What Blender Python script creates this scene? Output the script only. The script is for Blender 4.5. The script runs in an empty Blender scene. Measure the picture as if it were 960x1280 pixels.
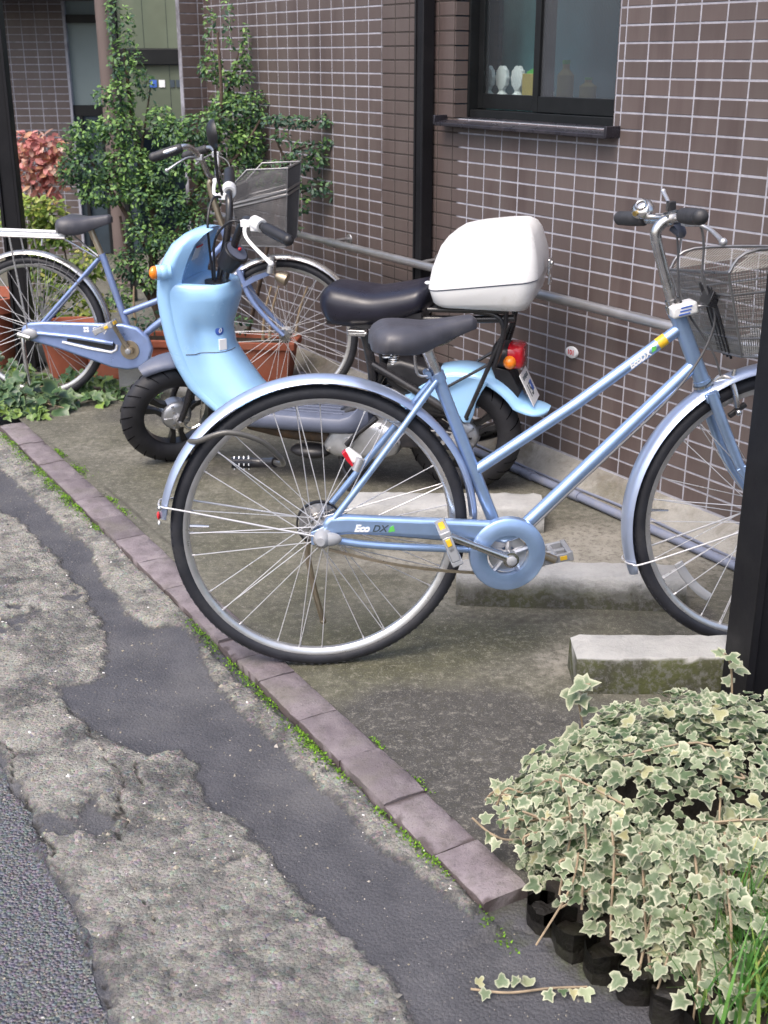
import bpy, math, random
import numpy as np
from mathutils import Vector, Matrix

random.seed(7)
rng = np.random.default_rng(7)
PI = math.pi
R = math.radians
sc = bpy.context.scene
COL = sc.collection

# ------------------------------------------------------------------ camera, sky, sun, exposure
CAM_H, CAM_PITCH = 1.39, 20.7
cd = bpy.data.cameras.new('camera')
cam = bpy.data.objects.new('camera', cd)
COL.objects.link(cam)
cam.location = (0, 0, CAM_H)
cam.rotation_euler = (R(90 - CAM_PITCH), 0, 0)
cd.sensor_fit = 'VERTICAL'
cd.sensor_height = 24.0
cd.lens = 24.0 * 1500.0 / 1280.0
cd.clip_start = 0.02
cd.clip_end = 2000
cd.dof.use_dof = True
cd.dof.focus_distance = 2.7
cd.dof.aperture_fstop = 7.0
sc.camera = cam

SUN_EL, SUN_AZ = 58.0, 215.0            # azimuth measured clockwise from +Y
w = bpy.data.worlds.new('World')
sc.world = w
w.use_nodes = True
nt = w.node_tree
nt.nodes.clear()
wo = nt.nodes.new('ShaderNodeOutputWorld')
bg = nt.nodes.new('ShaderNodeBackground')
sky = nt.nodes.new('ShaderNodeTexSky')
sky.sky_type = 'NISHITA'
sky.sun_disc = False
sky.sun_elevation = R(SUN_EL)
sky.sun_rotation = R(SUN_AZ)
sky.dust_density = 6.0
sky.air_density = 1.0
sky.ozone_density = 1.6
bg.inputs['Strength'].default_value = 0.15
nt.links.new(sky.outputs[0], bg.inputs[0])
nt.links.new(bg.outputs[0], wo.inputs[0])

sl = bpy.data.lights.new('sun', 'SUN')
sun = bpy.data.objects.new('sun', sl)
COL.objects.link(sun)
sl.energy = 0.6
sl.angle = R(30)
sl.color = (1.0, 0.985, 0.965)
_d = Vector((math.sin(R(SUN_AZ)) * math.cos(R(SUN_EL)), math.cos(R(SUN_AZ)) * math.cos(R(SUN_EL)), math.sin(R(SUN_EL))))
sun.rotation_euler = _d.to_track_quat('Z', 'Y').to_euler()

sc.view_settings.view_transform = 'Standard'
sc.view_settings.look = 'None'
sc.view_settings.gamma = 1.0
sc.view_settings.use_curve_mapping = False
sc.view_settings.exposure = 1.12
try:
    sc.cycles.use_denoising = True
    sc.cycles.denoiser = 'OPENIMAGEDENOISE'
    sc.cycles.max_bounces = 8
    sc.cycles.transparent_max_bounces = 16
    sc.cycles.caustics_reflective = False
    sc.cycles.caustics_refractive = False
except Exception:
    pass

# ------------------------------------------------------------------ materials
def ramp(nt, src, stops):
    r = nt.nodes.new('ShaderNodeValToRGB')
    e = r.color_ramp.elements
    while len(e) < len(stops):
        e.new(0.5)
    for k, (p, c) in enumerate(stops):
        e[k].position = p
        e[k].color = c if len(c) == 4 else (*c, 1)
    nt.links.new(src, r.inputs[0])
    return r.outputs[0]

def mixc(nt, fac, a, b, mode='MIX'):
    m = nt.nodes.new('ShaderNodeMix')
    m.data_type = 'RGBA'
    m.blend_type = mode
    for s, v in ((m.inputs[0], fac), (m.inputs[6], a), (m.inputs[7], b)):
        if hasattr(v, 'links') or hasattr(v, 'is_linked'):
            nt.links.new(v, s)
        elif isinstance(v, (int, float)):
            s.default_value = v
        else:
            s.default_value = (*v, 1) if len(v) == 3 else v
    return m.outputs[2]

def mth(nt, op, a, b=None, clamp=False):
    m = nt.nodes.new('ShaderNodeMath')
    m.operation = op
    m.use_clamp = clamp
    for s, v in ((m.inputs[0], a), (m.inputs[1], b)):
        if v is None:
            continue
        if hasattr(v, 'is_linked'):
            nt.links.new(v, s)
        else:
            s.default_value = v
    return m.outputs[0]

def noise(nt, scale, detail=4, rough=0.55, coord='Object', dist=0.0, stretch=None):
    tc = nt.nodes.new('ShaderNodeTexCoord')
    src = tc.outputs[coord]
    if stretch:
        mp = nt.nodes.new('ShaderNodeMapping')
        mp.inputs['Scale'].default_value = stretch
        nt.links.new(src, mp.inputs[0])
        src = mp.outputs[0]
    n = nt.nodes.new('ShaderNodeTexNoise')
    n.inputs['Scale'].default_value = scale
    n.inputs['Detail'].default_value = detail
    n.inputs['Roughness'].default_value = rough
    n.inputs['Distortion'].default_value = dist
    nt.links.new(src, n.inputs['Vector'])
    return n.outputs['Fac']

def attr(nt, name):
    a = nt.nodes.new('ShaderNodeAttribute')
    a.attribute_name = name
    return a

def bump(nt, h, strength=0.3, dist=0.01):
    b = nt.nodes.new('ShaderNodeBump')
    b.inputs['Strength'].default_value = strength
    b.inputs['Distance'].default_value = dist
    nt.links.new(h, b.inputs['Height'])
    return b.outputs[0]

def base(name):
    m = bpy.data.materials.new(name)
    m.use_nodes = True
    nt = m.node_tree
    return m, nt, nt.nodes['Principled BSDF']

def pm(name, col, rough=0.5, metal=0.0, var=0.12, scale=18.0, bmp=0.0, bscale=60.0, coat=0.0, spec=0.5,
       dirt=None, dscale=6.0, damt=0.35, rnd=0.0, rvar=0.12):
    m, nt, b = base(name)
    n = noise(nt, scale, 5)
    lo = tuple(max(0, c * (1 - var)) for c in col)
    hi = tuple(min(1, c * (1 + var)) for c in col)
    c = ramp(nt, n, [(0.3, lo), (0.7, hi)])
    if dirt:
        d = noise(nt, dscale, 8, 0.7)
        f = ramp(nt, d, [(0.5, (0, 0, 0)), (0.75, (damt, damt, damt))])
        c = mixc(nt, f, c, dirt)
    if rnd:
        oi = nt.nodes.new('ShaderNodeObjectInfo')
        k = mth(nt, 'MULTIPLY_ADD', oi.outputs['Random'], rnd * 2)
        k.node.inputs[2].default_value = 1 - rnd
        hs = nt.nodes.new('ShaderNodeHueSaturation')
        nt.links.new(k, hs.inputs['Value'])
        nt.links.new(c, hs.inputs['Color'])
        c = hs.outputs[0]
    nt.links.new(c, b.inputs['Base Color'])
    b.inputs['Metallic'].default_value = metal
    rr = noise(nt, scale * 0.6, 6, 0.65)
    ro = ramp(nt, rr, [(0.3, (max(0.02, rough - rvar),) * 3), (0.7, (min(1, rough + rvar),) * 3)])
    nt.links.new(ro, b.inputs['Roughness'])
    b.inputs['Coat Weight'].default_value = coat
    b.inputs['Coat Roughness'].default_value = 0.08
    b.inputs['Specular IOR Level'].default_value = spec
    if bmp:
        nt.links.new(bump(nt, noise(nt, bscale, 6, 0.6), bmp, 0.01), b.inputs['Normal'])
    return m

M = {}
M['paint'] = pm('silver_blue_paint', (0.34, 0.49, 0.76), 0.33, 0.70, 0.05, 30, coat=0.6, rvar=0.05, dirt=(0.2, 0.19, 0.17), damt=0.22)
M['paint_old'] = pm('aged_blue_paint', (0.25, 0.34, 0.60), 0.36, 0.5, 0.06, 30, coat=0.35, dirt=(0.2, 0.17, 0.13), damt=0.35)
M['guard'] = pm('mudguard_metal', (0.48, 0.57, 0.78), 0.33, 0.72, 0.05, 20, coat=0.5, rvar=0.05, dirt=(0.3, 0.29, 0.27), damt=0.10)
M['steel_guard'] = pm('stainless_mudguard', (0.62, 0.62, 0.62), 0.28, 0.9, 0.05, 20, dirt=(0.35, 0.31, 0.27), damt=0.4)
M['scooter'] = pm('pale_blue_plastic', (0.33, 0.58, 0.88), 0.24, 0.0, 0.03, 8, coat=0.35, rvar=0.06, dirt=(0.36, 0.5, 0.66), damt=0.35, dscale=10)
M['slate'] = pm('slate_plastic', (0.10, 0.115, 0.165), 0.45, 0.0, 0.1, 20, bmp=0.05, bscale=300)
M['white'] = pm('white_plastic', (0.76, 0.77, 0.78), 0.34, 0, 0.02, 9, coat=0.2, dirt=(0.45, 0.43, 0.38), damt=0.5, dscale=9)
M['chrome'] = pm('dull_chrome', (0.62, 0.61, 0.6), 0.25, 1.0, 0.08, 40, dirt=(0.25, 0.17, 0.11), damt=0.4, dscale=22)
M['alu'] = pm('cast_aluminium', (0.52, 0.53, 0.56), 0.42, 0.8, 0.1, 35, bmp=0.05, bscale=220, dirt=(0.25, 0.23, 0.21), damt=0.35)
M['rim'] = pm('rim_steel', (0.58, 0.58, 0.58), 0.34, 0.85, 0.08, 30, dirt=(0.3, 0.24, 0.19), damt=0.35, dscale=16)
M['spoke'] = pm('spoke_steel', (0.58, 0.58, 0.60), 0.35, 0.45, 0.04, 20)
M['tyre'] = pm('bicycle_rubber', (0.016, 0.017, 0.023), 0.58, 0, 0.25, 25, dirt=(0.09, 0.085, 0.08), damt=0.22, dscale=14, bmp=0.06, bscale=400)
M['black'] = pm('black_plastic', (0.014, 0.014, 0.017), 0.42, 0, 0.2, 30, bmp=0.04, bscale=200)
M['blackmetal'] = pm('black_enamel', (0.012, 0.012, 0.015), 0.32, 0.0, 0.15, 30, coat=0.3, dirt=(0.07, 0.06, 0.055), damt=0.5, dscale=20)
M['grip'] = pm('grip_rubber', (0.03, 0.03, 0.034), 0.55, 0, 0.2, 40, dirt=(0.1, 0.1, 0.1), damt=0.3)
M['seat_black'] = pm('black_vinyl', (0.012, 0.012, 0.022), 0.33, 0, 0.15, 30, bmp=0.06, bscale=500, rvar=0.08)
M['saddle'] = pm('grey_vinyl', (0.055, 0.055, 0.068), 0.44, 0, 0.12, 26, bmp=0.09, bscale=420, dirt=(0.16, 0.155, 0.15), damt=0.4, dscale=9)
M['postmetal'] = pm('dark_post_paint', (0.008, 0.008, 0.010), 0.5, 0.0, 0.15, 12, spec=0.25, dirt=(0.02, 0.018, 0.017), damt=0.35, bmp=0.03, bscale=90)
M['railmetal'] = pm('galvanised_rail', (0.38, 0.38, 0.39), 0.38, 0.75, 0.1, 14, dirt=(0.2, 0.17, 0.14), damt=0.4)
M['pipe'] = pm('blue_grey_pvc', (0.17, 0.19, 0.26), 0.42, 0, 0.1, 14, dirt=(0.28, 0.26, 0.22), damt=0.4, dscale=20)
M['wire'] = pm('basket_wire', (0.27, 0.27, 0.28), 0.38, 0.8, 0.1, 40)
M['wiremesh'] = pm('basket_wire_mesh', (0.22, 0.22, 0.21), 0.42, 0.7, 0.15, 30, dirt=(0.12, 0.11, 0.07), damt=0.6, dscale=14)
M['wiremesh_old'] = pm('grey_basket_mesh', (0.075, 0.075, 0.082), 0.55, 0.2, 0.15, 30)
M['lens_red'] = pm('red_lens', (0.5, 0.008, 0.02), 0.12, 0, 0.05, 20, coat=0.6)
M['lens_amber'] = pm('amber_lens', (0.9, 0.24, 0.01), 0.12, 0, 0.05, 20, coat=0.6)
M['lens_clear'] = pm('clear_grey_plastic', (0.30, 0.31, 0.33), 0.15, 0, 0.06, 20, coat=0.6)
M['yellow'] = pm('yellow_sticker', (0.75, 0.47, 0.03), 0.35)
M['green'] = pm('green_print', (0.12, 0.5, 0.1), 0.4)
M['whiteprint'] = pm('white_print', (0.8, 0.81, 0.83), 0.4, var=0.02)
M['blueprint'] = pm('blue_print', (0.06, 0.14, 0.5), 0.4, var=0.02)
M['redprint'] = pm('red_print', (0.6, 0.03, 0.04), 0.4, var=0.02)
M['darkprint'] = pm('dark_print', (0.05, 0.07, 0.09), 0.4, var=0.02)
M['brass'] = pm('brass', (0.5, 0.36, 0.12), 0.35, 0.9, 0.1, 40)
M['gold'] = pm('tarnished_stem', (0.42, 0.36, 0.27), 0.36, 0.85, 0.1, 30, dirt=(0.2, 0.13, 0.08), damt=0.4, dscale=18)
M['cable'] = pm('grey_cable_sheath', (0.12, 0.12, 0.125), 0.4, 0, 0.08, 20)
M['lockhose'] = pm('lock_hose', (0.085, 0.082, 0.075), 0.38, 0, 0.15, 25, coat=0.2)
M['terracotta'] = pm('terracotta', (0.30, 0.085, 0.045), 0.7, 0, 0.2, 9, bmp=0.12, bscale=90, dirt=(0.3, 0.2, 0.15), damt=0.4)
M['soil'] = pm('dark_soil', (0.022, 0.017, 0.012), 0.95, 0, 0.4, 40, bmp=0.7, bscale=50)
M['bark'] = pm('bark', (0.085, 0.06, 0.045), 0.85, 0, 0.35, 30, bmp=0.5, bscale=80)
M['stem'] = pm('brown_vine_stem', (0.26, 0.20, 0.13), 0.7, 0, 0.3, 40)
M['oldwood'] = pm('wet_dark_timber', (0.008, 0.0065, 0.005), 0.5, 0, 0.5, 22, bmp=0.6, bscale=50, dirt=(0.03, 0.034, 0.014), damt=0.5, dscale=9)
M['frame_dark'] = pm('bronze_window_frame', (0.008, 0.009, 0.010), 0.45, 0.0, 0.15, 20, spec=0.3)
M['sill'] = pm('dark_sill_metal', (0.035, 0.033, 0.042), 0.3, 0.4, 0.2, 20, dirt=(0.12, 0.1, 0.1), damt=0.5)
M['porcelain'] = pm('pale_ornament', (0.80, 0.80, 0.79), 0.4, 0, 0.06, 40)
M['curtain'] = pm('teal_blind', (0.10, 0.25, 0.28), 0.9, 0, 0.3, 3)
M['room_dark'] = pm('dark_room', (0.03, 0.045, 0.06), 0.9, 0, 0.4, 3)
M['ochre'] = pm('ochre_carton', (0.45, 0.33, 0.09), 0.6, 0, 0.1, 10)
M['palewall'] = pm('pale_panel', (0.20, 0.25, 0.25), 0.5, 0, 0.12, 2)
M['hallglass'] = pm('hall_glass', (0.13, 0.155, 0.115), 0.10, 0, 0.35, 1.4, spec=0.6)
M['column'] = pm('beige_column', (0.13, 0.10, 0.092), 0.5, 0, 0.08, 5)
M['rubberpad'] = pm('brake_pad_rubber', (0.02, 0.02, 0.022), 0.6)
M['scootertyre'] = pm('scooter_rubber', (0.013, 0.013, 0.017), 0.55, 0, 0.25, 25, dirt=(0.06, 0.057, 0.053), damt=0.2, dscale=12, bmp=0.05, bscale=300)
M['groove'] = pm('tread_groove_black', (0.004, 0.004, 0.005), 0.9, 0, 0.1, 20, spec=0.1)
M['wheelblack'] = pm('black_cast_wheel', (0.012, 0.012, 0.014), 0.36, 0.1, 0.15, 30, coat=0.2)
M['grass'] = pm('grass_blade', (0.07, 0.20, 0.02), 0.5, 0, 0.5, 5, rnd=0.2)

def m_tile():
    m, nt, b = base('brown_wall_tile')
    n = noise(nt, 2.2, 5, 0.6, 'Object')
    oi = nt.nodes.new('ShaderNodeObjectInfo')
    g = noise(nt, 900, 2, 0.5)
    c = ramp(nt, n, [(0.3, (0.084, 0.062, 0.059)), (0.7, (0.106, 0.080, 0.075))])
    sp = ramp(nt, g, [(0.66, (0, 0, 0)), (0.74, (0.45, 0.45, 0.45))])
    c = mixc(nt, sp, c, (0.035, 0.026, 0.024))
    ge = nt.nodes.new('ShaderNodeNewGeometry')
    mp = nt.nodes.new('ShaderNodeMapping')
    mp.inputs['Scale'].default_value = (5.0, 5.0, 0.7)
    nt.links.new(ge.outputs['Position'], mp.inputs[0])
    sn = nt.nodes.new('ShaderNodeTexNoise')
    sn.inputs['Scale'].default_value = 1.6
    sn.inputs['Detail'].default_value = 7
    sn.inputs['Roughness'].default_value = 0.65
    nt.links.new(mp.outputs[0], sn.inputs['Vector'])
    c = mixc(nt, ramp(nt, sn.outputs['Fac'], [(0.42, (0, 0, 0)), (0.68, (0.42,) * 3)]), c, (0.135, 0.118, 0.110))
    c = mixc(nt, ramp(nt, sn.outputs['Fac'], [(0.30, (0.45,) * 3), (0.46, (0, 0, 0))]), c, (0.050, 0.038, 0.036))
    k = mth(nt, 'MULTIPLY_ADD', oi.outputs['Random'], 0.24)
    k.node.inputs[2].default_value = 0.88
    hs = nt.nodes.new('ShaderNodeHueSaturation')
    nt.links.new(k, hs.inputs['Value'])
    nt.links.new(c, hs.inputs['Color'])
    nt.links.new(hs.outputs[0], b.inputs['Base Color'])
    nt.links.new(ramp(nt, noise(nt, 9, 5, 0.6), [(0.3, (0.36,) * 3), (0.7, (0.5,) * 3)]), b.inputs['Roughness'])
    nt.links.new(bump(nt, noise(nt, 160, 4, 0.6), 0.06, 0.004), b.inputs['Normal'])
    return m
M['tile'] = m_tile()

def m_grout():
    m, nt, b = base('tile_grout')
    a = attr(nt, 'dark_mask')
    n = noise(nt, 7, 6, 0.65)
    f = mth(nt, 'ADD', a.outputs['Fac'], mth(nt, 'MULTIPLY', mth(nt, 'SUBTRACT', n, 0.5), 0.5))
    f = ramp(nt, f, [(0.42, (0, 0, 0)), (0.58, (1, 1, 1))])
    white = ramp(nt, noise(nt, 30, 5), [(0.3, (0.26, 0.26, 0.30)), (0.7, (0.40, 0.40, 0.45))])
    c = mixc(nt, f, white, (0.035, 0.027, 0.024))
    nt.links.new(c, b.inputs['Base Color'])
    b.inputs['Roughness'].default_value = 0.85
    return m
M['grout'] = m_grout()

def m_concrete(name, col, moss=0.0, side=(0.06, 0.058, 0.045)):
    """cast concrete: pitted, with weathered and mossy stains climbing from its base (attribute stain)"""
    m, nt, b = base(name)
    n1 = noise(nt, 5, 8, 0.65)
    n2 = noise(nt, 120, 4, 0.7)
    n3 = noise(nt, 14, 8, 0.7, dist=0.6)
    lo = tuple(c * 0.8 for c in col)
    hi = tuple(min(1, c * 1.12) for c in col)
    c = ramp(nt, n1, [(0.3, lo), (0.7, hi)])
    c = mixc(nt, ramp(nt, n2, [(0.58, (0, 0, 0)), (0.75, (0.35,) * 3)]), c, tuple(v * 0.55 for v in col))
    a = attr(nt, 'dark_mask')
    f = mth(nt, 'ADD', a.outputs['Fac'], mth(nt, 'MULTIPLY', mth(nt, 'SUBTRACT', n3, 0.5), 1.5))
    f = ramp(nt, f, [(0.25, (0, 0, 0)), (0.62, (0.62,) * 3), (1.15, (1, 1, 1))])
    st = mixc(nt, ramp(nt, noise(nt, 9, 5), [(0.42, (0, 0, 0)), (0.62, (moss,) * 3)]), side, (0.07, 0.08, 0.02))
    c = mixc(nt, f, c, st)
    nt.links.new(c, b.inputs['Base Color'])
    b.inputs['Roughness'].default_value = 0.88
    grit = noise(nt, 55, 6, 0.75)
    c2 = mixc(nt, ramp(nt, grit, [(0.40, (0.6,) * 3), (0.52, (0, 0, 0))]), c, tuple(v * 0.42 for v in col))
    c = mixc(nt, mth(nt, 'ADD', mth(nt, 'MULTIPLY', a.outputs['Fac'], 0.8), 0.15, True), c, c2)
    nt.links.new(c, b.inputs['Base Color'])
    h = mth(nt, 'ADD', mth(nt, 'ADD', n2, grit), mth(nt, 'MULTIPLY', n3, 1.2))
    nt.links.new(bump(nt, h, 0.6, 0.005), b.inputs['Normal'])
    return m
M['concrete'] = m_concrete('stop_block_concrete', (0.36, 0.36, 0.355), 0.4)
M['concrete_mossy'] = m_concrete('mossy_block_concrete', (0.37, 0.37, 0.36), 0.7, (0.045, 0.045, 0.028))
M['footing'] = m_concrete('footing_concrete', (0.30, 0.29, 0.265), 0.3, (0.12, 0.10, 0.08))

def m_kerb():
    m, nt, b = base('purple_kerb_brick')
    n = noise(nt, 11, 7, 0.65)
    c = ramp(nt, n, [(0.25, (0.115, 0.095, 0.105)), (0.5, (0.18, 0.152, 0.164)), (0.75, (0.245, 0.218, 0.222))])
    oi = nt.nodes.new('ShaderNodeObjectInfo')
    k = mth(nt, 'MULTIPLY_ADD', oi.outputs['Random'], 0.3)
    k.node.inputs[2].default_value = 0.85
    hs = nt.nodes.new('ShaderNodeHueSaturation')
    nt.links.new(k, hs.inputs['Value'])
    nt.links.new(c, hs.inputs['Color'])
    c = mixc(nt, ramp(nt, noise(nt, 5, 8, 0.7), [(0.50, (0, 0, 0)), (0.68, (0.6,) * 3)]), hs.outputs[0], (0.125, 0.117, 0.085))
    a = attr(nt, 'dark_mask')
    f = mth(nt, 'ADD', a.outputs['Fac'], mth(nt, 'MULTIPLY', mth(nt, 'SUBTRACT', noise(nt, 30, 6, 0.7), 0.5), 1.2))
    c = mixc(nt, ramp(nt, f, [(0.5, (0, 0, 0)), (0.9, (0.8,) * 3)]), c, (0.045, 0.03, 0.028))
    pore = noise(nt, 190, 4, 0.7)
    c = mixc(nt, ramp(nt, pore, [(0.32, (0.7,) * 3), (0.42, (0, 0, 0))]), c, (0.05, 0.042, 0.042))
    c = mixc(nt, ramp(nt, noise(nt, 26, 7, 0.75), [(0.36, (0.55,) * 3), (0.5, (0, 0, 0))]), c, (0.085, 0.075, 0.068))
    nt.links.new(c, b.inputs['Base Color'])
    b.inputs['Roughness'].default_value = 0.68
    nt.links.new(bump(nt, mth(nt, 'ADD', pore, noise(nt, 40, 6, 0.7)), 0.5, 0.006), b.inputs['Normal'])
    return m
M['kerb'] = m_kerb()

def m_road():
    """dark asphalt, worn cement skim and coarse old asphalt: three real surfaces told apart by mesh attributes"""
    m, nt, b = base('patched_road_surface')
    at = attr(nt, 'skim')          # >0 inside worn cement skim
    co = attr(nt, 'coarse')        # >0 inside coarse old asphalt
    gr = attr(nt, 'damp')          # damp, mossy strip along the kerb
    ck = attr(nt, 'crack')
    nz = noise(nt, 60, 5, 0.7)
    fine = noise(nt, 420, 4, 0.75)
    mid = noise(nt, 9, 8, 0.7)
    vor = nt.nodes.new('ShaderNodeTexVoronoi')
    vor.inputs['Scale'].default_value = 150
    vor.inputs['Randomness'].default_value = 1.0
    tc = nt.nodes.new('ShaderNodeTexCoord')
    nt.links.new(tc.outputs['Object'], vor.inputs['Vector'])
    v2 = nt.nodes.new('ShaderNodeTexVoronoi')
    v2.inputs['Scale'].default_value = 170
    nt.links.new(tc.outputs['Object'], v2.inputs['Vector'])
    # dark asphalt
    asp = ramp(nt, mid, [(0.36, (0.048, 0.048, 0.055)), (0.64, (0.076, 0.075, 0.083))])
    asp = mixc(nt, ramp(nt, fine, [(0.55, (0, 0, 0)), (0.66, (0.6,) * 3)]), asp, (0.15, 0.148, 0.148))
    asp = mixc(nt, ramp(nt, fine, [(0.34, (0.6,) * 3), (0.45, (0, 0, 0))]), asp, (0.025, 0.025, 0.028))
    asp = mixc(nt, ramp(nt, noise(nt, 3.2, 7, 0.7), [(0.48, (0, 0, 0)), (0.66, (0.45,) * 3)]), asp, (0.125, 0.122, 0.122))
    # cement skim with aggregate
    mo = attr(nt, 'mottle')
    sk = ramp(nt, mo.outputs['Fac'], [(0.12, (0.105, 0.101, 0.092)), (0.36, (0.19, 0.178, 0.142)), (0.56, (0.285, 0.257, 0.180)), (0.85, (0.36, 0.328, 0.235))])
    agg = mixc(nt, ramp(nt, noise(nt, 45, 4, 0.7), [(0.42, (0.08,) * 3), (0.62, (0.75,) * 3)]), sk, vor.outputs['Color'], 'SOFT_LIGHT')
    hsv = nt.nodes.new('ShaderNodeHueSaturation')
    hsv.inputs['Saturation'].default_value = 0.38
    nt.links.new(agg, hsv.inputs['Color'])
    sk2 = mixc(nt, ramp(nt, fine, [(0.34, (0.75,) * 3), (0.46, (0, 0, 0))]), hsv.outputs[0], (0.075, 0.07, 0.063))
    bare = ramp(nt, noise(nt, 4.5, 8, 0.72), [(0.54, (0, 0, 0)), (0.68, (0.55,) * 3)])
    sk2 = mixc(nt, bare, sk2, ramp(nt, fine, [(0.4, (0.085, 0.083, 0.083)), (0.6, (0.17, 0.166, 0.16))]))
    f1 = mth(nt, 'ADD', at.outputs['Fac'], mth(nt, 'MULTIPLY', mth(nt, 'SUBTRACT', noise(nt, 130, 4, 0.75), 0.5), 0.040))
    f1 = ramp(nt, mth(nt, 'MULTIPLY_ADD', f1, 40.0), [(0.25, (0, 0, 0)), (0.75, (1, 1, 1))])
    c = mixc(nt, f1, asp, sk2)
    # coarse asphalt
    cz = mixc(nt, 0.55, ramp(nt, noise(nt, 190, 3, 0.6), [(0.35, (0.060, 0.064, 0.080)), (0.65, (0.120, 0.126, 0.152))]), v2.outputs['Color'], 'SOFT_LIGHT')
    hs2 = nt.nodes.new('ShaderNodeHueSaturation')
    hs2.inputs['Saturation'].default_value = 0.4
    nt.links.new(cz, hs2.inputs['Color'])
    f2 = ramp(nt, mth(nt, 'MULTIPLY_ADD', mth(nt, 'ADD', co.outputs['Fac'], mth(nt, 'MULTIPLY', mth(nt, 'SUBTRACT', nz, 0.5), 0.012)), 80.0), [(0.4, (0, 0, 0)), (0.6, (1, 1, 1))])
    c = mixc(nt, f2, c, hs2.outputs[0])
    # damp strip
    f3 = mth(nt, 'ADD', gr.outputs['Fac'], mth(nt, 'MULTIPLY', mth(nt, 'SUBTRACT', noise(nt, 22, 6, 0.7), 0.5), 1.1))
    c = mixc(nt, ramp(nt, f3, [(0.45, (0, 0, 0)), (0.8, (0.9,) * 3)]), c, ramp(nt, noise(nt, 34, 4), [(0.4, (0.045, 0.045, 0.036)), (0.62, (0.052, 0.062, 0.026))]))
    c = mixc(nt, ramp(nt, ck.outputs['Fac'], [(0.35, (0, 0, 0)), (0.8, (0.92,) * 3)]), c, (0.025, 0.023, 0.02))
    nt.links.new(c, b.inputs['Base Color'])
    ro = mixc(nt, f1, ramp(nt, nz, [(0.3, (0.42,) * 3), (0.7, (0.62,) * 3)]), (0.88, 0.88, 0.88))
    ro = mixc(nt, f2, ro, (0.40, 0.40, 0.40))
    nt.links.new(ro, b.inputs['Roughness'])
    h = mth(nt, 'ADD', mth(nt, 'MULTIPLY', fine, 0.5), mth(nt, 'MULTIPLY', mth(nt, 'SUBTRACT', 1.0, vor.outputs['Distance']), 0.5))
    hc = mth(nt, 'MULTIPLY', mth(nt, 'SUBTRACT', 1.0, v2.outputs['Distance']), 0.8)
    hh = mth(nt, 'ADD', mth(nt, 'MULTIPLY', h, mth(nt, 'ADD', mth(nt, 'MULTIPLY', f1, 1.0), 0.38)), mth(nt, 'MULTIPLY', hc, f2))
    nt.links.new(bump(nt, hh, 1.0, 0.009), b.inputs['Normal'])
    return m
M['road'] = m_road()

def m_slab():
    m, nt, b = base('weathered_slab_concrete')
    al = attr(nt, 'algae')
    dk = attr(nt, 'wet')
    n1 = noise(nt, 2.6, 9, 0.68)
    n2 = noise(nt, 16, 8, 0.7)
    fine = noise(nt, 260, 4, 0.75)
    c = ramp(nt, n1, [(0.30, (0.062, 0.060, 0.046)), (0.44, (0.100, 0.097, 0.076)), (0.56, (0.136, 0.131, 0.104)), (0.70, (0.205, 0.197, 0.164))])
    c = mixc(nt, ramp(nt, n2, [(0.36, (0.75,) * 3), (0.56, (0, 0, 0))]), c, (0.07, 0.067, 0.048))
    pl_ = attr(nt, 'pale')
    fp = mth(nt, 'ADD', pl_.outputs['Fac'], mth(nt, 'MULTIPLY', mth(nt, 'SUBTRACT', n1, 0.5), 1.2))
    c = mixc(nt, ramp(nt, fp, [(0.25, (0, 0, 0)), (0.8, (0.95,) * 3)]), c, ramp(nt, n2, [(0.35, (0.20, 0.187, 0.16)), (0.65, (0.30, 0.285, 0.25))]))
    f = mth(nt, 'ADD', al.outputs['Fac'], mth(nt, 'MULTIPLY', mth(nt, 'SUBTRACT', noise(nt, 6, 9, 0.7), 0.5), 1.4))
    c = mixc(nt, ramp(nt, f, [(0.25, (0, 0, 0)), (0.85, (0.92,) * 3)]), c, ramp(nt, n2, [(0.35, (0.042, 0.043, 0.022)), (0.65, (0.088, 0.087, 0.050))]))
    g = mth(nt, 'ADD', dk.outputs['Fac'], mth(nt, 'MULTIPLY', mth(nt, 'SUBTRACT', noise(nt, 7, 9, 0.72), 0.5), 1.2))
    c = mixc(nt, ramp(nt, g, [(0.40, (0, 0, 0)), (0.9, (0.93,) * 3)]), c, ramp(nt, n2, [(0.35, (0.030, 0.029, 0.029)), (0.7, (0.070, 0.067, 0.064))]))
    c = mixc(nt, ramp(nt, fine, [(0.56, (0, 0, 0)), (0.66, (0.8,) * 3)]), c, (0.30, 0.285, 0.25))
    grit = noise(nt, 48, 6, 0.75)
    c = mixc(nt, ramp(nt, grit, [(0.38, (0.65,) * 3), (0.50, (0, 0, 0))]), c, (0.055, 0.052, 0.040))
    c = mixc(nt, ramp(nt, grit, [(0.54, (0, 0, 0)), (0.66, (0.55,) * 3)]), c, (0.26, 0.245, 0.205))
    c = mixc(nt, ramp(nt, fine, [(0.28, (0.6,) * 3), (0.38, (0, 0, 0))]), c, (0.06, 0.055, 0.045))
    ck = attr(nt, 'crack')
    c = mixc(nt, ramp(nt, ck.outputs['Fac'], [(0.35, (0, 0, 0)), (0.8, (0.85,) * 3)]), c, (0.05, 0.045, 0.035))
    nt.links.new(c, b.inputs['Base Color'])
    nt.links.new(ramp(nt, n2, [(0.3, (0.62,) * 3), (0.7, (0.85,) * 3)]), b.inputs['Roughness'])
    nt.links.new(bump(nt, mth(nt, 'ADD', fine, n2), 0.4, 0.004), b.inputs['Normal'])
    return m
M['slab'] = m_slab()

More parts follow.
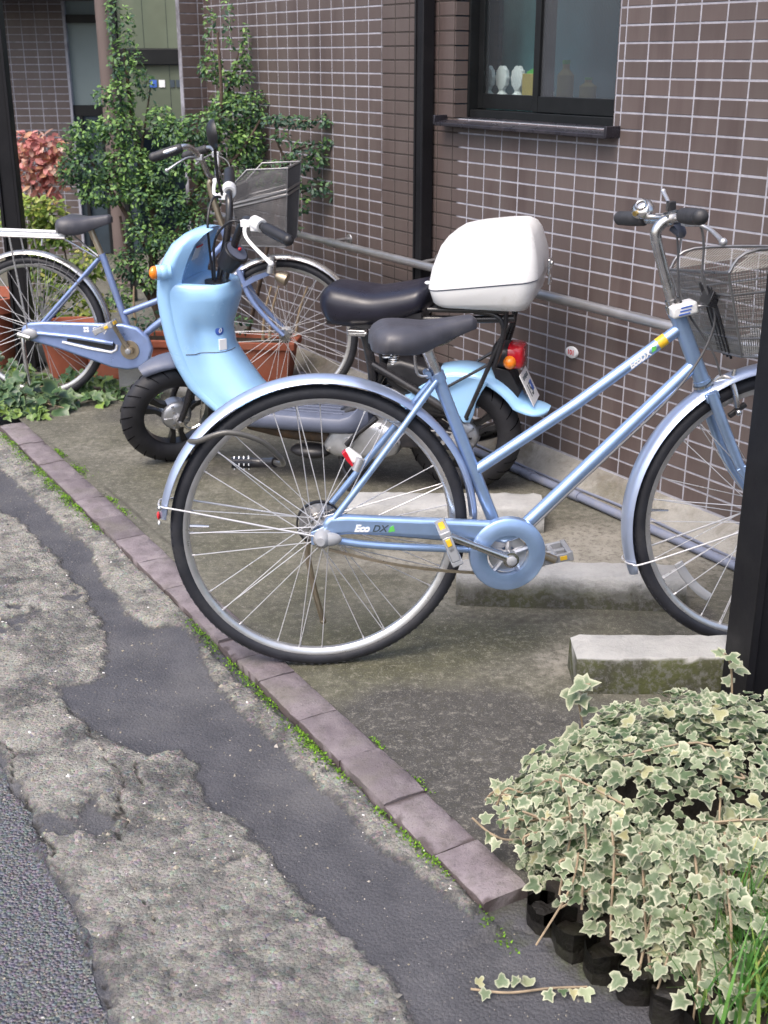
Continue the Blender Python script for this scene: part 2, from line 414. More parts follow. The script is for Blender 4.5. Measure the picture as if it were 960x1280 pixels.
def m_leaf(name, stops, trans=0.25, rough=0.42, vein=None):
    """leaf colour from the per-leaf attribute tint (kind of leaf) and rim (0 at the midrib, 1 at the edge)"""
    m, nt, b = base(name)
    a = attr(nt, 'tint')
    c = ramp(nt, a.outputs['Fac'], stops)
    if vein:
        rm = attr(nt, 'rim')
        n = noise(nt, 55, 3, 0.6)
        f = mth(nt, 'ADD', rm.outputs['Fac'], mth(nt, 'MULTIPLY', mth(nt, 'SUBTRACT', n, 0.5), 1.3))
        c = mixc(nt, ramp(nt, f, [(0.46, (0, 0, 0)), (1.08, (0.85,) * 3)]), c, vein)
    n2 = noise(nt, 24, 4)
    c = mixc(nt, 0.35, c, ramp(nt, n2, [(0.3, (0.25,) * 3), (0.7, (0.75,) * 3)]), 'OVERLAY')
    nt.links.new(c, b.inputs['Base Color'])
    b.inputs['Roughness'].default_value = rough
    t = nt.nodes.new('ShaderNodeBsdfTranslucent')
    nt.links.new(c, t.inputs[0])
    mx = nt.nodes.new('ShaderNodeMixShader')
    mx.inputs[0].default_value = trans
    nt.links.new(b.outputs[0], mx.inputs[1])
    nt.links.new(t.outputs[0], mx.inputs[2])
    nt.links.new(mx.outputs[0], nt.nodes['Material Output'].inputs[0])
    return m
M['ivy_var'] = m_leaf('variegated_ivy_leaf', [(0.0, (0.055, 0.095, 0.038)), (0.40, (0.115, 0.165, 0.085)), (0.85, (0.235, 0.28, 0.165)), (1.0, (0.40, 0.37, 0.19))], 0.2, 0.5, (0.50, 0.50, 0.36))
M['ivy_green'] = m_leaf('green_ivy_leaf', [(0.0, (0.03, 0.065, 0.045)), (0.5, (0.07, 0.14, 0.05)), (1.0, (0.22, 0.33, 0.06))], 0.2, 0.38, (0.16, 0.24, 0.10))
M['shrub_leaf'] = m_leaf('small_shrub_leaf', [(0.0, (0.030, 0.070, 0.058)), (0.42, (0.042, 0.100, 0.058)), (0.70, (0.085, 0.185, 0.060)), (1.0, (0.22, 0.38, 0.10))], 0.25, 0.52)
M['red_leaf'] = m_leaf('red_shrub_leaf', [(0.0, (0.46, 0.16, 0.15)), (0.5, (0.62, 0.28, 0.26)), (0.8, (0.66, 0.38, 0.22)), (1.0, (0.70, 0.50, 0.44))], 0.35, 0.55)
M['yellow_leaf'] = m_leaf('yellow_green_leaf', [(0.0, (0.10, 0.20, 0.04)), (0.6, (0.27, 0.36, 0.07)), (1.0, (0.50, 0.48, 0.12))], 0.25, 0.45)
M['moss'] = m_leaf('bright_moss', [(0.0, (0.045, 0.10, 0.008)), (0.5, (0.10, 0.22, 0.01)), (1.0, (0.19, 0.36, 0.02))], 0.2, 0.8)

def m_glass(name, tint, clear, rough=0.03, wires=False):
    m, nt, b = base(name)
    out = nt.nodes['Material Output']
    nt.nodes.remove(b)
    tr = nt.nodes.new('ShaderNodeBsdfTransparent')
    tr.inputs[0].default_value = (*tint, 1)
    df = nt.nodes.new('ShaderNodeBsdfDiffuse')
    df.inputs[0].default_value = (0.16, 0.17, 0.19, 1)
    gl = nt.nodes.new('ShaderNodeBsdfGlossy')
    gl.inputs['Roughness'].default_value = rough
    m1 = nt.nodes.new('ShaderNodeMixShader')
    m1.inputs[0].default_value = clear
    if wires:
        tc = nt.nodes.new('ShaderNodeTexCoord')
        wv = []
        for ang in (R(33), R(-33)):
            mp = nt.nodes.new('ShaderNodeMapping')
            mp.inputs['Rotation'].default_value = (0, ang, 0)
            nt.links.new(tc.outputs['Object'], mp.inputs[0])
            wn = nt.nodes.new('ShaderNodeTexWave')
            wn.bands_direction = 'X'
            wn.inputs['Scale'].default_value = 26
            nt.links.new(mp.outputs[0], wn.inputs['Vector'])
            wv.append(ramp(nt, wn.outputs['Fac'], [(0.78, (0, 0, 0)), (0.98, (0.16,) * 3)]))
        f = mth(nt, 'ADD', wv[0], mth(nt, 'MULTIPLY', wv[1], 0.35))
        f = mth(nt, 'ADD', f, clear, True)
        nt.links.new(f, m1.inputs[0])
    nt.links.new(tr.outputs[0], m1.inputs[1])
    nt.links.new(df.outputs[0], m1.inputs[2])
    lw = nt.nodes.new('ShaderNodeLayerWeight')
    lw.inputs[0].default_value = 0.5
    fz = mth(nt, 'ADD', mth(nt, 'MULTIPLY', mth(nt, 'POWER', lw.outputs['Facing'], 4.0), 0.7), 0.04, True)
    m2 = nt.nodes.new('ShaderNodeMixShader')
    nt.links.new(fz, m2.inputs[0])
    nt.links.new(m1.outputs[0], m2.inputs[1])
    nt.links.new(gl.outputs[0], m2.inputs[2])
    nt.links.new(m2.outputs[0], out.inputs[0])
    return m
M['wired_glass'] = m_glass('wired_window_glass', (0.88, 0.93, 0.93), 0.05, 0.04, True)
M['frosted_glass'] = m_glass('hazy_window_glass', (0.62, 0.68, 0.72), 0.22, 0.06, True)

# ------------------------------------------------------------------ mesh helpers
def V(*a):
    return np.array(a, float)

class MB:
    def __init__(s):
        s.v, s.f = [], []
    def add(s, verts, faces):
        o = len(s.v)
        s.v.extend([tuple(map(float, p)) for p in verts])
        s.f.extend([tuple(i + o for i in f) for f in faces])
        return s
    def box(s, c, d, ax=None):
        c = np.asarray(c, float)
        ax = np.eye(3) if ax is None else np.asarray(ax, float)
        P = [c + ax[0] * d[0] / 2 * i + ax[1] * d[1] / 2 * j + ax[2] * d[2] / 2 * k for i in (-1, 1) for j in (-1, 1) for k in (-1, 1)]
        return s.add(P, [(0, 1, 3, 2), (4, 6, 7, 5), (0, 4, 5, 1), (2, 3, 7, 6), (0, 2, 6, 4), (1, 5, 7, 3)])
    def loft(s, rings, caps=True, closed=False, ring_closed=True):
        n = len(rings[0])
        P = [p for r in rings for p in r]
        F = []
        m = len(rings)
        for i in range(m if closed else m - 1):
            a, b = i * n, ((i + 1) % m) * n
            for j in range(n if ring_closed else n - 1):
                k = (j + 1) % n
                F.append((a + j, a + k, b + k, b + j))
        if caps and not closed:
            F.append(tuple(range(n))[::-1])
            F.append(tuple(range((m - 1) * n, m * n)))
        return s.add(P, F)
    def tube(s, pts, r, seg=10, caps=True, closed=False, flat=1.0, up=None):
        pts = [np.asarray(p, float) for p in pts]
        n = len(pts)
        rr = r if hasattr(r, '__len__') else [r] * n
        T = []
        for i in range(n):
            a = pts[(i - 1) % n] if (closed or i > 0) else pts[i]
            b = pts[(i + 1) % n] if (closed or i < n - 1) else pts[i]
            t = b - a
            T.append(t / (np.linalg.norm(t) + 1e-12))
        u = np.asarray(up, float) if up is not None else (V(0, 0, 1) if abs(T[0][2]) < 0.9 else V(1, 0, 0))
        rings = []
        for i in range(n):
            u = u - T[i] * (u @ T[i])
            u = u / (np.linalg.norm(u) + 1e-12)
            w_ = np.cross(T[i], u)
            rings.append([pts[i] + rr[i] * (math.cos(2 * PI * k / seg) * u * flat + math.sin(2 * PI * k / seg) * w_) for k in range(seg)])
        return s.loft(rings, caps, closed)
    def lathe(s, prof, o=(0, 0, 0), axis=(0, 0, 1), seg=24, a0=0.0, a1=2 * PI, caps=True):
        o = np.asarray(o, float)
        z = np.asarray(axis, float)
        z = z / np.linalg.norm(z)
        x = np.cross(z, V(0, 0, 1) if abs(z[2]) < 0.9 else V(1, 0, 0))
        x = x / np.linalg.norm(x)
        y = np.cross(z, x)
        full = abs(a1 - a0 - 2 * PI) < 1e-6
        n = seg if full else seg + 1
        rings = []
        for k in range(n):
            a = a0 + (a1 - a0) * k / seg
            d = x * math.cos(a) + y * math.sin(a)
            rings.append([o + d * r_ + z * h for r_, h in prof])
        return s.loft(rings, caps and not full, full, ring_closed=False)
    def prism(s, poly, o, ex, ey, ez, t0, t1):
        o, ex, ey, ez = [np.asarray(q, float) for q in (o, ex, ey, ez)]
        a = [o + ex * p[0] + ey * p[1] + ez * t0 for p in poly]
        b = [o + ex * p[0] + ey * p[1] + ez * t1 for p in poly]
        return s.loft([a, b])
    def ball(s, c, r, seg=12, rings=8, ax=None):
        c = np.asarray(c, float)
        r = V(*r) if hasattr(r, '__len__') else V(r, r, r)
        ax = np.eye(3) if ax is None else np.asarray(ax, float)
        RR = []
        for i in range(1, rings):
            p = PI * i / rings
            RR.append([c + ((V(math.sin(p) * math.cos(2 * PI * k / seg), math.sin(p) * math.sin(2 * PI * k / seg), math.cos(p)) * r) @ ax) for k in range(seg)])
        return s.loft(RR)
    def mesh(s, name, m=None, smooth=True, ang=38):
        me = bpy.data.meshes.new(name)
        me.from_pydata(s.v, [], s.f)
        me.update()
        fix_normals(me)
        if m is not None:
            me.materials.append(m if not isinstance(m, str) else M[m])
        if smooth:
            me.shade_smooth()
            me.set_sharp_from_angle(angle=R(ang))
        else:
            me.shade_flat()
        return me
    def build(s, name, m, parent=None, smooth=True, ang=38, bevel=0.0, bseg=2, sub=0, **kw):
        o = link(name, s.mesh(name, m, smooth, ang), parent)
        if bevel:
            b = o.modifiers.new('bevel', 'BEVEL')
            b.width = bevel
            b.segments = bseg
            b.limit_method = 'ANGLE'
            b.angle_limit = R(35)
        if sub:
            q = o.modifiers.new('sub', 'SUBSURF')
            q.levels = q.render_levels = sub
        for k, v in kw.items():
            o[k] = v
        return o

def fix_normals(me):
    import bmesh
    bm = bmesh.new()
    bm.from_mesh(me)
    bmesh.ops.recalc_face_normals(bm, faces=bm.faces)
    bm.to_mesh(me)
    bm.free()

def link(name, me, parent=None):
    o = bpy.data.objects.new(name, me)
    COL.objects.link(o)
    if parent is not None:
        o.parent = parent
    return o

def tag(o, label=None, cat=None, group=None, kind=None):
    for k, v in (('label', label), ('category', cat), ('group', group), ('kind', kind)):
        if v:
            o[k] = v
    return o

def thing(name, label, cat, loc=(0, 0, 0), rot=(0, 0, 0), group=None):
    o = bpy.data.objects.new(name, None)
    COL.objects.link(o)
    o.empty_display_size = 0.1
    o.location = loc
    o.rotation_euler = rot
    return tag(o, label, cat, group)

def fast_mesh(name, verts, faces, mat, attrs=None, smooth=False):
    """numpy arrays straight into a mesh; faces is an (n,k) array; attrs: name -> per-vertex floats"""
    verts = np.asarray(verts, np.float32)
    faces = np.asarray(faces, np.int32)
    me = bpy.data.meshes.new(name)
    me.vertices.add(len(verts))
    me.vertices.foreach_set('co', verts.ravel())
    k = faces.shape[1]
    me.loops.add(faces.size)
    me.loops.foreach_set('vertex_index', faces.ravel())
    me.polygons.add(len(faces))
    me.polygons.foreach_set('loop_start', np.arange(0, faces.size, k, dtype=np.int32))
    me.polygons.foreach_set('loop_total', np.full(len(faces), k, np.int32))
    me.update(calc_edges=True)
    for n_, a in (attrs or {}).items():
        at = me.attributes.new(n_, 'FLOAT', 'POINT')
        at.data.foreach_set('value', np.asarray(a, np.float32))
    me.materials.append(M[mat])
    if smooth:
        me.shade_smooth()
    else:
        me.shade_flat()
    return me

def set_attr(o, name, fn):
    me = o.data
    at = me.attributes.new(name, 'FLOAT', 'POINT')
    for i, v in enumerate(me.vertices):
        at.data[i].value = fn(v.co)

def cr(pts, n=6, closed=False):
    """Catmull-Rom through the points"""
    P = [np.asarray(p, float) for p in pts]
    m = len(P)
    out = []
    for i in range(m if closed else m - 1):
        g = (lambda k: P[k % m]) if closed else (lambda k: P[min(max(k, 0), m - 1)])
        a, b, c, d = g(i - 1), g(i), g(i + 1), g(i + 2)
        for j in range(n):
            t = j / n
            out.append(0.5 * ((2 * b) + (-a + c) * t + (2 * a - 5 * b + 4 * c - d) * t * t + (-a + 3 * b - 3 * c + d) * t ** 3))
    if not closed:
        out.append(P[-1])
    return out

def text(name, body, size, m, parent, o, ex, ey, shear=0.0, bold=0.0, depth=0.0006, align='LEFT'):
    cu = bpy.data.curves.new('t', 'FONT')
    cu.body = body
    cu.size = size
    cu.shear = shear
    cu.offset = bold
    cu.extrude = depth
    cu.resolution_u = 4
    cu.align_x = align
    cu.align_y = 'CENTER'
    t = bpy.data.objects.new('t', cu)
    COL.objects.link(t)
    dg = bpy.context.evaluated_depsgraph_get()
    me = bpy.data.meshes.new_from_object(t.evaluated_get(dg))
    bpy.data.objects.remove(t)
    me.materials.clear()
    me.materials.append(M[m])
    ob = link(name, me, parent)
    ex = Vector(ex).normalized()
    ey = Vector(ey).normalized()
    ez = ex.cross(ey)
    mt = Matrix((ex, ey, ez)).transposed().to_4x4()
    mt.translation = Vector(o)
    ob.matrix_local = mt
    return ob

# smooth 2D value noise for relief
_L = rng.random((256, 256))
def vnoise(x, y):
    xi, yi = np.floor(x).astype(int), np.floor(y).astype(int)
    fx, fy = x - xi, y - yi
    fx, fy = fx * fx * (3 - 2 * fx), fy * fy * (3 - 2 * fy)
    g = lambda a, b: _L[a & 255, b & 255]
    return (g(xi, yi) * (1 - fx) + g(xi + 1, yi) * fx) * (1 - fy) + (g(xi, yi + 1) * (1 - fx) + g(xi + 1, yi + 1) * fx) * fy
def fbm(x, y, oct=5, gain=0.5):
    s, a, t = 0, 1.0, 0
    for k in range(oct):
        s = s + a * vnoise(x * 2 ** k + 17.3 * k, y * 2 ** k + 5.1 * k)
        t += a
        a *= gain
    return s / t

def sdf_poly(x, y, poly):
    """signed distance, positive inside"""
    P = np.asarray(poly, float)
    d = np.full(x.shape, 1e9)
    ins = np.zeros(x.shape, bool)
    for i in range(len(P)):
        a, b = P[i], P[(i + 1) % len(P)]
        e = b - a
        t = np.clip(((x - a[0]) * e[0] + (y - a[1]) * e[1]) / (e @ e), 0, 1)
        d = np.minimum(d, np.hypot(x - a[0] - t * e[0], y - a[1] - t * e[1]))
        c = ((a[1] > y) != (b[1] > y)) & (x < (b[0] - a[0]) * (y - a[1]) / (b[1] - a[1] + 1e-12) + a[0])
        ins ^= c
    return np.where(ins, d, -d)
def dist_line(x, y, pts):
    P = np.asarray(pts, float)
    d = np.full(x.shape, 1e9)
    for a, b in zip(P[:-1], P[1:]):
        e = b - a
        t = np.clip(((x - a[0]) * e[0] + (y - a[1]) * e[1]) / (e @ e + 1e-12), 0, 1)
        d = np.minimum(d, np.hypot(x - a[0] - t * e[0], y - a[1] - t * e[1]))
    return d
def grid_mesh(name, X, Y, Z, mat, attrs):
    n, m = X.shape
    i = np.arange(n * m).reshape(n, m)
    F = np.stack([i[:-1, :-1], i[1:, :-1], i[1:, 1:], i[:-1, 1:]], -1).reshape(-1, 4)
    return fast_mesh(name, np.stack([X, Y, Z], -1).reshape(-1, 3), F, mat, {k: v.ravel() for k, v in attrs.items()}, True)

# ------------------------------------------------------------------ ground, road, slab, kerb
K0 = V(0.175, 1.723)                     # near end of the kerb, road side
KD = V(-0.5085, 0.8611)                  # along the kerb, away from the camera
KL = V(-0.8611, -0.5085)                 # towards the road
def kuv(u, v, z=0.0):
    p = K0 + KD * u + KL * v
    return V(p[0], p[1], z)
WANG = -58.09
WO = V(0.72994, 3.89700)                 # a point of the tiled wall
WX = V(math.cos(R(WANG)), math.sin(R(WANG)))
WN = V(-WX[1], WX[0])                    # into the building
def wl(x, y, z=0.0):                     # wall coordinates to world
    p = WO + WX * x + WN * y
    return V(p[0], p[1], z)

g = MB()
g.add([(-150, -150, -0.075), (150, -150, -0.075), (150, 150, -0.075), (-150, 150, -0.075)], [(0, 1, 2, 3)])
tag(g.build('ground', pm('plain_asphalt', (0.06, 0.06, 0.062), 0.8, 0, 0.2, 3, 0.3, 150)), kind='structure')

SKIM = [
    [(-2.12, 4.464), (-1.556, 4.084), (-1.286, 3.758), (-1.151, 3.612), (-0.973, 3.316), (-0.841, 3.06), (-0.746, 2.883), (-0.72, 2.79), (-0.686, 2.605), (-0.745, 2.565), (-0.777, 2.549), (-0.743, 2.443), (-0.667, 2.355), (-0.581, 2.288), (-0.51, 2.233), (-0.461, 2.255), (-0.41, 2.202), (-0.355, 2.076), (-0.283, 1.981), (-0.204, 1.881), (-0.152, 1.789), (-0.083, 1.683), (0.0, 1.586), (0.044, 1.472), (0.092, 1.298), (-0.366, 1.298), (-0.426, 1.472), (-0.458, 1.55), (-0.507, 1.663), (-0.56, 1.767), (-0.627, 1.857), (-0.702, 2.034), (-0.795, 2.163), (-0.841, 2.272), (-0.973, 2.407), (-1.42, 2.813)],
    [(-2.015, 5.447), (-1.568, 4.7), (-1.352, 4.314), (-1.018, 3.758), (-0.812, 3.41), (-0.637, 3.114), (-0.508, 2.859), (-0.55, 2.883), (-0.616, 2.869), (-0.686, 2.957), (-0.746, 3.087), (-0.815, 3.198), (-0.886, 3.41), (-0.992, 3.542), (-1.125, 3.758), (-1.326, 4.084), (-1.424, 4.219), (-1.794, 4.792)]]
SKIM3 = [(-0.519, 2.859), (-0.371, 2.597), (-0.216, 2.355), (-0.083, 2.133), (0.031, 1.955), (0.132, 1.811), (0.169, 1.724), (0.153, 1.693), (0.087, 1.789), (0.03, 1.869), (-0.015, 1.918), (-0.063, 2.007), (-0.097, 2.062), (-0.187, 2.193), (-0.269, 2.338), (-0.367, 2.48), (-0.461, 2.68)]
COARSE = [(-1.432, 2.407), (-0.973, 2.407), (-0.841, 2.272), (-0.795, 2.163), (-0.702, 2.034), (-0.627, 1.857), (-0.56, 1.767), (-0.507, 1.663), (-0.458, 1.55), (-0.426, 1.472), (-0.366, 1.298), (-0.3, 0.6), (-1.8, 0.6)]
CRACKS = [[(-0.762, 2.48), (-0.693, 2.39), (-0.622, 2.272), (-0.549, 2.133), (-0.531, 2.062), (-0.515, 1.93), (-0.463, 1.823), (-0.416, 1.724), (-0.37, 1.624), (-0.343, 1.514)], [(-0.85, 2.304), (-0.737, 2.09), (-0.636, 1.893), (-0.548, 1.745), (-0.496, 1.643), (-0.428, 1.48)], [(0.171, 1.745), (0.221, 1.683), (0.272, 1.643)], [(-0.522, 2.208), (-0.519, 2.062)]]
us = np.arange(-1.2, 4.4, 0.0075)
vs = np.arange(-1.0, 1.6, 0.0075)
U, Vv = np.meshgrid(us, vs, indexing='ij')
X = K0[0] + KD[0] * U + KL[0] * Vv
Y = K0[1] + KD[1] * U + KL[1] * Vv
wob = (fbm(X * 9, Y * 9, 6, 0.6) - 0.5) * 0.10
crumb = (fbm(X * 38, Y * 38, 4, 0.6) - 0.5) * 0.035
sk = np.maximum(sdf_poly(X, Y, SKIM[0]) + wob * 0.6, sdf_poly(X, Y, SKIM[1]) + 0.012 + wob * 0.35) + crumb
sk = np.maximum(sk, sdf_poly(X, Y, SKIM3) + wob * 0.25 + crumb * 0.6)
# worn holes in the skim
mott = np.clip(0.5 + (fbm(X * 6 + 9, Y * 6, 7, 0.75) - 0.5) * 1.7 + (fbm(X * 45, Y * 45, 3, 0.7) - 0.5) * 0.9, 0, 1)
hole = fbm(X * 7 + 3, Y * 7, 6, 0.62)
sk = np.minimum(sk, (0.74 - hole) * 0.35)
co = sdf_poly(X, Y, COARSE) + wob * 0.35 + crumb * 0.4
ck = np.zeros_like(X)
for L in CRACKS:
    jx, jy = (fbm(X * 16, Y * 16, 4) - 0.5) * 0.07, (fbm(X * 16 + 50, Y * 16, 4) - 0.5) * 0.07
    ck = np.maximum(ck, np.clip(1 - dist_line(X + jx, Y + jy, L) / (0.016 * np.clip(fbm(X * 5, Y * 5, 3) - 0.25, 0.04, 1)), 0, 1))
damp = np.where(U > -0.1, np.exp(-(np.maximum(Vv, 0) / 0.045) ** 2), 0.0) * np.clip(0.62 - 0.12 * U, 0.25, 0.7)
damp = np.maximum(damp, 0.95 * np.exp(-((X - 0.36) ** 2 + (Y - 1.62) ** 2) / 0.10 ** 2))
step = np.clip(sk / 0.010 + 0.5, 0, 1)
rel = (fbm(X * 5, Y * 5, 4) - 0.5) * 0.012 + (fbm(X * 55, Y * 55, 3, 0.65) - 0.5) * (0.0018 + 0.0090 * step) + (fbm(X * 14, Y * 14, 4, 0.6) - 0.5) * 0.010 * step
Z = -0.026 + rel + step * 0.0075 + np.clip(co / 0.02, 0, 1) * (-0.003 + (fbm(X * 75, Y * 75, 2) - 0.5) * 0.006) - 0.010 * ck
Z += np.where((U > -0.05) & (Vv > 0), np.exp(-(Vv / 0.09) ** 2) * 0.016, 0)
Z += 0.010 * np.exp(-(U / 0.16) ** 2 - (Vv / 0.18) ** 2)
Z = np.where((U > 0.02) & (Vv < -0.02), -0.06, Z)
RX_, RY_, RZ_, RSK = X.copy(), Y.copy(), Z.copy(), sk.copy()
rd = link('road', grid_mesh('road', X, Y, Z, 'road', {'skim': sk, 'coarse': co, 'damp': damp, 'crack': ck, 'mottle': mott}))
tag(rd, kind='structure')

us = np.arange(0.0, 9.5, 0.02)
vs = np.arange(0.098, 4.2, 0.02)
U, Vv = np.meshgrid(us, vs, indexing='ij')
X = K0[0] + KD[0] * U - KL[0] * Vv
Y = K0[1] + KD[1] * U - KL[1] * Vv
def blob(x0, y0, rx, ry, a=1.0, rot=0.0):
    c, s = math.cos(rot), math.sin(rot)
    dx, dy = X - x0, Y - y0
    return a * np.exp(-(((dx * c + dy * s) / rx) ** 2 + ((-dx * s + dy * c) / ry) ** 2))
algae = blob(0.25, 2.75, 0.40, 0.14, 0.85) + blob(-0.1, 2.55, 0.35, 0.20, 0.55) + blob(-0.15, 3.0, 0.30, 0.35, 0.42) + blob(-0.75, 4.0, 0.5, 0.25, 0.45) + blob(-0.9, 4.5, 0.35, 0.2, 0.5) + blob(-0.45, 3.45, 0.25, 0.4, 0.45)
wet = blob(0.10, 2.20, 0.30, 0.22, 0.5) + blob(0.28, 2.25, 0.34, 0.26, 1.05) + blob(0.05, 2.35, 0.22, 0.18, 0.6) + blob(-0.22, 2.85, 0.10, 0.22, 0.4) + blob(0.35, 1.95, 0.3, 0.2, 1.0) + blob(-0.95, 4.85, 0.35, 0.22, 0.8) + blob(0.0, 4.05, 0.75, 0.16, 0.75, -0.2) + blob(0.86, 2.92, 0.05, 0.09, 0.9) + blob(0.55, 3.55, 0.06, 0.10, 0.8) + blob(-0.62, 4.05, 0.30, 0.12, 0.35)  # damp patches, plus shade painted under the scooter along its length
wet -= blob(0.46, 2.62, 0.12, 0.12, 0.8) + blob(0.75, 3.35, 0.35, 0.30, 0.8) + blob(-0.2, 3.2, 0.3, 0.12, 0.4)
algae -= blob(0.46, 2.62, 0.12, 0.12, 0.9) + blob(0.75, 3.35, 0.4, 0.35, 0.9)
ck = np.zeros_like(X)
for L in ([(-1.19, 4.369), (-1.062, 4.339), (-0.976, 4.441)], [(-1.354, 4.525), (-1.015, 3.998), (-0.697, 3.467), (-0.569, 3.276)], [(0.292, 2.822), (0.466, 2.87), (0.58, 2.799)], [(0.20, 2.90), (0.35, 2.87), (0.5, 2.92), (0.7, 2.86)]):
    j = (fbm(X * 12, Y * 12, 4) - 0.5) * 0.06
    ck = np.maximum(ck, 0.8 * np.clip(1 - dist_line(X + j, Y - j, L) / 0.022, 0, 1))
Z = (fbm(X * 3, Y * 3, 4) - 0.5) * 0.008 + (fbm(X * 30, Y * 30, 2) - 0.5) * 0.002
pale = blob(0.72, 3.35, 0.38, 0.34, 0.85) + blob(0.45, 2.62, 0.12, 0.10, 0.6) + blob(-0.2, 3.25, 0.32, 0.10, 0.45) + blob(0.15, 3.3, 0.35, 0.15, 0.5) + blob(-0.75, 4.25, 0.4, 0.2, 0.3) + blob(0.6, 2.85, 0.25, 0.05, 0.35)
sb = link('parking_slab', grid_mesh('parking_slab', X, Y, Z, 'slab', {'algae': algae * 1.15, 'wet': wet * 1.15, 'crack': ck, 'pale': pale}))
tag(sb, kind='structure')

# kerb: single bricks laid end to end
kerb = bpy.data.objects.new('kerb', None)
COL.objects.link(kerb)
tag(kerb, kind='structure')
ks = [0.0, 0.155, 0.355, 0.535, 0.735, 0.945, 1.145, 1.255, 1.365, 1.545, 1.755, 1.965, 2.165, 2.375, 2.585, 2.815, 3.105, 3.36]
ks = [0.0, 0.16, 0.345, 0.53, 0.72, 0.93, 1.055, 1.17, 1.345, 1.545, 1.76, 1.965, 2.165, 2.375, 2.59, 2.82, 3.10, 3.40]
for a, b in zip(ks[:-1], ks[1:]):
    q = MB()
    dz = rng.normal(0, 0.0012)
    sh = rng.normal(0, 0.0012)
    mid = (a + b) / 2
    L = (b - a) - 0.003
    ring = []
    n = 7
    for i in range(n + 1):
        t = -L / 2 + L * i / n
        row = []
        for (v, z) in ((0.0, -0.06), (0.0, 0.004), (0.003, 0.0072), (0.035, 0.0082), (0.065, 0.0082), (0.095, 0.0072), (0.098, 0.004), (0.098, -0.06)):
            e = 0.0025 if i in (0, n) else 0
            jz = rng.normal(0, 0.0006) if z > 0 else 0
            jv = rng.normal(0, 0.0009) if z > 0 else 0
            row.append(kuv(mid + t + (0.0012 if i == 0 else -0.0012 if i == n else 0) * (z > 0.01), -v - sh + jv, z + dz + jz - (e if z > 0 else 0) * 0.6))
        ring.append(row)
    q.loft(ring)
    bk = q.build('brick', 'kerb', kerb, ang=50)
    set_attr(bk, 'dark_mask', lambda c: 1.0 if c[2] < 0.005 else (0.25 if (abs((V(c[0], c[1]) - K0) @ KD - mid) > L / 2 - 0.012) else 0.0))  # brick sides darker, ends slightly darker

# moss tufts and pebbles that nobody could count
MOSS = [(-1.53, 4.50, .04, 120), (-1.42, 4.42, .05, 180), (-1.30, 4.28, .06, 160), (-1.20, 4.10, .045, 200), (-1.15, 3.95, .05, 260), (-1.06, 3.80, .05, 260), (-0.985, 3.70, .04, 180), (-1.19, 4.28, .03, 50), (-0.915, 3.55, .035, 120),
        (-1.18, 4.33, .03, 90), (-1.08, 4.12, .045, 150), (-0.92, 3.78, .03, 70), (-0.86, 3.68, .03, 60), (-0.49, 2.83, .035, 90), (-0.44, 2.76, .04, 120), (-0.36, 2.62, .035, 90), (-0.31, 2.52, .04, 110), (-0.265, 2.44, .03, 90), (-0.175, 2.28, .05, 260), (-0.14, 2.22, .04, 120), (-0.09, 2.14, .03, 60), (0.0, 1.99, .035, 80), (0.055, 1.90, .03, 80), (0.09, 1.84, .025, 60), (0.05, 2.09, .02, 30), (-0.02, 2.26, .02, 30), (0.2, 1.68, .03, 40)]
vv, ff, tt = [], [], []
for (x, y, r_, n) in MOSS:
    p2 = V(x, y) - K0
    u0, v0 = p2 @ KD, p2 @ KL
    right = v0 < -0.05
    n = int(n * 1.6)
    for k in range(n):
        du = rng.normal(0, r_ * 1.0)
        dv = abs(rng.normal(0, r_ * 0.36)) + 0.001
        u = u0 + du
        p = kuv(u, (-0.1 - dv) if right else dv)
        h = 0.010 * math.exp(-(du / (r_ * 1.3)) ** 2 - (dv / (r_ * 0.6)) ** 2)
        z0 = (0.001 if right else RZ_[min(RZ_.shape[0] - 1, max(0, int((u + 1.2) / 0.0075))), min(RZ_.shape[1] - 1, int((dv + 1.0) / 0.0075))]) + h * rng.uniform(0.2, 1.0)
        s = rng.uniform(0.003, 0.0065)
        a = rng.uniform(0, 2 * PI)
        d = V(math.cos(a), math.sin(a), rng.uniform(0.2, 1.0))
        e = V(-math.sin(a), math.cos(a), 0)
        o = V(p[0], p[1], z0)
        i = len(vv)
        vv += [o - e * s * 0.45, o + e * s * 0.45, o + d * s]
        ff.append((i, i + 1, i + 2))
        t = rng.uniform(0, 1) ** 1.2
        tt += [t] * 3
tag(link('moss', fast_mesh('moss', vv, ff, 'moss', {'tint': tt})), kind='stuff')

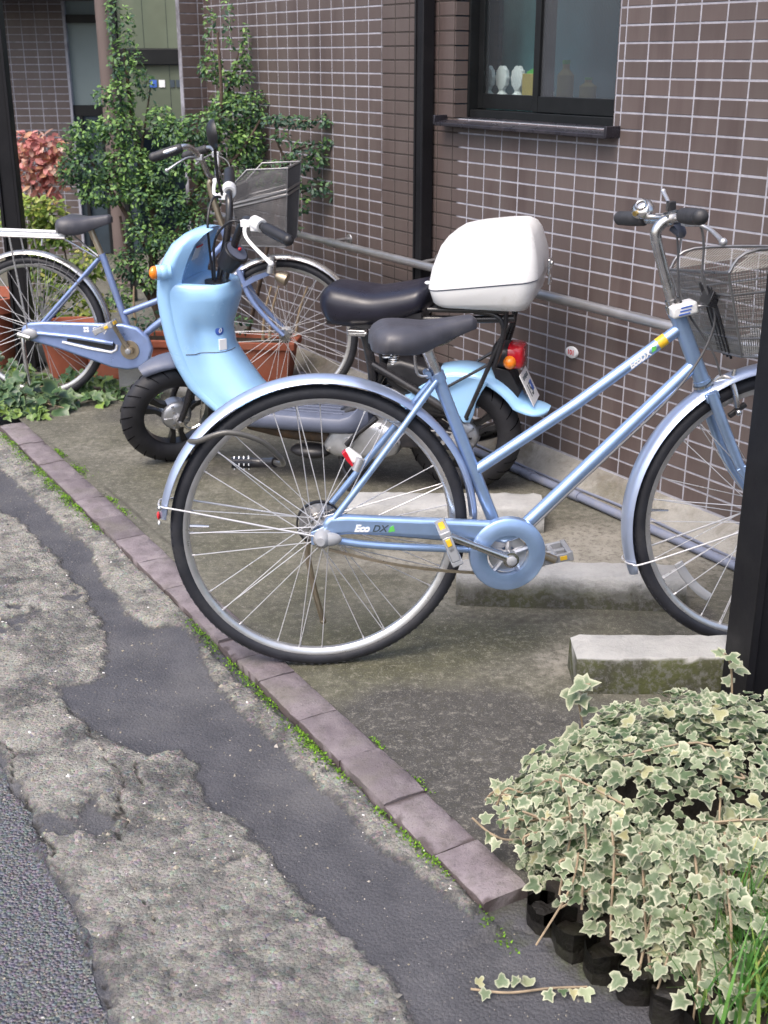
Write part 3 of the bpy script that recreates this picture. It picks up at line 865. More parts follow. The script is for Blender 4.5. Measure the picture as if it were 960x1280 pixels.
# gravel: loose chips and the aggregate standing proud of the worn skim
vv, ff, tt = [], [], []
def stone(p, r_, t, flat=1.0):
    q = V(*rng.uniform(0.7, 1.3, 3)) * r_ * V(1, 1, flat)
    a = rng.uniform(0, 2 * PI)
    i = len(vv)
    ca, sa = math.cos(a), math.sin(a)
    for d in ((ca, sa, 0), (-ca, -sa, 0), (-sa, ca, 0), (sa, -ca, 0), (0, 0, 1), (0, 0, -1)):
        vv.append(p + V(*d) * q * rng.uniform(0.8, 1.2) + V(*rng.normal(0, 0.15, 3)) * r_)
        tt.append(t)
    ff.extend([(i + a_, i + b_, i + c_) for a_, b_, c_ in ((0, 2, 4), (2, 1, 4), (1, 3, 4), (3, 0, 4), (2, 0, 5), (1, 2, 5), (3, 1, 5), (0, 3, 5))])
nU, nV = RX_.shape
for k in range(15000):
    iu, iv = int(rng.integers(80, nU - 120)), int(rng.integers(130, nV - 20))
    if RSK[iu, iv] > -0.004:
        t = float(np.clip(rng.normal(0.45, 0.25), 0, 1))
        if rng.random() < 0.04:
            t = 1.0
        stone(V(RX_[iu, iv], RY_[iu, iv], RZ_[iu, iv]), min(0.0062, 0.0016 * math.exp(abs(rng.normal(0, 0.55)))), t, 0.7)
    elif rng.random() < 0.75:
        stone(V(RX_[iu, iv], RY_[iu, iv], RZ_[iu, iv] + 0.0006), min(0.006, 0.00075 * math.exp(abs(rng.normal(0, 0.55)))), float(rng.uniform(0.2, 0.97)), 0.8)
def m_gravel():
    m, nt, b = base('mixed_gravel')
    a = attr(nt, 'tint')
    nt.links.new(ramp(nt, a.outputs['Fac'], [(0.0, (0.05, 0.052, 0.06)), (0.35, (0.13, 0.125, 0.115)), (0.6, (0.25, 0.225, 0.17)), (0.9, (0.34, 0.31, 0.27)), (1.0, (0.62, 0.61, 0.6))]), b.inputs['Base Color'])
    b.inputs['Roughness'].default_value = 0.8
    return m
M['gravel'] = m_gravel()
tag(link('gravel', fast_mesh('gravel', vv, ff, 'gravel', {'tint': tt})), kind='stuff')

# ------------------------------------------------------------------ tiled building
bld = thing('tiled_building', 'brown tiled building with white joints and a dark framed sliding window', 'building', (WO[0], WO[1], 0), (0, 0, R(WANG)))
C0, C1, H0, H1 = -31, 14, -14, 29
ZT = 1.534
WL, WR, WB, WT = -0.9, -0.03, 1.184, 2.034        # window opening
q = MB()
for (a, b, c, d) in ((-3.1, WL, 0.02, 2.234), (WL, WR, 0.02, WB), (WL, WR, WT, 2.234), (WR, 1.4, 0.02, 2.234)):
    q.box(((a + b) / 2, 0.074, (c + d) / 2), (b - a, 0.124, d - c))
q.build('wall_core', 'room_dark', bld, False)
vv, ff, st = [], [], []
xs = np.round(np.arange(-3.1, 1.4001, 0.05), 4)
zs = np.round(ZT - 0.05 * np.arange(H1 + 0.2, H0 - 0.001, -1), 4)
zs = np.concatenate([[0.06], ZT - 0.05 * np.arange(H1, H0 - 1, -1)])
for i in range(len(xs) - 1):
    for j in range(len(zs) - 1):
        xa, xb, za, zb = xs[i], xs[i + 1], zs[j], zs[j + 1]
        if xa >= WL - 1e-6 and xb <= 0.001 and za >= WB - 1e-6 and zb <= WT + 1e-6:
            if xb < -0.001:
                continue
            xa = WR
        k = len(vv)
        vv += [(xa, 0.0014, za), (xb, 0.0014, za), (xb, 0.0014, zb), (xa, 0.0014, zb)]
        ff.append((k, k + 1, k + 2, k + 3))
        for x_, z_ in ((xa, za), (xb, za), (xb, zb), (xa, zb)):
            s_ = min(1.0, max(0.0, (x_ + 1.47) / 0.14)) * min(1.0, max(0.0, (-0.80 - x_) / 0.12))  # grout darker in a band around the slim wall post
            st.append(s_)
link('wall', fast_mesh('wall', vv, ff, 'grout', {'dark_mask': st}), bld)

def tile_verts(w_, h_, y0=0.0, dep=0.007, ch=0.0012):
    a, b = w_ / 2, h_ / 2
    P = [(-a, dep, -b), (a, dep, -b), (a, dep, b), (-a, dep, b), (-a, y0 + ch, -b), (a, y0 + ch, -b), (a, y0 + ch, b), (-a, y0 + ch, b),
         (-a + ch, y0, -b + ch), (a - ch, y0, -b + ch), (a - ch, y0, b - ch), (-a + ch, y0, b - ch)]
    F = [(8, 9, 10, 11), (0, 1, 5, 4), (1, 2, 6, 5), (2, 3, 7, 6), (3, 0, 4, 7), (4, 5, 9, 8), (5, 6, 10, 9), (6, 7, 11, 10), (7, 4, 8, 11)]
    return np.array(P), np.array(F)
TV, TF = tile_verts(0.0942, 0.0442)
tme = fast_mesh('tile', TV, TF, 'tile')
cands = []
for c in range(C0, C1):
    for h in range(H0, H1):
        cx, cz = 0.1 * c + 0.05, ZT - 0.05 * h - 0.025
        w_ = 0.0942
        if WL - 1e-6 < 0.1 * c < 0 and 10 > 0 and WB - 1e-6 < cz < WT:
            if c != -1:
                continue
            cx, w_ = -0.014, 0.022
        p = wl(cx, 0, cz)
        d = p - V(0, 0, CAM_H)
        fw = V(0, math.cos(R(CAM_PITCH)), -math.sin(R(CAM_PITCH)))
        up = V(0, math.sin(R(CAM_PITCH)), math.cos(R(CAM_PITCH)))
        z = d @ fw
        px, py = 480 + 1500 * d[0] / z, 640 - 1500 * (d @ up) / z
        vis = -10 < px < 965 and -5 < py < 700 and w_ > 0.09
        cands.append((1 / z if vis else 0.0, cx, cz, w_))
cands.sort(reverse=True)
rv, rf = [], []
for k, (s_, cx, cz, w_) in enumerate(cands):
    if k < 300 and s_ > 0:
        o = link('tile', tme, bld)
        o.location = (cx, rng.normal(0, 0.0003), cz)
        o.rotation_euler = (rng.normal(0, 0.004), 0, rng.normal(0, 0.003))
    else:
        P = TV.copy()
        P[:, 0] *= w_ / 0.0942
        n0 = 12 * len(rv)
        rv.append(P + V(cx, rng.normal(0, 0.0002), cz))
        rf.append(TF + n0)
o = link('tile_field', fast_mesh('tile_field', np.concatenate(rv), np.concatenate(rf), 'tile'), bld)
o['kind'] = 'stuff'
# returns of the opening, one tile per course
q = MB()
for k in range(17):
    z = WB + 0.05 * k + 0.025
    for x, sx in ((WL, 1), (WR, -1)):
        q.box((x + sx * 0.0015, 0.031, z), (0.007, 0.056, 0.0445))
q.build('reveal_tiles', 'tile', bld, False, kind='stuff')

# footing that slopes out from under the tiles
q = MB()
prof = [(0.012, -0.03), (0.012, 0.078), (-0.012, 0.080), (-0.030, 0.060), (-0.058, 0.030), (-0.085, 0.010), (-0.115, 0.002), (-0.13, -0.03)]
rings = []
for k in range(60):
    x = -3.1 + 4.5 * k / 59
    rings.append([(x, y + rng.normal(0, 0.0012), z + rng.normal(0, 0.0012)) for y, z in prof])
q.loft(rings)
o = q.build('footing', 'footing', bld, ang=60)
set_attr(o, 'dark_mask', lambda c: max(0.0, 0.45 - 4 * abs(c[1] + 0.03) + 0.25 * math.sin(c[0] * 9)) + (0.25 if c[0] < -0.3 else 0.05))

# window: outer frame, two sliding sashes, two panes, sill
win = MB()
for (x, z, sx, sz) in ((WL + 0.008, 1.61, 0.016, 0.846), (WR - 0.008, 1.61, 0.016, 0.846), ((WL + WR) / 2, 2.02, WR - WL - 0.05, 0.024), ((WL + WR) / 2, 1.200, WR - WL - 0.05, 0.028)):
    win.box((x, 0.10, z), (sx, 0.082, sz))
window = win.build('window', 'frame_dark', bld, bevel=0.002)
def sash(x0, x1, y, glass, zb=1.217):
    s_ = MB()
    st_ = 0.030
    s_.box((x0 + st_ / 2, y, 1.612), (st_, 0.026, 0.79))
    s_.box((x1 - st_ / 2, y, 1.612), (st_, 0.026, 0.79))
    s_.box(((x0 + x1) / 2, y, zb + 0.026), (x1 - x0 - 2 * st_, 0.024, 0.052))
    s_.box(((x0 + x1) / 2, y, 1.985), (x1 - x0 - 2 * st_, 0.024, 0.044))
    s_.build('sash', 'frame_dark', window, bevel=0.0015)
    p_ = MB()
    p_.box(((x0 + x1) / 2, y + 0.002, 1.615), (x1 - x0 - 2 * st_ + 0.004, 0.005, 0.70))
    p_.build('pane', glass, window, False)
sash(-0.52, WR - 0.016, 0.078, 'frosted_glass')
sash(WL + 0.016, -0.478, 0.112, 'wired_glass')
q = MB()
q.prism([(-0.055, 1.158), (-0.055, 1.170), (0.058, 1.188), (0.058, 1.174), (0.006, 1.160)], (-0.945, 0, 0), (0, 1, 0), (0, 0, 1), (1, 0, 0), 0, 0.945)
q.box((-0.942, -0.012, 1.178), (0.012, 0.09, 0.034))
q.box((-0.003, -0.012, 1.178), (0.012, 0.09, 0.034))
q.build('sill', 'sill', window, bevel=0.002)
# the room behind the panes
q = MB()
q.box((-0.9, 1.0, 1.6), (2.6, 0.02, 1.4))
q.build('room_wall', 'curtain', bld, False)
q = MB()
n = 60
q.loft([[(-1.75 + 1.72 * i / n, 0.36 + 0.006 * math.sin(i * 1.3), z) for i in range(n + 1)] + [(-1.75 + 1.72 * i / n, 0.364 + 0.006 * math.sin(i * 1.3), z) for i in range(n, -1, -1)] for z in (1.24, 2.1)])
q.build('blind', 'curtain', bld)
q = MB()
q.box((-2.2, 0.62, 1.6), (0.02, 0.76, 1.4))
q.box((0.4, 0.62, 1.6), (0.02, 0.76, 1.4))
q.box((-0.9, 0.64, 0.9), (2.6, 0.7, 0.02))
q.box((-0.9, 0.22, 1.2445), (1.6, 0.17, 0.02))
q.build('room_lining', 'room_dark', bld, False)
q = MB()
q.box((-1.10, 0.31, 1.52), (0.13, 0.02, 0.36))
q.build('room_curtain', 'room_dark', bld, False)
# things on the inner window sill
def at_wall(x, y, z):
    return tuple(wl(x, y, z))
for k, (x, lab) in enumerate(((-0.942, 'white scalloped ornament in the window, nearest the left frame'), (-0.856, 'white scalloped ornament in the window, second from the left frame'), (-0.762, 'white scalloped ornament in the window, beside the yellow carton'))):
    t = thing('ornament', lab, 'ornament', at_wall(x, 0.19, 1.255), (0, 0, R(WANG)), 'white ornaments on the inner window sill')
    q = MB()
    q.lathe([(0.001, 0), (0.026, 0.001), (0.026, 0.006), (0.012, 0.020), (0.012, 0.026), (0.001, 0.026)], seg=18)
    q.build('foot', 'porcelain', t)
    q = MB()
    rings = []
    for yy, sc_ in ((-0.011, 0.72), (-0.008, 0.95), (0, 1.0), (0.008, 0.95), (0.011, 0.72)):
        rings.append([(math.cos(a) * 0.034 * sc_ * (1 + 0.05 * math.cos(10 * a)), yy, 0.068 + math.sin(a) * 0.043 * sc_ * (1 + 0.05 * math.cos(10 * a))) for a in np.linspace(0, 2 * PI, 40, endpoint=False)])
    q.loft(rings)
    q.build('disc', 'porcelain', t)
t = thing('carton', 'yellow green carton in the window against the middle sash bar', 'carton', at_wall(-0.685, 0.2, 1.255), (0, 0, R(WANG)))
q = MB(); q.box((0, 0, 0.042), (0.07, 0.05, 0.084)); q.build('box', 'ochre', t, bevel=0.002)
q = MB(); q.prism([(-0.035, 0.0842), (0.035, 0.0842), (0.035, 0.09), (0.0, 0.102), (-0.035, 0.09)], (0, -0.004, 0), (1, 0, 0), (0, 0, 1), (0, 1, 0), 0, 0.008); q.build('flap', 'green', t)
t = thing('jar', 'small blue jar with white label behind the hazy right pane', 'jar', at_wall(-0.59, 0.18, 1.255), (0, 0, R(WANG)))
q = MB(); q.lathe([(0.001, 0), (0.028, 0), (0.030, 0.004), (0.030, 0.042), (0.026, 0.05), (0.001, 0.05)], seg=20); q.build('body', 'blueprint', t)
q = MB(); q.lathe([(0.0306, 0.008), (0.0308, 0.026)], seg=20, caps=False); q.build('label', 'whiteprint', t)
for x, hgt, mt, lab in ((-0.52, 0.13, 'ochre', 'tall ochre bottle behind the hazy right pane'), (-0.40, 0.075, 'ochre', 'short ochre bottle behind the hazy right pane')):
    t = thing('bottle', lab, 'bottle', at_wall(x, 0.21, 1.255), (0, 0, R(WANG)))
    q = MB(); q.lathe([(0.001, 0), (0.027, 0), (0.029, 0.005), (0.029, hgt * 0.62), (0.012, hgt * 0.78), (0.012, hgt * 0.9), (0.001, hgt * 0.9)], seg=18); q.build('body', mt, t)
    q = MB(); q.lathe([(0.001, hgt * 0.9), (0.0135, hgt * 0.9), (0.0135, hgt), (0.001, hgt)], seg=14); q.build('cap', 'green', t)

# oval number plate on the wall
t = thing('number_plate', 'white oval plate reading 101 fixed to the brown tiles', 'plate', at_wall(-0.159, -0.004, 0.451), (0, 0, R(WANG)))
q = MB()
rings = []
for y, s_ in ((0.004, 0.97), (0.0, 1.0), (-0.004, 0.97), (-0.005, 0.9)):
    rings.append([(0.030 * s_ * math.cos(a), y, 0.020 * s_ * math.sin(a)) for a in np.linspace(0, 2 * PI, 32, endpoint=False)])
q.loft(rings)
q.build('oval', 'whiteprint', t)
text('numerals', '101', 0.024, 'redprint', t, (0, -0.0054, -0.0004), (1, 0, 0), (0, 0, 1), bold=0.0005, align='CENTER')

# handrail along the wall
t = thing('handrail', 'grey metal handrail fixed low along the brown tiled wall', 'handrail', at_wall(0, 0, 0), (0, 0, R(WANG)))
q = MB()
q.tube([(-1.66, -0.08, 0.642), (1.35, -0.08, 0.642)], 0.0165, 16)
q.build('rail', 'railmetal', t)
q = MB()
q.tube([(-2.95, -0.08, 0.642), (-1.69, -0.08, 0.642)], 0.013, 14)
q.build('rail', 'railmetal', t)
q = MB()
q.tube([(-1.70, -0.08, 0.642), (-1.645, -0.08, 0.642)], 0.0195, 16)
q.build('socket', 'railmetal', t)
for x in (-1.665, -2.75, -0.98, 0.62, 1.2):
    q = MB()
    q.tube(cr([(x, 0.002, 0.655), (x, -0.04, 0.655), (x, -0.072, 0.652)], 4), 0.007, 8)
    q.lathe([(0.001, 0.0), (0.022, 0.0), (0.020, 0.005), (0.001, 0.006)], (x, 0.0, 0.655), (0, -1, 0), 16)
    q.build('bracket', 'railmetal', t)

# pipe and thin cable lying along the foot of the wall
t = thing('ground_pipe', 'blue grey plastic pipe lying along the foot of the tiled wall', 'pipe', at_wall(0, 0, 0), (0, 0, R(WANG)))
q = MB()
q.tube([(-1.9, -0.132, 0.018), (-0.6, -0.130, 0.018), (0.1, -0.128, 0.017), (1.38, -0.133, 0.018)], 0.0145, 12)
q.build('conduit', 'pipe', t)
for x in (-0.21, 0.04):
    q = MB(); q.tube([(x - 0.025, -0.129, 0.0175), (x + 0.025, -0.129, 0.0175)], 0.0175, 12); q.build('coupling', 'pipe', t)
t = thing('wall_cable', 'thin grey cable running along the sloped footing above the pipe', 'cable', at_wall(0, 0, 0), (0, 0, R(WANG)))
q = MB()
q.tube(cr([(-1.6, -0.088, 0.0155), (-0.8, -0.080, 0.021), (-0.2, -0.086, 0.0165), (0.25, -0.078, 0.022), (0.7, -0.088, 0.0155), (1.3, -0.09, 0.015)], 6), 0.0048, 7)
q.build('sheath', 'pipe', t)

# dark carport posts
def post(label, loc, yaw, wd, dp, hgt, group='dark carport posts', rib=True):
    t = thing('carport_post', label, 'post', (loc[0], loc[1], 0), (0, 0, R(yaw)), group)
    q = MB()
    tw = wd * 0.16
    q.box((-wd / 2 + tw / 2, 0, hgt / 2), (tw, dp, hgt))
    q.box((wd / 2 - tw / 2, 0, hgt / 2), (tw, dp, hgt))
    q.box((0, -dp * 0.08, hgt / 2), (wd - 2 * tw - 0.001, dp * 0.62, hgt - 0.002))
    q.build('shaft', 'postmetal', t, bevel=0.0025)
    q = MB()
    q.box((0, 0, 0.006), (wd + 0.05, dp + 0.05, 0.012))
    for sx in (-1, 1):
        for sy in (-1, 1):
            q.lathe([(0.001, 0.012), (0.008, 0.012), (0.008, 0.02), (0.001, 0.02)], (sx * (wd / 2 + 0.012), sy * (dp / 2 + 0.012), 0), seg=6)
    q.build('base_plate', 'postmetal', t, False)
    return t
post('black carport post standing in the ivy at the right edge', (0.835, 2.375), 10, 0.115, 0.115, 2.6)
p_ = wl(-1.045, -0.034)
post('slim black carport post against the tiled wall beside the window', (p_[0], p_[1]), WANG, 0.062, 0.050, 2.6)
post('black carport post behind the rear bicycle at the left edge', (-1.70, 5.62), 4, 0.088, 0.09, 2.6)

# ------------------------------------------------------------------ parking stop blocks and planters
def stop_block(label, x, y, yaw, L, D, Hh, mat, stain_h, group=None, name='parking_stop'):
    q = MB()
    n = 26
    rings = []
    for i in range(n + 1):
        xx = L * i / n
        ins = 0.006 if i in (0, n) else 0
        rings.append([(xx, yy + rng.normal(0, 0.0012), zz + rng.normal(0, 0.0012)) for yy, zz in
                      ((ins, -0.02), (ins, Hh * 0.2), (ins + 0.003, Hh * 0.5), (ins + 0.005, Hh * 0.8), (ins + 0.008, Hh - 0.008), (ins + 0.015, Hh - ins * 0.5), (D * 0.35, Hh - ins * 0.5), (D * 0.65, Hh - ins * 0.5), (D - ins - 0.015, Hh - ins * 0.5), (D - ins - 0.008, Hh - 0.008), (D - ins, -0.02))])
    q.loft(rings)
    o = q.build(name, mat, None, ang=42)
    o.location = (x, y, 0)
    o.rotation_euler = (0, 0, R(yaw))
    tag(o, label, 'block', group)
    set_attr(o, 'dark_mask', lambda c: max(0.0, min(1.1, (stain_h - c[2]) / 0.05)) if c[2] < Hh - 0.006 else 0.0)
    return o
G = 'concrete wheel stops on the parking slab'
stop_block('concrete wheel stop under the front bicycle crank', 0.195, 2.965, -4.5, 0.615, 0.125, 0.09, 'concrete', 0.085, G)
stop_block('mossy concrete wheel stop beside the ivy and right post', 0.449, 2.475, 0.0, 0.62, 0.145, 0.088, 'concrete_mossy', 0.135, G)
stop_block('pale concrete wheel stop under the scooter rear wheel', -0.115, 3.50, -1.5, 0.615, 0.15, 0.085, 'concrete', 0.03, G)
stop_block('grey concrete block in front of the red planter', -1.165, 5.13, -2, 0.46, 0.16, 0.14, 'concrete', 0.05, None, 'concrete_block')

def trough(label, x, y, yaw, L, D, Hh):
    t = thing('planter', label, 'planter', (x, y, 0), (0, 0, R(yaw)))
    q = MB()
    q.loft([[(-L / 2 * s_, -D / 2 * s2, z), (L / 2 * s_, -D / 2 * s2, z), (L / 2 * s_, D / 2 * s2, z), (-L / 2 * s_, D / 2 * s2, z)] for s_, s2, z in
            ((0.93, 0.86, 0.0), (0.985, 0.97, Hh - 0.035), (1.02, 1.06, Hh - 0.034), (1.02, 1.06, Hh), (0.96, 0.90, Hh), (0.95, 0.88, Hh - 0.03))])
    q.build('trough', 'terracotta', t, False, bevel=0.006)
    q = MB(); q.box((0, 0, Hh - 0.026), (L * 0.945, D * 0.87, 0.012)); q.build('soil', 'soil', t, False)
trough('long red terracotta planter behind the scooter and rear bicycle', -0.89, 5.47, -6, 0.98, 0.20, 0.19)
def pot(label, x, y, r_, hgt, tilt=0):
    t = thing('flower_pot', label, 'pot', (x, y, 0), (0, 0, 0))
    q = MB()
    q.lathe([(0.001, 0), (r_ * 0.7, 0), (r_ * 0.93, hgt * 0.8), (r_ * 1.06, hgt * 0.8), (r_ * 1.08, hgt), (r_ * 0.95, hgt), (r_ * 0.92, hgt * 0.85), (0.001, hgt * 0.85)], seg=36)
    q.build('shell', 'terracotta', t)
    q = MB(); q.lathe([(0.001, hgt * 0.87), (r_ * 0.93, hgt * 0.865)], seg=30, caps=False); q.build('soil', 'soil', t)
pot('big round terracotta pot at the left edge behind the rear wheel', -1.93, 5.72, 0.20, 0.34)
pot('terracotta pot seen through the rear bicycle back wheel', -1.46, 5.52, 0.15, 0.24)

# ------------------------------------------------------------------ entrance behind the shrub
def frontal_tiles(x0, x1, z0, z1):
    vv, ff = [], []
    TV2, TF2 = tile_verts(0.0942, 0.0442)
    nx, nz = int(round((x1 - x0) / 0.1)), int(round((z1 - z0) / 0.05))
    for i in range(nx):
        for j in range(nz):
            ff.append(TF2 + 12 * len(vv))
            vv.append(TV2 + V(x0 + 0.1 * i + 0.05, rng.normal(0, 0.0002), z0 + 0.05 * j + 0.025))
    return np.concatenate(vv), np.concatenate(ff)
ent = thing('entrance_wall', 'brown tiled wall beside the entrance at the far left', 'wall', (-3.4, 9.2, 0))
q = MB(); q.box((-1.03, 0.1, 1.2), (4.33, 0.197, 2.4))
o = q.build('wall', 'grout', ent, False)
set_attr(o, 'dark_mask', lambda c: 0.42)
a, b = frontal_tiles(-3.2, 1.1, 0.0, 2.4)
o = link('tile_field', fast_mesh('tile_field', a, b, 'tile'), ent); o['kind'] = 'stuff'
o.location = (0.02, 0, 0)

ret = thing('return_wall', 'narrow grey tiled pier where the long wall meets the entrance', 'wall', at_wall(-3.1, 0, 0), (0, 0, R(WANG + 90)))
q = MB(); q.box((0.10, 0.0215, 1.2), (0.46, 0.040, 2.4)); o = q.build('wall', 'grout', ret, False)
set_attr(o, 'dark_mask', lambda c: 0.47)
a, b = frontal_tiles(-0.13, 0.17, 0.0, 2.4)
o = link('tile_field', fast_mesh('tile_field', a, b, 'tile'), ret); o['kind'] = 'stuff'

scn = thing('entrance_screen', 'dark framed glazed entrance screen behind the shrub', 'window', (-1.53, 7.35, 0))
q = MB()
for x in (0.0, 0.45): q.box((x, 0, 1.2), (0.03, 0.06, 2.4))
q.box((0.225, 0.002, 1.40), (0.418, 0.07, 0.085))
q.box((0.225, 0.002, 0.98), (0.418, 0.05, 0.05))
q.build('frame', 'frame_dark', scn, False, bevel=0.003)
for x0, x1 in ((0.017, 0.160), (0.163, 0.295), (0.298, 0.433)):
    for z0, z1 in ((1.445, 2.38), (1.007, 1.355)):
        q = MB(); q.box(((x0 + x1) / 2, 0.004, (z0 + z1) / 2), (x1 - x0, 0.012, z1 - z0))
        q.build('pane', 'hallglass', scn, False)
for k, (x, wd) in enumerate(((0.20, 0.04), (0.25, 0.035), (0.31, 0.025), (0.345, 0.025), (0.40, 0.045))):
    q = MB(); q.box((x, -0.0055, 1.255), (wd, 0.004, 0.04)); q.build('sticker', ('blueprint', 'whiteprint', 'darkprint', 'darkprint', 'whiteprint')[k], scn, False)
colm = thing('entrance_column', 'slim beige round column left of the glazed entrance', 'column', (-1.70, 7.9, 0))
q = MB(); q.lathe([(0.056, 0.0), (0.056, 2.5)], seg=24); q.build('shaft', 'column', colm)
q = MB(); q.lathe([(0.08, 0.0), (0.08, 0.02), (0.06, 0.03)], seg=24); q.build('base', 'column', colm)
door = thing('entrance_door', 'pale panel door with black rails beyond the column', 'door', (-2.27, 9.25, 0))
q = MB(); q.box((0.2, 0.02, 1.2), (0.46, 0.03, 2.4)); q.build('panel', 'palewall', door, False)
for z, h_ in ((1.655, 0.055), (1.035, 0.075)):
    q = MB(); q.box((0.2, -0.01, z), (0.46, 0.03, h_)); q.build('rail', 'frame_dark', door, False)
for x in (0.06, 0.21, 0.34):
    q = MB(); q.box((x, -0.03, 0.5), (0.022, 0.03, 0.99)); q.build('bar', 'frame_dark', door, False)
q = MB(); q.box((0.2, -0.012, 0.5), (0.46, 0.006, 0.99)); q.build('dark_glass', 'room_dark', door, False)
bm_ = MB(); bm_.box((-2.75, 8.7, 1.83), (1.98, 0.12, 0.16))
roof_ = MB(); roof_.box((-2.9, 9.75, 1.96), (2.6, 2.0, 0.06))
tag(roof_.build('canopy_roof', 'postmetal', None, False), 'flat dark canopy roof over the far entrance', 'canopy')
tag(bm_.build('canopy_beam', 'postmetal', None, False, bevel=0.004), 'black canopy beam over the far entrance', 'beam')
q = MB(); q.box((-1.6, 10.6, 1.3), (6.5, 0.2, 2.6))
tag(q.build('back_wall', 'room_dark', None, False), 'dark wall at the very back of the entrance', 'wall')

# ------------------------------------------------------------------ bicycles
def steer_matrix(o, axis, th):
    o = Vector(o)
    return Matrix.Translation(o) @ Matrix.Rotation(th, 4, Vector(axis).normalized()) @ Matrix.Translation(-o)

def xf(mt, pts):
    return [np.array(mt @ Vector(p)) for p in pts]

_spoke = {}
def spoke_mesh(side, dirn, rh, rr, key):
    k = (key, side, dirn)
    if k not in _spoke:
        q = MB()
        a = R(46) * dirn
        p0 = V(rh, side * 0.028, 0)
        p1 = V(rr * math.cos(a), side * 0.005, rr * math.sin(a))
        q.tube([p0, p1], 0.00125, 5, False)
        q.tube([p1 + (p0 - p1) * 0.035, p1], 0.0022, 6, False)
        _spoke[k] = q.mesh('spoke', 'spoke')
    return _spoke[k]

def bike_wheel(parent, c, Rw, mt=None, rear=True, phase=0.1, rim='rim', tyre='tyre'):
    tr = 0.0175
    rr = Rw - 0.031
    q = MB()
    prof = [(rr - 0.013, -0.006), (rr - 0.010, -0.0105), (rr + 0.003, -0.0130), (rr + 0.006, -0.0125), (rr + 0.006, -0.011), (rr - 0.002, -0.010), (rr - 0.004, 0.0), (rr - 0.002, 0.010),
            (rr + 0.006, 0.011), (rr + 0.006, 0.0125), (rr + 0.003, 0.0130), (rr - 0.010, 0.0105), (rr - 0.013, 0.006), (rr - 0.0145, 0.0), (rr - 0.013, -0.006)]
    q.lathe(prof, (0, 0, 0), (0, 1, 0), 96)
    wobj = q.build('wheel', rim, parent, ang=50)
    m0 = Matrix.Translation(Vector(c))
    wobj.matrix_local = (mt @ m0) if mt is not None else m0
    q = MB()
    prof = []
    for k in range(15):
        a = R(-138 + 276 * k / 14)
        prof.append((Rw - tr + tr * math.cos(a) * (1.0 if abs(a) > 0.9 else 1.0), tr * 1.02 * math.sin(a)))
    q.lathe(prof, (0, 0, 0), (0, 1, 0), 120)
    for k in range(110):                                     # block tread on the shoulders
        a = 2 * PI * k / 110
        d, t_ = V(math.cos(a), 0, math.sin(a)), V(-math.sin(a), 0, math.cos(a))
        for s_ in (-1, 1):
            b = R(38)
            n_ = d * math.cos(b) + V(0, s_, 0) * math.sin(b)
            q.box(d * (Rw - tr) + n_ * (tr + 0.0004), (0.0024, 0.0085, 0.0022), (n_, t_ * 0.9 + V(0, s_, 0) * 0.3, np.cross(n_, t_)))
    q.build('tyre', tyre, wobj, ang=50)
    hb = 0.022 if rear else 0.014
    q = MB()
    q.lathe([(0.004, -0.055), (0.0045, -0.036), (0.024, -0.034), (0.026, -0.030), (0.024, -0.027), (hb, -0.024), (hb * 0.8, 0), (hb, 0.024), (0.024, 0.027), (0.026, 0.030), (0.024, 0.034), (0.0045, 0.036), (0.004, 0.055)], (0, 0, 0), (0, 1, 0), 20)
    q.build('hub', 'chrome', wobj)
    i = 0
    for side in (-1, 1):
        for dirn in (-1, 1):
            me = spoke_mesh(side, dirn, 0.024, rr - 0.010, Rw)
            for k in range(9):
                o = link('spoke', me, wobj)
                o.rotation_euler = (0, phase + 2 * PI * (k / 9 + (0.25 if side > 0 else 0) / 9 + (0.5 if dirn > 0 else 0) / 9) + (0.02 if dirn > 0 else -0.02), 0)
    q = MB()
    a = R(176)
    d = V(math.cos(a), 0, math.sin(a))
    q.tube([d * (rr - 0.014), d * (rr - 0.046)], [0.0042, 0.0036], 8)
    q.tube([d * (rr - 0.046), d * (rr - 0.058)], 0.003, 8)
    q.build('valve', 'chrome', wobj)
    return wobj, rr

def mudguard(name, parent, c, Rg, a0, a1, mat, wd=0.054, mt=None, tip=True):
    q = MB()
    rings = []
    n = 56
    for i in range(n + 1):
        a = R(a0 + (a1 - a0) * i / n)
        d = V(math.cos(a), 0, math.sin(a))
        e = min(1.0, min(i, n - i) / 1.6 + 0.55)
        outer, inner = [], []
        for k in range(9):
            b = R(-78 + 156 * k / 8)
            y = math.sin(b) * wd / 2 * e
            h = (math.cos(b) - 1) * 0.019
            outer.append(V(*c) + d * (Rg + h) + V(0, y, 0))
            inner.append(V(*c) + d * (Rg + h - 0.0014) + V(0, y * 0.96, 0))
        ring = outer + inner[::-1]
        rings.append(xf(mt, ring) if mt is not None else ring)
    q.loft(rings)
    return q.build(name, mat, parent, ang=55)

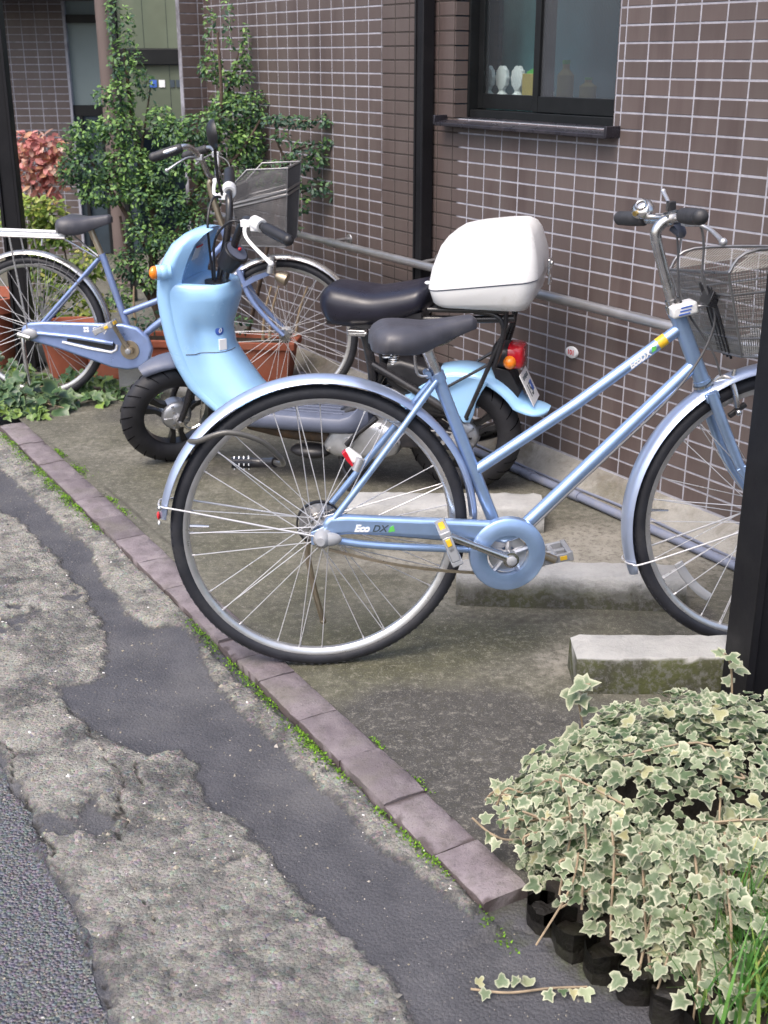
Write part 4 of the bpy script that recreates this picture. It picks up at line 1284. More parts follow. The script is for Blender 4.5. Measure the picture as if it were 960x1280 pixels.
def saddle(parent, x0, x1, ztop, wd, depth, mat='saddle', tilt=0.0):
    """comfort saddle from the rear x0 to the nose x1"""
    ws = [(0.0, 0.42, 0.55), (0.04, 0.72, 0.85), (0.12, 0.94, 1.05), (0.25, 1.0, 1.15), (0.40, 0.88, 1.15), (0.55, 0.64, 1.0), (0.70, 0.43, 0.85), (0.85, 0.32, 0.7), (0.95, 0.25, 0.6), (1.0, 0.12, 0.4)]
    tops = [(0.0, -0.022), (0.05, -0.006), (0.15, 0.003), (0.3, 0.0), (0.5, -0.008), (0.75, -0.004), (0.95, -0.002), (1.0, -0.012)]
    q = MB()
    rings = []
    for t in np.concatenate([np.linspace(0, 0.12, 6), np.linspace(0.16, 0.9, 14), np.linspace(0.93, 1.0, 5)]):
        wv = np.interp(t, [a for a, _, _ in ws], [b for _, b, _ in ws]) * wd / 2
        dv = np.interp(t, [a for a, _, _ in ws], [b for _, _, b in ws]) * depth
        zt = ztop + np.interp(t, [a for a, _ in tops], [b for _, b in tops]) + tilt * (t - 0.5)
        x = x0 + (x1 - x0) * t
        ring = []
        for (yy, zz) in ((0, -0.006), (0.35, -0.001), (0.62, 0.0), (0.84, -0.10), (0.97, -0.32), (1.0, -0.6), (0.93, -0.92), (0.84, -1.0)):
            ring.append((x, wv * yy, zt + dv * zz))
        ring = ring + [(x, wv * 0.5, zt - dv * 0.72)] + [(x, -wv * 0.5, zt - dv * 0.72)] + [(a, -b, c_) for a, b, c_ in ring[::-1]][:-1]
        rings.append(ring)
    q.loft(rings)
    return q.build('saddle', mat, parent, ang=70, sub=1)

def grip(parent, a, b, mat='grip', r=0.0155, name='grip'):
    a, b = V(*a), V(*b)
    q = MB()
    n = 22
    pts = [a + (b - a) * i / n for i in range(n + 1)]
    rad = [r * (0.86 if i == 0 else (1.10 if i >= n - 1 else 1.0 + 0.05 * (i % 2) + 0.10 * math.sin(PI * i / n))) for i in range(n + 1)]
    q.tube(pts, rad, 16)
    q.ball(b, r * 1.08, 14, 8)
    return q.build(name, mat, parent, ang=60)

def chain_disc(q, c, r0, r1, y0, y1, seg=40):
    q.lathe([(r0, y0), (r1 - 0.006, y0), (r1, y0 + 0.004), (r1, y1), (r0 + 0.004, y1), (r0, y1 - 0.004), (r0, y0)], c, (0, 1, 0), seg)

def pedal(parent, c, ax, crank, clear=True):
    """ax: pedal tilt in the xz plane"""
    c = V(*c)
    u = V(math.cos(ax), 0, math.sin(ax))
    w_ = V(-math.sin(ax), 0, math.cos(ax))
    y = V(0, 1, 0)
    q = MB()
    for s_ in (-1, 1):
        q.box(c + u * 0.037 * s_, (0.014, 0.088, 0.026), (u, y, w_))
        q.box(c + y * 0.040 * s_, (0.064, 0.010, 0.022), (u, y, w_))
    q.tube([c - y * 0.045, c + y * 0.045], 0.009, 10)
    q.box(c, (0.064, 0.012, 0.016), (u, y, w_))
    o = q.build('pedal', 'lens_clear' if clear else 'grip', crank, bevel=0.003)
    for s_ in (-1, 1):
        q = MB()
        q.box(c + u * 0.0445 * s_ , (0.004, 0.040, 0.013), (u, y, w_))
        q.build('pedal_reflector', 'yellow', o, bevel=0.001)
    q = MB()
    q.box(c - y * 0.0455 + u * 0.018, (0.018, 0.003, 0.011), (u, y, w_))
    q.build('pedal_reflector', 'yellow', o, bevel=0.001)

def crank_arm(parent, bb, end, y, mat='chrome'):
    q = MB()
    a, b = V(bb[0], y, bb[1]), V(end[0], y * 1.18, end[1])
    pts = [a, a + (b - a) * 0.25, a + (b - a) * 0.6, b]
    q.tube(pts, [0.0135, 0.0105, 0.0088, 0.0105], 12)
    q.lathe([(0.001, -0.014), (0.018, -0.014), (0.019, 0.010), (0.001, 0.012)], a, (0, math.copysign(1, y), 0), 18)
    o = q.build('crank', mat, parent, ang=50)
    q = MB()
    q.lathe([(0.001, 0.012), (0.0115, 0.012), (0.0125, 0.016), (0.009, 0.0185), (0.001, 0.019)], a, (0, math.copysign(1, y), 0), 18)
    q.build('dust_cap', 'lens_clear', o)
    return o

def wire_face(q, A, B, C, D, nu, nv, r, seg=3, bulge=None):
    """patch with corners A-B along the top, D-C along the bottom"""
    A, B, C, D = [V(*p) for p in (A, B, C, D)]
    P = lambda u, v: (A * (1 - u) + B * u) * (1 - v) + (D * (1 - u) + C * u) * v
    for i in range(nu + 1):
        q.tube([P(i / nu, j / 3) for j in range(4)], r, seg, False)
    for j in range(nv + 1):
        q.tube([P(i / 3, j / nv) for i in range(4)], r, seg, False)

# ---- the bicycle in front
B1 = thing('bicycle', 'silver blue bicycle standing in front, with grey saddle and wire basket', 'bicycle', (-0.149, 2.628, 0.0), (R(-1.2), 0, R(6)))
Rw = 0.35
HA = V(0.826, 0, 0.845); HB = V(0.902, 0, 0.680)
AX = (HA - HB) / np.linalg.norm(HA - HB)
ST = steer_matrix(HB, AX, R(3))
wr, rr = bike_wheel(B1, (0, 0, Rw), Rw, None, True, 0.1)
wf, _ = bike_wheel(B1, (1.10, 0, Rw), Rw, ST, False, 0.25)
BB = V(0.440, 0, 0.290); SC = V(0.272, 0, 0.715)
def tubes(parts, name, mat, parent, **k):
    q = MB()
    for pts, r in parts:
        q.tube(pts, r, 16)
    return q.build(name, mat, parent, **k)
S2B = lambda t: BB + (SC - BB) * t
frame = tubes([([S2B(-0.02), SC], 0.0150)], 'frame', 'paint', B1)
tubes([([S2B(0.45), V(0.60, 0, 0.637), HA + AX * -0.035], [0.0135, 0.0138, 0.0138])], 'top_tube', 'paint', frame)
tubes([([BB + V(0.01, 0, 0.012), HB + AX * 0.052], 0.0155)], 'down_tube', 'paint', frame)
tubes([([HB, HA], 0.0185), ([HA - AX * 0.004, HA + AX * 0.006], 0.0205), ([HB, HB + AX * 0.008], 0.0205)], 'head_tube', 'paint', frame)
for s_ in (-1, 1):
    tubes([(cr([V(-0.004, s_ * 0.058, 0.352), V(0.12, s_ * 0.050, 0.325), V(0.34, s_ * 0.036, 0.300), BB + V(-0.005, s_ * 0.02, 0.002)], 5), 0.0090)], 'chain_stay', 'paint', frame)
    tubes([(cr([V(0.0, s_ * 0.056, 0.358), V(0.13, s_ * 0.042, 0.523), V(0.255, s_ * 0.018, 0.686), V(0.268, s_ * 0.012, 0.700)], 5), 0.0078)], 'seat_stay', 'paint', frame)
    q = MB()
    q.prism([(-0.025, 0.335), (0.012, 0.33), (0.03, 0.345), (0.03, 0.372), (0.005, 0.378), (-0.025, 0.365)], (0, s_ * 0.056, 0), (1, 0, 0), (0, 0, 1), (0, 1, 0), -0.0025, 0.0025)
    q.build('dropout', 'paint', frame, bevel=0.001)
tubes([([BB - V(0, 0.036, 0), BB + V(0, 0.036, 0)], 0.0205)], 'bottom_bracket', 'paint', frame)
# bolts, stickers and lettering on the frame tubes
TD = (HA + AX * -0.035) - V(0.60, 0, 0.637); TD = TD / np.linalg.norm(TD)
TU = np.cross(V(0, -1, 0), TD)
tp = lambda d: HA + AX * -0.035 - TD * d
q = MB(); q.tube([tp(0.068), tp(0.045)], 0.01405, 18, False); q.build('yellow_band', 'yellow', frame)
text('lettering', 'EcoDX', 0.019, 'whiteprint', frame, tp(0.150) + V(0, -0.0141, 0), TD, TU, 0.25, 0.0008)
q = MB(); q.prism([(0, 0), (0.012, 0.0), (0.016, 0.008), (0.006, 0.012)], tp(0.088) + V(0, -0.0139, -0.004), TD, TU, (0, -1, 0), 0, 0.0008); q.build('leaf_print', 'green', frame)
# seat post, clamp and saddle
sp_ = tubes([([SC - V(-0.005, 0, 0.01), SC + (SC - BB) * 0.155], 0.0128)], 'seat_post', 'chrome', B1)
q = MB()
q.tube([SC + (SC - BB) * -0.035, SC + (SC - BB) * 0.012], 0.0185, 18)
q.tube([SC + V(-0.022, -0.016, 0.004), SC + V(-0.022, 0.016, 0.004)], 0.0085, 12)
q.build('seat_clamp', 'paint', B1)
q = MB(); q.tube(cr([SC + V(-0.024, -0.018, 0.002), SC + V(-0.048, -0.020, 0.012), SC + V(-0.052, -0.02, 0.085), SC + V(-0.03, -0.022, 0.10)], 5), 0.0035, 8); q.build('clamp_lever', 'chrome', B1)
sd = saddle(B1, 0.118, 0.362, 0.842, 0.21, 0.052, 'saddle', 0.022)
q = MB()
for s_ in (-1, 1):
    q.tube(cr([(0.15, s_ * 0.05, 0.792), (0.20, s_ * 0.03, 0.787), (0.28, s_ * 0.022, 0.790), (0.34, s_ * 0.012, 0.825)], 5), 0.0035, 8)
q.lathe([(0.001, -0.03), (0.016, -0.03), (0.018, 0.0), (0.016, 0.03), (0.001, 0.03)], (0.245, 0, 0.787), (0, 1, 0), 16)
q.build('saddle_rail', 'chrome', sd)
for s_ in (-1, 1):
    q = MB()
    q.tube([(0.155 + 0.012 * math.cos(a), s_ * 0.055 + 0.012 * math.sin(a), 0.768 + 0.0035 * a / PI) for a in np.linspace(0, 8 * PI, 60)], 0.0022, 6)
    q.build('spring', 'chrome', sd)
# mudguards and stays
g1 = mudguard('rear_mudguard', B1, (0, 0, Rw), Rw + 0.025, 173, 2, 'guard', 0.064)
g2 = mudguard('front_mudguard', B1, (1.10, 0, Rw), Rw + 0.025, 202, 38, 'guard', 0.064, mt=ST)
for s_ in (-1, 1):
    tubes([(cr([V(-0.372, s_ * 0.006, 0.432), V(-0.362, s_ * 0.030, 0.430), V(-0.30, s_ * 0.042, 0.420), V(0.0, s_ * 0.060, 0.352)], 6), 0.0024)], 'stay', 'spoke', g1)
    tubes([(xf(ST, cr([V(0.737, s_ * 0.006, 0.245), V(0.745, s_ * 0.030, 0.247), V(0.79, s_ * 0.042, 0.255), V(1.10, s_ * 0.050, 0.348)], 6)), 0.0024)], 'stay', 'spoke', g2)
q = MB(); q.ball((-0.368, -0.030, 0.428), 0.006, 10, 6); q.build('stay_bolt', 'chrome', g1)
q = MB(); q.ball((-0.374, -0.006, 0.402), (0.004, 0.007, 0.010), 12, 8); q.build('red_mark', 'redprint', g1)
q = MB(); q.ball((-0.3735, -0.006, 0.384), (0.003, 0.006, 0.006), 12, 8); q.build('white_mark', 'whiteprint', g1)
# chain guard with its ring, chain, cranks
q = MB()
top = [(0.000, 0.352), (0.004, 0.388), (0.018, 0.402), (0.060, 0.402), (0.30, 0.382), (0.40, 0.373), (0.445, 0.376)]
q.prism(top + [(0.48, 0.355), (0.47, 0.330), (0.43, 0.318), (0.40, 0.325), (0.36, 0.328), (0.30, 0.335), (0.12, 0.352), (0.06, 0.356)], (0, 0, 0), (1, 0, 0), (0, 0, 1), (0, 1, 0), -0.062, -0.034)
cg = q.build('chain_guard', 'paint', B1, bevel=0.011, bseg=4)
q = MB()
chain_disc(q, (0.438, 0, 0.292), 0.050, 0.091, -0.068, -0.044)
q.build('guard_ring', 'paint', cg, ang=50, bevel=0.002)
q = MB(); q.lathe([(0.050, -0.0684), (0.058, -0.0695), (0.068, -0.0695), (0.074, -0.0684)], (0.438, 0, 0.292), (0, 1, 0), 40, caps=False); q.build('ring_rib', 'paint', cg)
text('lettering', 'Eco', 0.023, 'whiteprint', cg, (0.075, -0.0623, 0.372), (1, 0, -0.05), (0.05, 0, 1), 0.3, 0.0012)
text('lettering', 'DX', 0.023, 'darkprint', cg, (0.1165, -0.0623, 0.370), (1, 0, -0.05), (0.05, 0, 1), 0.3, 0.0004)
q = MB(); q.prism([(0, 0), (0.016, 0.002), (0.012, 0.016), (0.004, 0.012)], (0.154, -0.0620, 0.360), (1, 0, 0), (0, 0, 1), (0, -1, 0), 0, 0.0012); q.build('leaf_print', 'green', cg)
q = MB()
q.lathe([(0.020, -0.052), (0.046, -0.052), (0.046, -0.048), (0.020, -0.048), (0.020, -0.052)], (BB[0], 0, BB[2]), (0, 1, 0), 36)
for k in range(5):
    a = 2 * PI * k / 5 + 0.3
    q.tube([(BB[0], -0.054, BB[2]), (BB[0] + 0.05 * math.cos(a), -0.052, BB[2] + 0.05 * math.sin(a))], 0.0075, 8)
q.build('chainring', 'alu', B1)
q = MB()
n = 46
for i in range(n):
    t = i / (n - 1)
    p_ = V(0.02 + 0.36 * t, -0.052, 0.318 - 0.075 * t * 1.0 - 0.012 * math.sin(PI * t))
    q.box(p_, (0.0088, 0.003 if i % 2 else 0.0055, 0.0066), ((0.975, 0, -0.2), (0, 1, 0), (0.2, 0, 0.975)))
q.build('chain', 'gold', B1, False)
c1 = crank_arm(B1, (BB[0], BB[2]), (0.292, 0.358), -0.085)
pedal(B1, (0.282, -0.150, 0.362), R(112), c1)
c2 = crank_arm(B1, (BB[0], BB[2]), (0.592, 0.212), 0.075, 'gold')
pedal(B1, (0.597, 0.135, 0.212), R(10), c2)
# rear hub cover, brake drum, stand, reflector, lock
q = MB(); q.lathe([(0.001, -0.020), (0.010, -0.020), (0.020, -0.008), (0.023, 0.012), (0.001, 0.014)], (0.0, -0.070, 0.352), (0.25, 1, 0), 20); q.ball((0.014, -0.072, 0.352), (0.032, 0.014, 0.017), 16, 10); q.build('axle_cover', 'lens_clear', B1)
q = MB(); q.lathe([(0.052, 0.034), (0.056, 0.034), (0.056, 0.046), (0.052, 0.046), (0.052, 0.034)], (0, 0, 0.352), (0, 1, 0), 36); q.build('brake_drum', 'black', B1)
q = MB(); q.lathe([(0.004, 0.040), (0.050, 0.042)], (0, 0, 0.352), (0, 1, 0), 36, caps=False); q.build('drum_face', 'chrome', B1)
q = MB()
q.tube(cr([(-0.012, 0.062, 0.335), (-0.030, 0.070, 0.285), (-0.018, 0.085, 0.18), (0.005, 0.10, 0.072)], 5), [0.0095] * 5 + [0.0075] * 11, 10)
q.ball((0.006, 0.1005, 0.068), 0.009, 10, 6)
q.box((-0.015, 0.062, 0.315), (0.03, 0.012, 0.045))
q.build('kickstand', 'gold', B1)
rf_ = V(0.075, -0.052, 0.530)
q = MB(); q.prism([(0.018, -0.008), (0.026, 0.010), (-0.004, 0.034), (-0.018, 0.024), (-0.008, 0.006)], rf_ + V(-0.004, 0.012, -0.002), (1, 0, 0), (0, 0, 1), (0, 1, 0), -0.010, 0.006)
ro = q.build('reflector', 'porcelain', B1, bevel=0.002)
q = MB(); q.prism([(-0.0205, 0.0245), (-0.0115, 0.0315), (0.004, 0.0), (0.014, -0.010), (0.008, -0.014), (-0.008, 0.004)], rf_ + V(-0.005, 0.0105, -0.004), (1, 0, 0), (0, 0, 1), (0, 1, 0), -0.011, 0.0065); q.build('red_lens', 'lens_red', ro, bevel=0.001)
q = MB(); q.tube([rf_ + V(0.006, 0.0, -0.020), rf_ + V(0.018, 0, 0.008)], 0.011, 12); q.build('reflector_clip', 'alu', ro)
# fork, stem, bars
fk = MB()
q = MB()
CR = HB - AX * 0.018
q.tube([HB - AX * 0.004, CR - AX * 0.006], [0.019, 0.022], 16)
q.box(CR - AX * 0.012, (0.034, 0.075, 0.022), (V(-AX[2], 0, AX[0]) * -1, V(0, 1, 0), AX))
fork = MB(); fork.v = [tuple(p) for p in xf(ST, q.v)]; fork.f = q.f
fork = fork.build('fork', 'paint', B1, bevel=0.004)
for s_ in (-1, 1):
    pts = cr([CR + V(0, s_ * 0.034, 0), CR - AX * 0.12 + V(0, s_ * 0.038, 0), CR - AX * 0.22 + V(0.004, s_ * 0.043, 0), V(1.052, s_ * 0.047, 0.402), V(1.10, s_ * 0.05, 0.352)], 5)
    n = len(pts)
    tubes([(xf(ST, pts), [0.0135 - 0.0065 * (i / (n - 1)) ** 1.3 for i in range(n)])], 'fork_blade', 'paint', fork)
q = MB(); q.tube([HA + AX * 0.006, HA + AX * 0.022], 0.0205, 18); q.tube([HA + AX * 0.022, HA + AX * 0.036], 0.0165, 16); q.tube([HB - AX * 0.001, HB - AX * 0.007], 0.024, 18); q.build('headset', 'chrome', B1, ang=40, kind='stuff')
hl = HA + AX * 0.008
q = MB(); q.box(hl + V(0.012, -0.008, 0.004), (0.062, 0.050, 0.030), (V(0.97, 0, 0.22), V(0, 1, 0), V(-0.22, 0, 0.97)))
lk = q.build('steering_lock', 'white', B1, bevel=0.007, bseg=3)
for k in range(3):
    q = MB(); q.box(hl + V(0.010 + 0.0018 * k, -0.0335, -0.004 + 0.008 * k), (0.026, 0.0012, 0.0032), (V(0.97, 0, 0.22), V(0, 1, 0), V(-0.22, 0, 0.97))); q.build('blue_stripe', 'blueprint', lk)
stemp = cr([HA + AX * 0.03, V(0.792, 0, 0.93), V(0.7665, 0, 1.005), V(0.764, 0, 1.030), V(0.778, 0, 1.048), V(0.796, 0, 1.056)], 6)
tubes([(stemp, 0.0125), ([V(0.799, -0.024, 1.061), V(0.796, 0.024, 1.052)], 0.0175)], 'stem', 'chrome', B1, ang=50)
bar = tubes([(cr([V(0.778, -0.215, 1.082), V(0.782, -0.14, 1.076), V(0.797, -0.05, 1.064), V(0.798, 0.0, 1.056), V(0.794, 0.05, 1.050), V(0.780, 0.12, 1.044), V(0.752, 0.215, 1.036)], 6), 0.0112)], 'handlebar', 'chrome', B1)
grip(bar, (0.781, -0.115, 1.0745), (0.778, -0.228, 1.083))
grip(bar, (0.775, 0.125, 1.0435), (0.750, 0.232, 1.035))
def lever(parent, piv, mid, tip, mat='alu', r=0.006):
    q = MB()
    pts = cr([piv, mid, tip], 6)
    n = len(pts)
    q.tube(pts, [r * (1.25 - 0.5 * math.sin(PI * i / (n - 1)) * 0.6) for i in range(n)], 10, flat=0.75)
    q.ball(tip, r * 1.5, 12, 8)
    q.box(V(*piv), (0.030, 0.026, 0.022))
    return q.build('brake_lever', mat, parent, ang=60, bevel=0.002)
lever(bar, (0.808, -0.085, 1.060), (0.838, -0.13, 1.046), (0.836, -0.215, 1.030))
lever(bar, (0.806, 0.085, 1.048), (0.835, 0.115, 1.062), (0.846, 0.215, 1.098), r=0.0045)
q = MB()
q.box((0.800, 0.020, 1.082), (0.018, 0.020, 0.022)); q.tube([(0.800, 0.02, 1.06), (0.800, 0.02, 1.088)], 0.007, 10); q.build('shifter', 'black', bar, bevel=0.003)
q = MB()
q.lathe([(0.001, 0.012), (0.016, 0.010), (0.025, 0.002), (0.027, -0.006), (0.025, -0.008), (0.001, -0.006)], (0.770, 0.130, 1.068), (-0.5, -0.55, 0.65), 24)
q.lathe([(0.010, 0.0125), (0.013, 0.0145), (0.016, 0.0105)], (0.770, 0.130, 1.068), (-0.5, -0.55, 0.65), 20, caps=False)
q.tube([(0.772, 0.128, 1.045), (0.771, 0.130, 1.064)], 0.006, 8)
bl = q.build('bell', 'chrome', bar)
q = MB(); q.tube([(0.748, 0.118, 1.056), (0.756, 0.125, 1.058)], 0.006, 8); q.build('striker', 'brass', bl)
q = MB(); q.tube(cr([(0.800, -0.030, 1.050), (0.812, -0.028, 1.035), (0.822, 0.0, 1.022), (0.806, 0.02, 1.035)], 5), 0.009, 10); q.build('lever_bracket', 'slate', bar)
# cables
def cable(parent, pts, r=0.0026, mat='cable'):
    q = MB(); q.tube(cr(pts, 8), r, 8); return q.build('cable', mat, parent)
cable(B1, [(0.815, -0.085, 1.052), (0.840, -0.070, 1.045), (0.852, -0.065, 1.00), (0.858, -0.060, 0.93), (0.892, -0.058, 0.86), (0.893, -0.048, 0.80), (0.862, -0.034, 0.72), (0.80, -0.026, 0.635), (0.70, -0.024, 0.535), (0.60, -0.022, 0.437), (0.50, -0.022, 0.338)], 0.0028)
cable(B1, [(0.812, 0.085, 1.044), (0.838, 0.05, 1.02), (0.830, 0.03, 0.95), (0.848, 0.02, 0.86), (0.915, 0.0, 0.76), (0.945, -0.005, 0.69)])
cable(B1, [(0.812, 0.02, 1.04), (0.822, 0.02, 1.00), (0.832, 0.022, 0.90), (0.850, 0.03, 0.80), (0.868, 0.028, 0.72), (0.72, 0.022, 0.56), (0.50, 0.022, 0.34)], 0.0024)
tubes([([HA + V(0.012, -0.01, 0.012), V(0.905, -0.04, 0.872)], 0.004)], 'basket_stay', 'wire', B1)
# front brake and lamp bracket
q = MB()
q.tube(xf(ST, cr([(0.925, 0.0, 0.672), (0.942, -0.006, 0.690), (0.962, -0.02, 0.685), (0.972, -0.032, 0.650), (0.978, -0.030, 0.625)], 5)), 0.0052, 8, flat=1.5)
q.tube(xf(ST, cr([(0.925, 0.0, 0.672), (0.945, 0.006, 0.690), (0.962, 0.03, 0.680), (0.975, 0.034, 0.640)], 5)), 0.0052, 8, flat=1.5)
q.tube(xf(ST, [(0.915, 0, 0.676), (0.945, 0, 0.684)]), 0.008, 10)
q.tube(xf(ST, [(0.968, -0.014, 0.688), (0.972, -0.014, 0.712)]), 0.005, 8)
br = q.build('front_brake', 'chrome', B1)
q = MB(); q.box(np.array(ST @ Vector((0.985, -0.0185, 0.615))), (0.048, 0.011, 0.012), ((0.8, 0, 0.6), (0, 1, 0), (-0.6, 0, 0.8))); q.build('brake_pad', 'rubberpad', br, bevel=0.002)
q = MB(); q.ball(np.array(ST @ Vector((0.984, -0.030, 0.612))), 0.008, 10, 6); q.build('pad_bolt', 'chrome', br)
q = MB(); q.prism(xf(Matrix.Identity(4), [(0, 0, 0)]) and [(0.985, 0.478), (1.0, 0.46), (1.075, 0.498), (1.082, 0.52), (1.072, 0.53), (1.05, 0.512)], (0, 0, 0), (1, 0, 0), (0, 0, 1), (0, 1, 0), -0.052, -0.046)
lb = q.build('lamp_bracket', 'paint', B1, bevel=0.001)
q = MB(); q.tube([(1.078, -0.064, 0.52), (1.092, -0.062, 0.57)], [0.016, 0.013], 14); q.tube([(1.092, -0.062, 0.57), (1.094, -0.062, 0.58)], 0.010, 12); q.build('dynamo', 'white', lb, ang=50)
q = MB(); q.lathe([(0.001, -0.03), (0.020, -0.028), (0.030, -0.005), (0.032, 0.012), (0.001, 0.016)], (1.135, 0.0, 0.545), (1, 0, 0.1), 22); q.build('headlamp', 'alu', lb)
# spoke reflector of the front wheel
q = MB()
ang0 = R(222)
rp = [V(0, 0, 0) + V(math.cos(ang0 + t), 0, math.sin(ang0 + t)) * (0.255) + V(0, -0.006, 0) for t in np.linspace(-0.26, 0.26, 8)]
q.tube(rp, 0.012, 8, flat=0.30, up=(0, 1, 0))
q.build('spoke_reflector', 'lens_clear', wf, bevel=0.001)
# wire basket
TN, TF_ = V(0.866, -0.185, 0.962), V(0.866, 0.185, 0.917)
FN, FF = V(1.205, -0.195, 1.008), V(1.205, 0.195, 0.965)
bN, bF = V(0.930, -0.145, 0.772), V(0.930, 0.145, 0.737)
cN, cF = V(1.165, -0.150, 0.762), V(1.165, 0.150, 0.727)
SNu, SFu = V(0.925, -0.188, 1.010), V(0.925, 0.188, 0.966)
q = MB()
wire_face(q, TN, TF_, bF, bN, 54, 16, 0.00085)
wire_face(q, FN, FF, cF, cN, 54, 16, 0.00085)
wire_face(q, TN, FN, cN, bN, 50, 16, 0.00085)
wire_face(q, TF_, FF, cF, bF, 50, 16, 0.00085)
wire_face(q, bN, bF, cF, cN, 40, 34, 0.0009)
wire_face(q, SNu, FN, FN + V(0, 0, -0.001), TN, 40, 2, 0.0008)
wire_face(q, SFu, FF, FF + V(0, 0, -0.001), TF_, 40, 2, 0.0008)
bk = MB()
bk.tube(cr([TN, SNu, FN, FN + V(0.004, 0.02, 0.0), FF + V(0.004, -0.02, 0), FF, SFu, TF_], 5), 0.0034, 8)
bk.tube([TN, TF_], 0.0034, 8)
for (a, b) in ((TN, bN), (TF_, bF), (FN, cN), (FF, cF)):
    bk.tube([a, b], 0.0030, 8)
bk.tube([bN, bF, cF, cN], 0.003, 8, closed=True)
for f_ in (0.26, 0.78):
    L4 = [TN + (bN - TN) * f_, TF_ + (bF - TF_) * f_, FF + (cF - FF) * f_, FN + (cN - FN) * f_]
    bk.tube(L4, 0.0026, 8, closed=True)
basket = bk.build('basket', 'wire', B1)
q.build('wire_mesh', 'wiremesh', basket, False, kind='stuff')
q = MB()
MBv = (TN + TF_) / 2
for k in range(4):
    y = -0.055 + 0.022 * k
    q.tube([V(0.871, y - 0.02, 0.915), V(0.905, y - 0.02, 0.83), V(0.935, y - 0.02, 0.752)], 0.0036, 7)
q.box(V(0.880, -0.055, 0.888), (0.020, 0.058, 0.034), ((0.94, 0, -0.33), (0, 1, 0), (0.33, 0, 0.94)))
q.build('basket_bracket', 'blackmetal', basket, bevel=0.002)
q = MB(); q.tube(cr([V(0.93, -0.14, 0.775), V(1.05, -0.15, 0.772), V(1.165, -0.15, 0.770)], 4), 0.004, 8); q.build('bottom_rail', 'chrome', basket)

# cable lock threaded round the back wheel (rests on the bicycle: a thing of its own)
cl = thing('cable_lock', 'dark grey cable lock looped round the front bicycle back wheel', 'bicycle lock', (-0.36, 2.62, 0.53), (0, 0, R(6)))
q = MB()
lp = cr([(-0.075, 0.10, -0.03), (-0.085, 0.02, 0.035), (-0.060, -0.055, 0.062), (0.005, -0.072, 0.085), (0.075, -0.062, 0.062), (0.118, -0.03, 0.012), (0.128, 0.04, -0.03), (0.11, 0.12, -0.052)], 7)
q.tube(lp, 0.0066, 10)
q.build('hose', 'lockhose', cl)
q = MB(); q.tube(cr([(0.11, 0.12, -0.052), (0.08, 0.145, -0.060), (0.055, 0.15, -0.060)], 5), 0.013, 12); q.build('lock_end', 'blackmetal', cl)
q = MB(); q.tube([(0.055, 0.15, -0.060), (0.005, 0.148, -0.058)], 0.0135, 14)
for k in range(4):
    q.tube([(0.050 - 0.0115 * k, 0.15, -0.060), (0.043 - 0.0115 * k, 0.1497, -0.0598)], 0.0148, 14)
dl = q.build('dial', 'blackmetal', cl, ang=40)
for k in range(4):
    for j in range(6):
        a = 2 * PI * j / 6 + k
        d = V(0, math.cos(a), math.sin(a))
        q = MB(); q.box(V(0.0465 - 0.0115 * k, 0.1498, -0.0599) + d * 0.0149, (0.003, 0.004, 0.0006 + 0.0045), (V(1, 0, 0), d, np.cross(V(1, 0, 0), d)))
        q.build('digit', 'whiteprint', dl, False)

# ---- the bicycle behind the scooter
B2 = thing('bicycle', 'older blue bicycle at the left behind the scooter, with rear rack and full chain case', 'bicycle', (-1.4895, 5.0817, 0.0), (0, 0, R(-5.1)))
Rw2 = 0.308
HA2, HB2 = V(0.838, 0, 0.730), V(0.893, 0, 0.590)
AX2 = (HA2 - HB2) / np.linalg.norm(HA2 - HB2)
bike_wheel(B2, (0, 0, Rw2), Rw2, None, True, 0.4)
wf2, _ = bike_wheel(B2, (1.08, 0, Rw2), Rw2, None, False, 0.1)
BB2, SC2 = V(0.425, 0, 0.240), V(0.316, 0, 0.630)
fr2 = tubes([([BB2, SC2], 0.0145)], 'frame', 'paint_old', B2)
tubes([(cr([BB2 + (SC2 - BB2) * 0.36, V(0.46, 0, 0.408), V(0.58, 0, 0.46), V(0.72, 0, 0.565), HA2 - AX2 * 0.035], 6), 0.0125)], 'top_tube', 'paint_old', fr2)
tubes([(cr([BB2, V(0.52, 0, 0.33), V(0.70, 0, 0.455), HB2 + AX2 * 0.03], 6), 0.0142)], 'down_tube', 'paint_old', fr2)
tubes([([HB2, HA2], 0.0175), ([HA2, HA2 + AX2 * 0.02], 0.018)], 'head_tube', 'paint_old', fr2)
for s_ in (-1, 1):
    tubes([([V(0, s_ * 0.056, 0.308), V(0.2, s_ * 0.045, 0.285), BB2 + V(0, s_ * 0.02, 0.03)], 0.009)], 'chain_stay', 'paint_old', fr2)
    tubes([(cr([V(0.02, s_ * 0.054, 0.315), V(0.16, s_ * 0.04, 0.46), V(0.305, s_ * 0.015, 0.612)], 5), 0.0078)], 'seat_stay', 'paint_old', fr2)
tubes([([SC2 - V(0, 0, 0.01), V(0.277, 0, 0.728)], 0.0125)], 'seat_post', 'gold', B2)
s2 = saddle(B2, 0.142, 0.372, 0.786, 0.20, 0.062, 'saddle', 0.012)
mudguard('rear_mudguard', B2, (0, 0, Rw2), Rw2 + 0.028, 186, 0, 'steel_guard')
mudguard('front_mudguard', B2, (1.08, 0, Rw2), Rw2 + 0.024, 175, 40, 'steel_guard')
